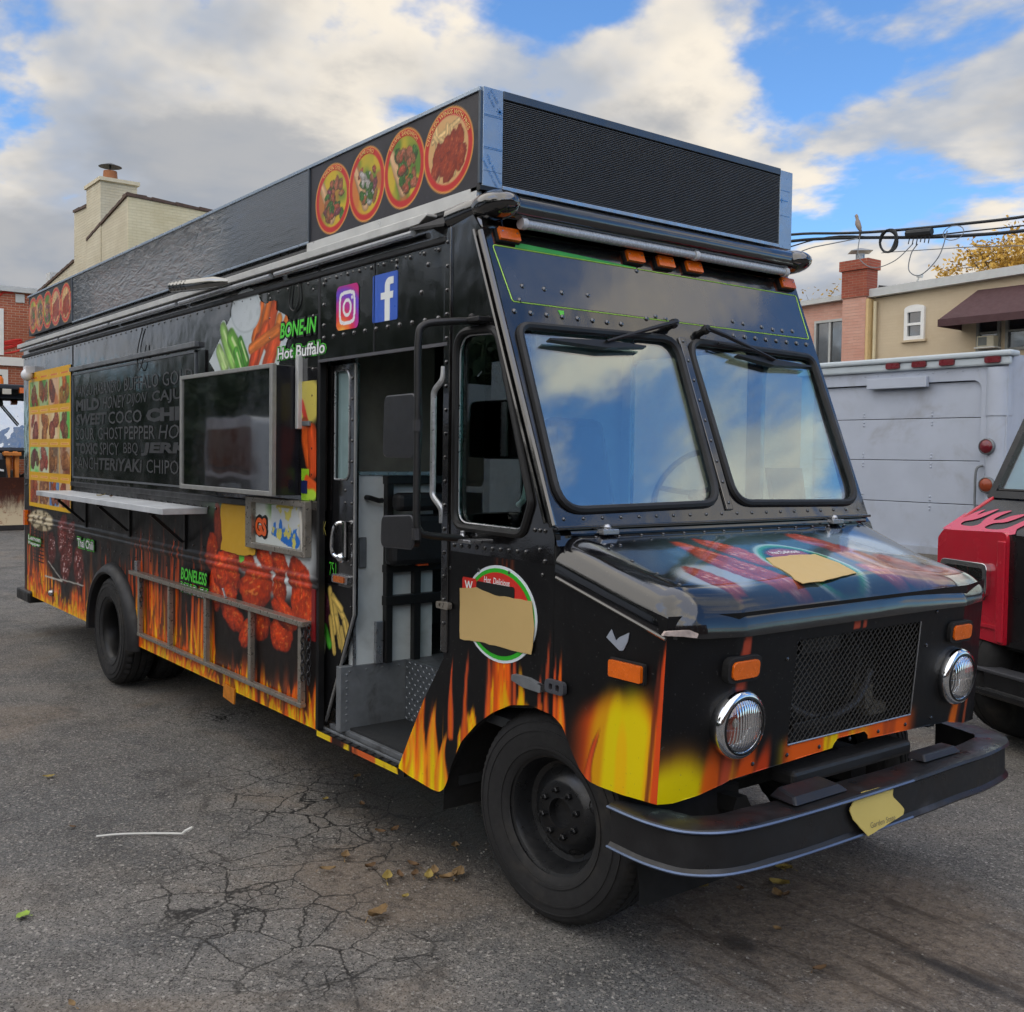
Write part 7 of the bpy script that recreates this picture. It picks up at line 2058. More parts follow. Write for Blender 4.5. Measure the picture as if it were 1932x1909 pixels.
wheel('front_wheel', (0.235, 0.180, 0.400), 1, wd=0.235, steer=0.115, blocks=80, label='front wheel with eight lug nuts, turned slightly')
wheel('rear_wheel', (-4.755, 0.070, 0.398), 1, rear=True, wd=0.23, blocks=40, label='outer rear wheel with deep black rim')
wheel('rear_wheel', (-4.755, 0.345, 0.398), 1, rear=True, wd=0.23, blocks=24)
wheel('front_wheel', (0.235, BW - 0.165, 0.400), -1, steer=0.115, blocks=40)
wheel('rear_wheel', (-4.755, BW - 0.07, 0.398), -1, rear=True, wd=0.23, blocks=24)
part('wheel_liner', MB().lathe([(0.46, 0.02), (0.46, 0.50)], (AXR, 0.0, AZR), (0, 1, 0), 28, math.pi, 2 * math.pi).box(-5.20, -4.36, 0.48, 0.52, 0.42, 0.80), DARK)
part('wheel_liner', MB().lathe([(0.58, 0.0), (0.58, 0.50)], (0.20, 0.02, 0.26), (0, 1, 0), 24, math.pi, 2 * math.pi), DARK)
# rear wheel arch flare
fl = MB()
prof = [(0.455, 0.010), (0.455, -0.055), (0.470, -0.068), (0.500, -0.060), (0.528, -0.030), (0.540, -0.004), (0.540, 0.010)]
ref = []
for k in range(37):
    a = -0.10 + (math.pi + 0.16) * k / 36
    for r_, h in prof:
        ref.append((AXR + r_ * math.cos(a) * 1.05, h, AZR + r_ * math.sin(a) * 0.98))
n = len(prof)
fl.add(ref, [(k * n + i, (k + 1) * n + i, (k + 1) * n + i + 1, k * n + i + 1) for k in range(36) for i in range(n - 1)])
part('wheel_arch_flare', fl, mat('flare_rubber', lin(28, 28, 30), 0.5, var=0.15), smooth=True)

# ---------------------------------------------------------------- front bumper: bent channel with lips
pth = [(0.69, -0.030), (0.80, -0.036), (0.90, -0.030), (0.99, 0.00), (1.055, 0.075), (1.085, 0.18), (1.10, 0.35), (1.108, 0.60), (1.11, BW / 2)]
pth = pth + [(x, BW - y) for x, y in reversed(pth[:-1])]
cr = smoothpath([(x, y, 0) for x, y in pth], 4)
bm_ = MB()
profb = [(-0.105, 0.594), (-0.02, 0.598), (0.010, 0.592), (0.016, 0.583), (0.008, 0.576), (0.000, 0.570), (0.002, 0.466), (0.008, 0.459), (0.016, 0.452), (0.010, 0.443), (-0.02, 0.440), (-0.03, 0.446), (-0.012, 0.455), (-0.012, 0.582), (-0.105, 0.588)]
V, Fc = [], []
for i, p in enumerate(cr):
    t = (cr[min(i + 1, len(cr) - 1)] - cr[max(i - 1, 0)]).normalized()
    nrm = Vector((t.y, -t.x, 0))
    wob = 0.006 * math.sin(i * 0.9) * (0.3 if i < 20 else 1)
    for o_, z in profb:
        end = min(1.0, min(i, len(cr) - 1 - i) / 6)
        V.append(p + nrm * (o_ if o_ > -0.1 else -0.115 * (0.35 + 0.65 * end)) + Vector((0, 0, z + wob * 0.3)))
n = len(profb)
for i in range(len(cr) - 1):
    for j in range(n):
        Fc.append((i * n + j, (i + 1) * n + j, (i + 1) * n + (j + 1) % n, i * n + (j + 1) % n))
bm_.add(V, Fc)
bumper = part('front_bumper', bm_, mat('bumper_black', lin(27, 27, 29), 0.38, var=0.25, vscale=5, rvar=0.18, bump=0.0006, bscale=40, dirt=(lin(80, 80, 84), 0.62, 0.8, 0.5)), smooth=True, ang=30)
lip = mat('scuffed_lip', lin(96, 112, 140), 0.4, 0.4, var=0.2)
for z in (0.585, 0.452):
    L_ = []
    for i, p in enumerate(cr[:34]):
        t = (cr[min(i + 1, len(cr) - 1)] - cr[max(i - 1, 0)]).normalized()
        nrm = Vector((t.y, -t.x, 0))
        L_.append(p + nrm * 0.0165 + Vector((0, 0, z)))
    part('bumper_lip', MB().tube(L_, [0.005] * len(L_), 5), lip, bumper)
part('bumper_bracket', MB().hexa([(0.96, 0.44, 0.60), (1.09, 0.42, 0.602), (1.09, 0.72, 0.602), (0.96, 0.70, 0.60), (0.985, 0.46, 0.636), (1.06, 0.45, 0.622), (1.06, 0.70, 0.622), (0.985, 0.68, 0.636)]), mat('bracket_grey', lin(44, 46, 52), 0.4, 0.4), bumper, bevel=0.008)
part('bumper_bracket', MB().hexa([(0.98, 1.24, 0.60), (1.06, 1.24, 0.602), (1.06, 1.50, 0.602), (0.98, 1.50, 0.60), (0.98, 1.26, 0.625), (1.04, 1.26, 0.625), (1.04, 1.48, 0.625), (0.98, 1.48, 0.625)]), MATS['bracket_grey'], bumper, bevel=0.006)
part('tow_cover', MB().box(0.82, 0.93, 0.62, 1.36, 0.585, 0.640), mat('cover_black', lin(32, 32, 33), 0.5), bumper, bevel=0.015)
part('axle_beam', MB().tube([(0.235, 0.2, 0.36), (0.235, BW - 0.2, 0.36)], 0.06, 8), DARK)
part('frame_rail', MB().tube([(0.80, 0.5, 0.50), (-0.5, 0.5, 0.45)], 0.05, 6), DARK)
part('axle_beam', MB().tube([(-4.755, 0.2, 0.40), (-4.755, BW - 0.2, 0.40)], 0.08, 8), DARK)
PF = Frame((1.215, 0, 0), (0, 1, 0), (-0.17, 0, 0.985), (0.985, 0, 0.17))
pl = part('licence_plate', MB().plate(ragged(rpoly([(0.757, 0.455), (0.978, 0.485), (0.988, 0.505), (0.925, 0.560), (0.945, 0.600), (0.75, 0.605), (0.70, 0.585), (0.670, 0.560), (0.685, 0.525)], 0.012, 3), 0.001, 0.02), F=PF, c0=0.0, c1=0.003), mat('plate_tan', lin(200, 180, 100), 0.5, var=0.05))
pl['label'] = 'bent tan licence plate on the bumper, its number redacted'
lettering('plate_lettering', 'Garden State', mat('plate_print', lin(120, 112, 84), 0.6), pl, PF, 0.775, 0.925, 0.478, 0.497, 0.0042, 0.0)
# ================================================================ red and black truck at the right edge (nose towards the yard)
RT = empty('red_nosed_truck', (-0.55, 4.05, 0), 'black truck with red fender, pink flames and square headlamp beside the food truck', 'truck', rz=math.atan2(-0.357, 0.934), local=True)
# local frame: x to the viewer's right along its front, y backwards, z up
LF = Frame((0, 0, 0), (1, 0, 0), (0, 0, 1), (0, -1, 0))
REDP = paint_mat('red_truck_paint', lin(206, 34, 56), 0.16, 0.001, 4.0, coat=0.5, dust=0.15)
BLK2 = paint_mat('black_truck_paint', lin(20, 20, 23), 0.22, 0.001, 4.0, coat=0.3, dust=0.35)
for s_, x0, x1 in ((0, 0.0, 0.615), (1, 1.385, 2.0)):
    pod = MB().plate(rpoly([(x0, 0.655), (x1, 0.625), (x1, 1.315), (x0 + 0.05, 1.295), (x0, 1.24)], [0.01, 0.01, 0.05, 0.05, 0.04]), [rrect(x0 + 0.080, x0 + 0.480, 0.92, 1.10, 0.04)], LF, -0.30, 0.0).build('fender', REDP, RT, smooth=True, bevel=0.02)
    MB().plate(rrect(x0 + 0.035, x1 - 0.045, 0.715, 0.735, 0.008), F=LF, c0=0.0, c1=0.010).build('fender_crease', REDP, pod, bevel=0.004)
    MB().box(x1 - 0.06, x1, 0.64, 1.26, 0.0, 0.018, LF).build('fender_flange', REDP, pod, bevel=0.006)
    hl = MB().plate(rrect(x0 + 0.07, x0 + 0.49, 0.905, 1.112, 0.045), [rrect(x0 + 0.105, x0 + 0.455, 0.935, 1.080, 0.03)], LF, -0.05, 0.035).build('headlight', CHROME, RT, smooth=True, bevel=0.012)
    MB().plate(rrect(x0 + 0.10, x0 + 0.46, 0.93, 1.085, 0.03), F=LF, c0=-0.06, c1=-0.01).build('lens', LENS, hl, bevel=0.01)
tl_ = MB().lathe([(0.04, 0.0), (0.04, 0.03), (0.02, 0.045), (0.001, 0.05)], LF(0.08, 0.80, 0.0), (0, -1, 0), 16).build('turn_lamp', AMBER, RT, smooth=True)
MB().box(0.60, 1.40, 0.60, 1.24, -0.30, -0.04, LF).build('grille_recess', DARK, RT)
for k in range(7):
    MB().box(0.68, 1.38, 0.66 + k * 0.08, 0.70 + k * 0.08, -0.05, -0.035, LF).build('grille_bar', BLK2, RT, bevel=0.005)
MB().plate([(0.60, 0.62), (0.98, 0.62), (0.98, 1.30), (0.60, 1.30)], F=LF, c0=-0.1, c1=-0.022).build('grille_side', BLK2, RT)
# short steep hood up to the windscreen, pink flame licks on its leading edge
MB().hexa([(0.02, 0.03, 1.20), (1.98, 0.03, 1.20), (1.98, 0.40, 1.20), (0.02, 0.40, 1.20), (0.04, 0.03, 1.300), (1.96, 0.03, 1.300), (1.94, 0.38, 1.500), (0.06, 0.38, 1.500)]).build('hood', BLK2, RT, bevel=0.02)
HF2 = Frame((0, 0.03, 1.302), (1, 0, 0), (0, 0.868, 0.496), (0, -0.496, 0.868))
PINKF = paint_mat('pink_flame_paint', lin(206, 62, 96), 0.2, 0.001, 4.0, coat=0.4, dust=0.1)
fl_ = smoothpath([(p[0], p[1], 0) for p in [(0.02, -0.015), (0.60, -0.015), (0.605, 0.06), (0.63, 0.13), (0.70, 0.24), (0.59, 0.19), (0.545, 0.10), (0.50, 0.045), (0.40, 0.03), (0.345, 0.05), (0.37, 0.10), (0.46, 0.13), (0.52, 0.23), (0.43, 0.20), (0.39, 0.15), (0.33, 0.14), (0.34, 0.20), (0.37, 0.26), (0.28, 0.22), (0.255, 0.14), (0.27, 0.08), (0.23, 0.045), (0.13, 0.05), (0.115, 0.09), (0.17, 0.12), (0.215, 0.17), (0.25, 0.27), (0.18, 0.22), (0.14, 0.18), (0.145, 0.25), (0.09, 0.20), (0.06, 0.13), (0.02, 0.20)]], 3)
MB().plate([(p.x, p.y) for p in fl_], F=HF2, c0=0.003, c1=0.004).build('flame_decal', PINKF, RT)
MB().hexa([(0.0, 0.02, 1.20), (0.05, 0.02, 1.20), (0.06, 0.39, 1.40), (0.0, 0.39, 1.40), (0.005, 0.03, 1.290), (0.055, 0.03, 1.310), (0.065, 0.39, 1.520), (0.005, 0.39, 1.500)]).build('fender_edge', REDP, RT, bevel=0.012)
wsf = Frame((0, 0.39, 1.50), (1, 0, 0), (0, 0.40, 0.9165), (0, -0.9165, 0.40))
MB().plate([(0.0, 0.0), (2.0, 0.0), (1.90, 1.08), (0.10, 1.08)], [[(0.06, 0.05), (1.94, 0.05), (1.85, 1.02), (0.15, 1.02)]], wsf, -0.04, 0.01).build('windscreen_frame', BLK2, RT)
MB().plate([(0.06, 0.05), (1.94, 0.05), (1.85, 1.02), (0.15, 1.02)], F=wsf, c0=-0.02, c1=-0.012).build('windscreen', GLASSW, RT)
MB().tube([wsf(0.08, 0.06, 0.0), wsf(1.92, 0.06, 0.0)], 0.012, 6).build('windscreen_gasket', GASKET, RT)
MB().tube([wsf(0.45, 0.02, 0.02), wsf(1.0, 0.10, 0.02)], 0.008, 5).build('wiper', BLACKM, RT)
MB().box(0.02, 1.98, 0.38, 4.6, 0.75, 1.48).build('cab_body', BLK2, RT)
MB().box(0.08, 1.92, 1.2, 4.6, 1.48, 2.46).build('cab_box', BLK2, RT)
MB().plate([(0.10, 1.5), (1.90, 1.5), (1.84, 2.45), (0.16, 2.45)], F=Frame((0, 1.19, 0), (1, 0, 0), (0, 0, 1), (0, -1, 0)), c0=0.0, c1=0.02).build('cab_back', mat('cab_back_green', lin(150, 172, 168), 0.6), RT)
bp = MB().box(-0.02, 2.02, 0.30, 0.36, -0.10, 0.06, LF).box(-0.02, 2.02, 0.30, 0.475, -0.02, 0.045, LF).build('bumper', BLK2, RT, bevel=0.02)
MB().box(0.0, 2.0, 0.455, 0.478, -0.06, 0.075, LF).build('bumper_edge', mat('bumper_edge_grey', lin(90, 92, 98), 0.4, 0.4), bp, bevel=0.006)
MB().box(0.25, 1.75, 0.70, 4.3, 0.32, 0.76).build('chassis', DARK, RT)
for x, y in ((0.42, 0.34), (1.62, 0.34), (0.42, 3.4), (1.62, 3.4)):
    w = MB().lathe([(0.20, -0.10), (0.24, -0.115), (0.33, -0.12), (0.375, -0.105), (0.395, -0.08), (0.40, -0.05), (0.392, -0.045), (0.40, -0.04), (0.40, 0.0), (0.392, 0.004), (0.40, 0.01), (0.40, 0.05), (0.395, 0.08), (0.375, 0.105), (0.33, 0.12), (0.24, 0.115), (0.20, 0.10)], (x, y, 0.40), (1, 0, 0), 40).build('tyre', TYRE, RT, smooth=True)
    MB().lathe([(0.205, -0.09), (0.18, -0.05), (0.001, -0.04)], (x, y, 0.40), (1, 0, 0), 24).lathe([(0.205, 0.09), (0.18, 0.05), (0.001, 0.04)], (x, y, 0.40), (1, 0, 0), 24).build('rim', RIMB, w, smooth=True)

# ================================================================ pale grey delivery truck, rear end towards the yard
BT = empty('grey_delivery_truck', (-3.3, 11, 0), 'pale grey delivery truck with roll-up rear door behind the red nosed truck', 'truck')
GREYP = mat('pale_grey_paint', lin(176, 184, 198), 0.5, var=0.07, vscale=2.2, rvar=0.1, bump=0.0006, bscale=30, dirt=(lin(140, 138, 140), 0.52, 0.8, 0.55), dscale=2.0)
GREYP2 = mat('pale_grey_paint_trim', lin(184, 194, 200), 0.45, var=0.05)
QF = Frame((0, 8.2, 0), (1, 0, 0), (0, 0, 1), (0, -1, 0))
MB().box(-4.78, -2.26, 8.31, 13.5, 0.75, 2.86).build('box_body', GREYP, BT)
dop = rpoly([(-4.62, 0.80), (-2.52, 0.80), (-2.52, 2.60), (-4.62, 2.60)], [0.0, 0.0, 0.12, 0.12], 6)
MB().plate(rpoly([(-4.80, 0.72), (-2.24, 0.72), (-2.24, 2.87), (-4.80, 2.87)], [0.0, 0.0, 0.04, 0.04]), [dop], QF, -0.10, 0.0).build('rear_frame', GREYP, BT, bevel=0.01)
for k, (b0, b1) in enumerate(((0.80, 1.276), (1.283, 1.742), (1.749, 2.204), (2.211, 2.59))):
    MB().box(-4.62, -2.52, b0, min(b1, 2.595), -0.065, -0.045, QF).build('door_panel', GREYP, BT, bevel=0.004)
MB().box(-4.62, -2.52, 0.80, 2.60, -0.075, -0.07, Frame((0, 8.2, 0), (1, 0, 0), (0, 0, 1), (0, -1, 0))).build('door_backing', DARK, BT)
rvt = [QF(x, z + dz, -0.044) for x in (-3.95, -3.10) for z in (1.28, 1.745, 2.207) for dz in (-0.07, -0.035, 0.035, 0.07)]
rivets('rivet_row', rvt, 0.014, (0, -1, 0), BT, GREYP)
rivets('rivet_row', [QF(x, z, 0.0) for x in (-2.29, -2.40) for z in np.linspace(2.2, 2.72, 8)] + [QF(x, 2.70, 0.0) for x in np.linspace(-4.6, -2.4, 14)], 0.010, (0, -1, 0), BT, GREYP)
MB().box(-4.84, -2.20, 2.74, 2.83, 0.0, 0.05, QF).build('roof_cap', GREYP2, BT, bevel=0.02)
MB().box(-4.86, -2.18, 2.83, 2.89, -0.12, 0.08, QF).build('roof_cap', GREYP2, BT, bevel=0.02)
MB().box(-3.86, -3.12, 2.55, 2.665, 0.0, 0.06, QF).build('door_header_plate', GREYP, BT, bevel=0.004)
MB().lathe([(0.12, 0.0), (0.12, 1.75)], QF(-2.36, 0.75, -0.06), (0, 0, 1), 20).build('corner_post', GREYP, BT, smooth=True)
MB().lathe([(0.128, 2.22), (0.128, 2.72)], QF(-2.36, 0.0, -0.06), (0, 0, 1), 20).build('corner_cap', GREYP, BT, smooth=True)
REDL = mat('red_marker_lens', lin(104, 16, 30), 0.3, coat=0.5, var=0.15)
for x in (-3.53, -3.21, -2.885, -2.38):
    MB().plate(rrect(x - 0.085, x + 0.085, 2.765, 2.83, 0.022), F=QF, c0=0.03, c1=0.075).build('marker_lamp', REDL, BT, bevel=0.012)
tl_ = MB().lathe([(0.086, 0.0), (0.086, 0.03), (0.074, 0.04), (0.070, 0.03)], QF(-2.41, 1.90, 0.055), (0, -1, 0), 24).build('tail_lamp', GREYSTEEL, BT, smooth=True)
MB().lathe([(0.073, 0.03), (0.05, 0.052), (0.001, 0.057)], QF(-2.41, 1.90, 0.055), (0, -1, 0), 24).build('lens', REDL, tl_, smooth=True)
tl_ = MB().lathe([(0.086, 0.0), (0.086, 0.03), (0.074, 0.04), (0.070, 0.03)], QF(-2.40, 1.50, 0.055), (0, -1, 0), 24).build('tail_lamp', GREYSTEEL, BT, smooth=True)
MB().lathe([(0.073, 0.03), (0.05, 0.052), (0.001, 0.057)], QF(-2.40, 1.50, 0.055), (0, -1, 0), 24).build('lens', mat('dark_amber_lens', lin(140, 62, 34), 0.3), tl_, smooth=True)
MB().tube(smoothpath([QF(-2.47, 1.70, 0.02), QF(-2.52, 1.66, 0.06), QF(-2.53, 1.45, 0.06), QF(-2.52, 1.25, 0.06), QF(-2.48, 1.22, 0.02)], 5), 0.014, 6).build('grab_handle', GREYSTEEL, BT, smooth=True)
MB().box(-4.7, -2.3, 0.45, 0.62, 0.0, 0.12, QF).build('rear_bumper', mat('bumper_steel', lin(90, 92, 96), 0.5, 0.4), BT)
for x in (-4.45, -2.6):
    MB().lathe([(0.22, -0.12), (0.40, -0.11), (0.42, -0.06), (0.42, 0.06), (0.40, 0.11), (0.22, 0.12)], (x, 9.6, 0.42), (1, 0, 0), 28).build('tyre', TYRE, BT, smooth=True)
    MB().lathe([(0.22, -0.12), (0.40, -0.11), (0.42, -0.06), (0.42, 0.06), (0.40, 0.11), (0.22, 0.12)], (x, 12.6, 0.42), (1, 0, 0), 28).build('tyre', TYRE, BT, smooth=True)

# ================================================================ loader with rusty blade at the left edge
LD = empty('wheel_loader', (-22.5, 2.3, 0), 'black and orange loader with a rusty steel blade at the left edge', 'loader')
RUST = bpy.data.materials.new('rusty_blade')
RUST.use_nodes = True
T = NT(RUST.node_tree)
P_ = T.new('ShaderNodeNewGeometry').outputs['Position']
gp = T.new('ShaderNodeSeparateXYZ', None, Vector=P_)
mp = T.new('ShaderNodeMapping', None, Vector=P_)
mp.inputs['Scale'].default_value = (1, 7, 1.6)
rn = T.noise(mp.outputs[0], 2.2, 7, 0.7, 0.5)
hh = T.m('ADD', gp.outputs[2], T.m('MULTIPLY', T.m('SUBTRACT', rn, 0.5), 0.9))
cc = T.mix(T.ramp(hh, 0.35, 0.75), lin(186, 168, 136), lin(84, 44, 32))
cc = T.mix(T.ramp(T.noise(P_, 5, 6, 0.7), 0.52, 0.66, 0, 0.8), cc, lin(126, 66, 36))
T.set(T.n['Principled BSDF'].inputs['Base Color'], cc)
T.n['Principled BSDF'].inputs['Roughness'].default_value = 0.8
bl_v = []
for k in range(9):
    t = k / 8
    bl_v.append((-21.0 - 0.22 * math.sin(t * math.pi) , 0.08 + t * 1.04))
V = [Vector((x, y, z)) for y in (0.6, 4.3) for x, z in bl_v] + [Vector((x - 0.04, y, z)) for y in (0.6, 4.3) for x, z in bl_v]
Fc = [(k, k + 9, k + 10, k + 1) for k in range(8)] + [(18 + k, 19 + k, 28 + k, 27 + k) for k in range(8)] + [(8, 17, 35, 26), (0, 18, 27, 9)]
Fc += [(k, k + 1, 19 + k, 18 + k) for k in range(8)] + [(9 + k, 27 + k, 28 + k, 10 + k) for k in range(8)]
bld = mesh_obj('blade', V, Fc, RUST, LD)
MB().box(-21.06, -20.98, 0.6, 4.3, 0.0, 0.10).build('cutting_edge', mat('cutting_edge', lin(40, 34, 32), 0.7), bld)
ORG = mat('loader_orange', lin(206, 124, 48), 0.55, var=0.2, dirt=(lin(150, 90, 50), 0.55, 0.75, 0.6))
BLKL = mat('loader_black', lin(34, 38, 46), 0.45, var=0.15)
MB().hexa([(-23.6, 1.2, 1.05), (-21.5, 1.3, 1.05), (-21.5, 2.78, 1.05), (-23.6, 2.85, 1.05), (-23.6, 1.2, 1.80), (-21.7, 1.35, 1.62), (-21.7, 2.72, 1.62), (-23.6, 2.85, 1.80)]).build('engine_cover', BLKL, LD, bevel=0.05)
MB().box(-21.50, -21.45, 1.5, 2.70, 1.08, 1.50).build('radiator_screen', DARK, LD)
MB().plate([(2.52, 1.26), (2.66, 1.24), (2.66, 1.28), (2.52, 1.31)], F=Frame((-21.44, 0, 0), (0, 1, 0), (0, 0, 1), (1, 0, 0)), c0=-0.01, c1=0.005).build('maker_badge', FRAMEW, LD)
for y in (2.80, 2.98):
    MB().hexa([(-21.9, y - 0.04, 1.05), (-21.7, y - 0.04, 1.05), (-21.7, y + 0.04, 1.05), (-21.9, y + 0.04, 1.05), (-21.9, y - 0.05, 1.68), (-21.7, y - 0.05, 1.64), (-21.7, y + 0.05, 1.64), (-21.9, y + 0.05, 1.68)]).build('lift_arm', ORG, LD, bevel=0.01)
MB().hexa([(-22.2, 2.86, 1.30), (-21.9, 2.86, 1.30), (-21.9, 2.92, 1.30), (-22.2, 2.92, 1.30), (-22.2, 2.86, 1.55), (-21.9, 2.86, 1.55), (-21.9, 2.92, 1.55), (-22.2, 2.92, 1.55)]).build('lift_arm', ORG, LD)
MB().box(-21.8, -21.6, 2.70, 3.05, 1.58, 1.66).build('arm_link', ORG, LD, bevel=0.01)
LGF = Frame((-21.75, 0, 0), (0, 1, 0), (-0.25, 0, 0.968), (0.968, 0, 0.25))
MB().plate([(0.9, 1.75), (3.6, 1.75), (3.5, 3.05), (1.0, 3.05)], [[(1.0, 1.82), (3.5, 1.82), (3.42, 2.98), (1.08, 2.98)]], LGF, -0.08, 0.0).build('cab_frame', BLKL, LD)
MB().plate([(1.0, 1.82), (3.5, 1.82), (3.42, 2.98), (1.08, 2.98)], F=LGF, c0=-0.04, c1=-0.03).build('cab_glass', glass_mat('loader_glass', (0.4, 0.5, 0.5), 0.30, 1.6, wave=0.004), LD)
MB().tube([LGF(2.72, 2.95, 0.03), LGF(3.15, 2.35, 0.03)], 0.018, 5).build('wiper', BLACKM, LD)
MB().box(-24.6, -22.1, 0.9, 3.6, 3.05, 3.17).build('cab_roof', BLKL, LD, bevel=0.03)
MB().box(-24.5, -22.7, 1.0, 3.5, 1.5, 3.05).build('cab_back', mat('cab_shell', lin(60, 66, 70), 0.5), LD)
for y in (2.62, 2.86):
    MB().box(-22.16, -22.06, y - 0.09, y + 0.09, 2.94, 3.06).build('work_lamp', mat('work_lamp_glass', lin(196, 190, 176), 0.2), LD, bevel=0.01)
MB().box(-22.16, -22.06, 3.12, 3.26, 2.98, 3.10).build('marker_lamp', AMBER, LD)
MB().lathe([(0.10, 3.17), (0.10, 3.30), (0.06, 3.36), (0.001, 3.37)], (-22.5, 2.78, 0), (0, 0, 1), 16).build('beacon', mat('beacon_orange', lin(236, 120, 20), 0.25, coat=0.4), LD, smooth=True)
for x, y in ((-22.6, 1.0), (-22.6, 3.5), (-25.0, 1.0), (-25.0, 3.5)):
    MB().lathe([(0.25, -0.22), (0.55, -0.22), (0.60, -0.15), (0.60, 0.15), (0.55, 0.22), (0.25, 0.22)], (x, y, 0.60), (0, 1, 0), 28).build('tyre', TYRE, LD, smooth=True)

# ================================================================ cab-over truck parked across the yard, seen only as a reflection
IZ = empty('cab_over_truck', (-8.0, -6.4, 0), 'white cab-over truck parked across the yard behind the photographer', 'truck')
WHT = paint_mat('white_truck_paint', lin(196, 200, 202), 0.2, 0.001, 4.0)
ZF = Frame((0, -5.0, 0), (-1, 0, 0), (0, 0, 1), (0, 1, 0))
MB().plate(rrect(6.9, 9.1, 0.55, 2.35, 0.12), [rrect(7.02, 8.98, 1.35, 2.15, 0.12)], ZF, -1.6, 0.0).build('cab', WHT, IZ, bevel=0.03)
MB().plate(rrect(7.0, 9.0, 1.33, 2.17, 0.12), F=ZF, c0=-0.05, c1=-0.02).build('windscreen', PANE, IZ)
MB().box(6.95, 9.05, 0.35, 0.75, 0.0, 0.10, ZF).build('bumper', WHT, IZ, bevel=0.03)
MB().box(7.05, 8.95, 0.92, 1.28, -0.02, 0.012, ZF).build('grille', BLACKM, IZ)
lettering('maker_lettering', 'ISUZU', WHITEV, IZ, ZF, 7.65, 8.35, 1.05, 1.18, 0.016, 0.03)
for x in (7.25, 8.75):
    MB().plate(rrect(x - 0.16, x + 0.16, 0.78, 0.92, 0.03), F=ZF, c0=0.0, c1=0.03).build('headlight', LENS, IZ)
MB().tube([ZF(7.3, 1.40, 0.02), ZF(8.0, 1.46, 0.02)], 0.012, 5).tube([ZF(8.1, 1.40, 0.02), ZF(8.8, 1.46, 0.02)], 0.012, 5).build('wiper', BLACKM, IZ)
MB().box(-9.2, -6.8, -12.0, -6.7, 0.8, 3.1).build('cargo_box', WHT, IZ)
for x in (-8.85, -7.15):
    for y in (-5.8, -10.4):
        MB().lathe([(0.2, -0.1), (0.38, -0.1), (0.40, -0.05), (0.40, 0.05), (0.38, 0.1), (0.2, 0.1)], (x, y, 0.40), (1, 0, 0), 24).build('tyre', TYRE, IZ, smooth=True)

IZ2 = copy_tree(IZ)
IZ2.location = (-14.5, -6.6, 0)
IZ2['label'] = 'second white cab-over truck farther along the yard behind the photographer'
IZ['group'] = IZ2['group'] = 'cab-over trucks parked across the yard'

# ================================================================ leaves, cable tie and other litter
LEAFM = [mat('dry_leaf_brown', lin(98, 74, 48), 0.85, var=0.4, vscale=40), mat('dry_leaf_tan', lin(126, 102, 68), 0.85, var=0.4, vscale=40), mat('leaf_yellow', lin(146, 128, 66), 0.8, var=0.35, vscale=40), mat('leaf_green', lin(132, 160, 52), 0.6, var=0.25, vscale=40)]


def leaf_mesh(seed, L, W_, curl):
    rg = random.Random(seed)
    n = 8
    V, Fc = [], []
    for i in range(n + 1):
        t = i / n
        w = W_ * math.sin(math.pi * min(1, t * 0.96 + 0.02)) ** 0.8 * (1 + 0.25 * (i % 2) * rg.random())
        x = (t - 0.5) * L
        bend = curl * (t - 0.5) ** 2 * 4 * L * 0.5
        for s_ in (-1, -0.5, 0, 0.5, 1):
            V.append((x + rg.uniform(-1, 1) * L * 0.02, s_ * w, 0.006 + bend * 0.4 + abs(s_) * curl * W_ * 0.8 + rg.uniform(0, 0.003)))
    for i in range(n):
        for j in range(4):
            Fc.append((i * 5 + j, (i + 1) * 5 + j, (i + 1) * 5 + j + 1, i * 5 + j + 1))
    V += [(L * 0.5, 0, 0.006 + curl * L * 0.2), (L * 0.72, 0.01, 0.004), (L * 0.72, 0.004, 0.004)]
    k = len(V)
    Fc.append((k - 3, k - 2, k - 1))
    return V, Fc


def leaf(x, y, z, seed, L, m, label, group='fallen leaves on the asphalt', curl=0.5, wr=0.30):
    rg = random.Random(seed)
    V, Fc = leaf_mesh(seed, L * 0.74, L * 0.85 * wr * rg.uniform(0.6, 1.0), curl)
    o = mesh_obj('fallen_leaf', V, Fc, LEAFM[m], None, True, 60, loc=(x, y, z - 0.004))
    o.rotation_euler = (rg.uniform(-0.15, 0.15), rg.uniform(-0.15, 0.15), rg.uniform(0, 6.28))
    return tag(o, label, 'leaf', group)


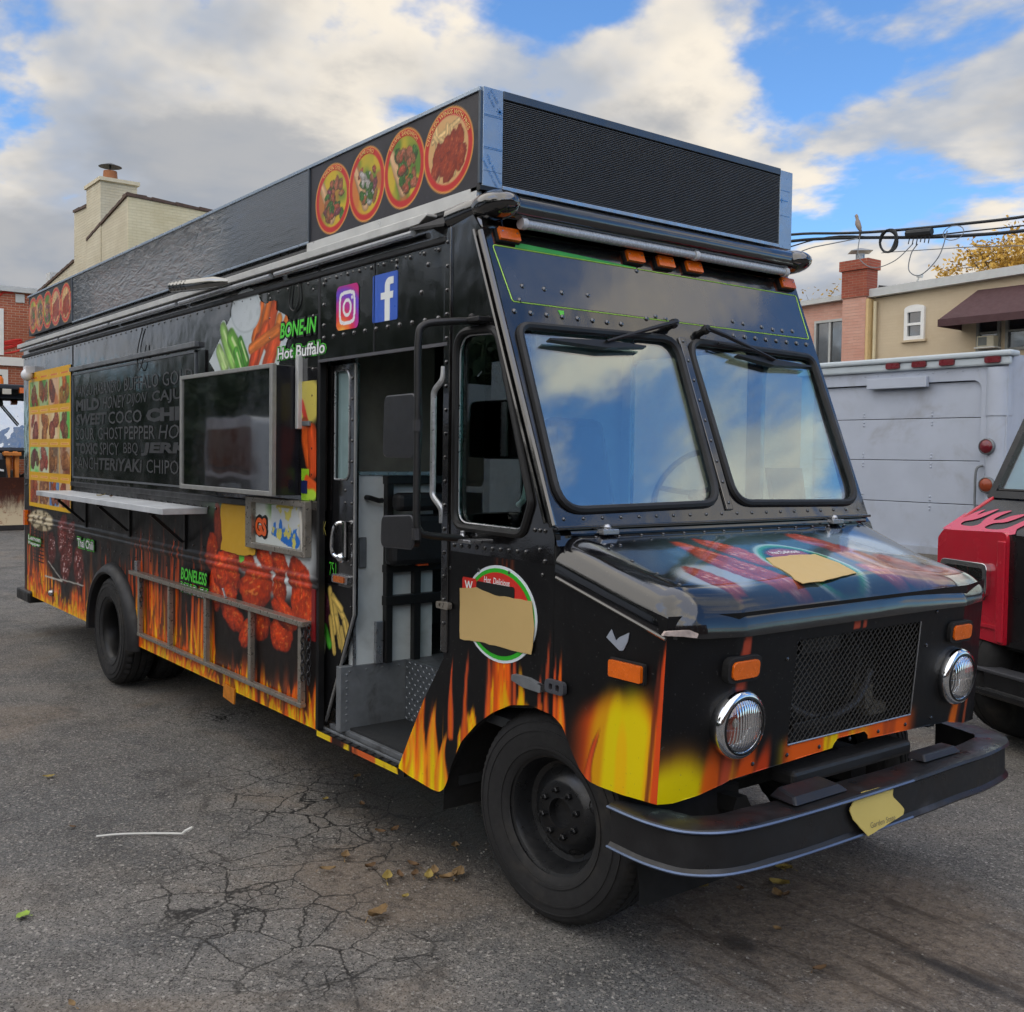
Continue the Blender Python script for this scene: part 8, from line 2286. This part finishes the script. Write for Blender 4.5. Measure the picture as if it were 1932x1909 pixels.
DRY = 'dry curled brown leaf lying between the front wheel and the cracked patch'
UND = 'dry brown leaf lying in the shade under the truck'
NOSE = 'dry leaf lying on the asphalt in front of the bumper'
leaf(-2.641, -0.982, 0, 1, 0.085, 2, 'yellow leaf lying alone left of the rear wheel shadow', curl=0.4)
leaf(-0.944, -1.48, 0, 2, 0.075, 3, 'flat green leaf at the left edge of the asphalt', curl=0.15, wr=0.38)
leaf(-1.791, -1.083, 0, 3, 0.05, 0, 'small brown leaf left of the white plastic stick')
for k, (x, y) in enumerate(((-0.918, 0.035), (-0.669, -0.363), (-0.747, -0.239), (-0.59, -0.206), (-0.448, -0.205), (-0.413, -0.094), (-0.387, -0.013), (-0.311, 0.049), (-0.50, -0.05), (-0.36, -0.06), (-0.906, 0.107), (-0.567, 0.212), (-0.30, 0.0), (-0.44, -0.15))):
    leaf(x, y, 0, 30 + k, 0.07 + 0.05 * ((k * 7) % 5) / 5, (0, 1, 1, 0, 2)[k % 5], DRY, curl=0.6)
leaf(-0.17, -0.414, 0, 60, 0.15, 1, 'largest curled brown leaf in the left foreground', curl=0.7)
leaf(-0.25, -0.243, 0, 61, 0.06, 2, 'small pale leaf beside the largest curled leaf')
for k, (x, y) in enumerate(((-1.366, 0.599), (-1.071, 0.511), (-1.469, 0.039), (-1.295, 0.155), (-0.16, 0.45), (-1.0, 0.75), (-0.75, 0.55), (-1.7, 0.35))):
    leaf(x, y, 0, 70 + k, 0.075, k % 3, UND)
for k, (x, y) in enumerate(((0.241, 0.731), (0.294, 0.72), (0.359, 0.768), (0.477, 0.89), (0.597, 0.974), (0.54, 1.062), (0.378, 1.589), (0.436, 1.228), (0.44, 1.206), (0.62, 1.0))):
    leaf(x, y, 0, 90 + k, 0.06 + 0.03 * (k % 3), (0, 1, 2)[k % 3], NOSE)
leaf(0.795, 0.723, 0, 111, 0.055, 1, 'yellowish leaf above the dark oil spot')
leaf(1.073, 0.596, 0, 112, 0.075, 0, 'brown leaf right of the oil spot, nearest the bottom edge')
leaf(-0.178, -1.507, 0, 113, 0.06, 1, 'orange brown leaf cut by the bottom left edge')
leaf(-4.62, -0.14, 1.404, 120, 0.09, 2, 'small yellow leaf lying on the serving shelf', 'leaves on the serving shelf')
leaf(-4.45, -0.12, 1.404, 121, 0.08, 0, 'brown leaf lying on the serving shelf', 'leaves on the serving shelf')
tie = MB().tube(smoothpath([(-1.60, -1.031, 0.006), (-1.55, -0.93, 0.010), (-1.48, -0.80, 0.006), (-1.405, -0.71, 0.008)], 5), 0.0045, 6).tube([(-1.405, -0.71, 0.008), (-1.395, -0.70, 0.022), (-1.37, -0.675, 0.040)], 0.007, 6)
tag(tie.build('plastic_stick', mat('white_plastic_stick', lin(214, 214, 208), 0.5), None, smooth=True), 'thin white plastic stick lying on the asphalt', 'stick')
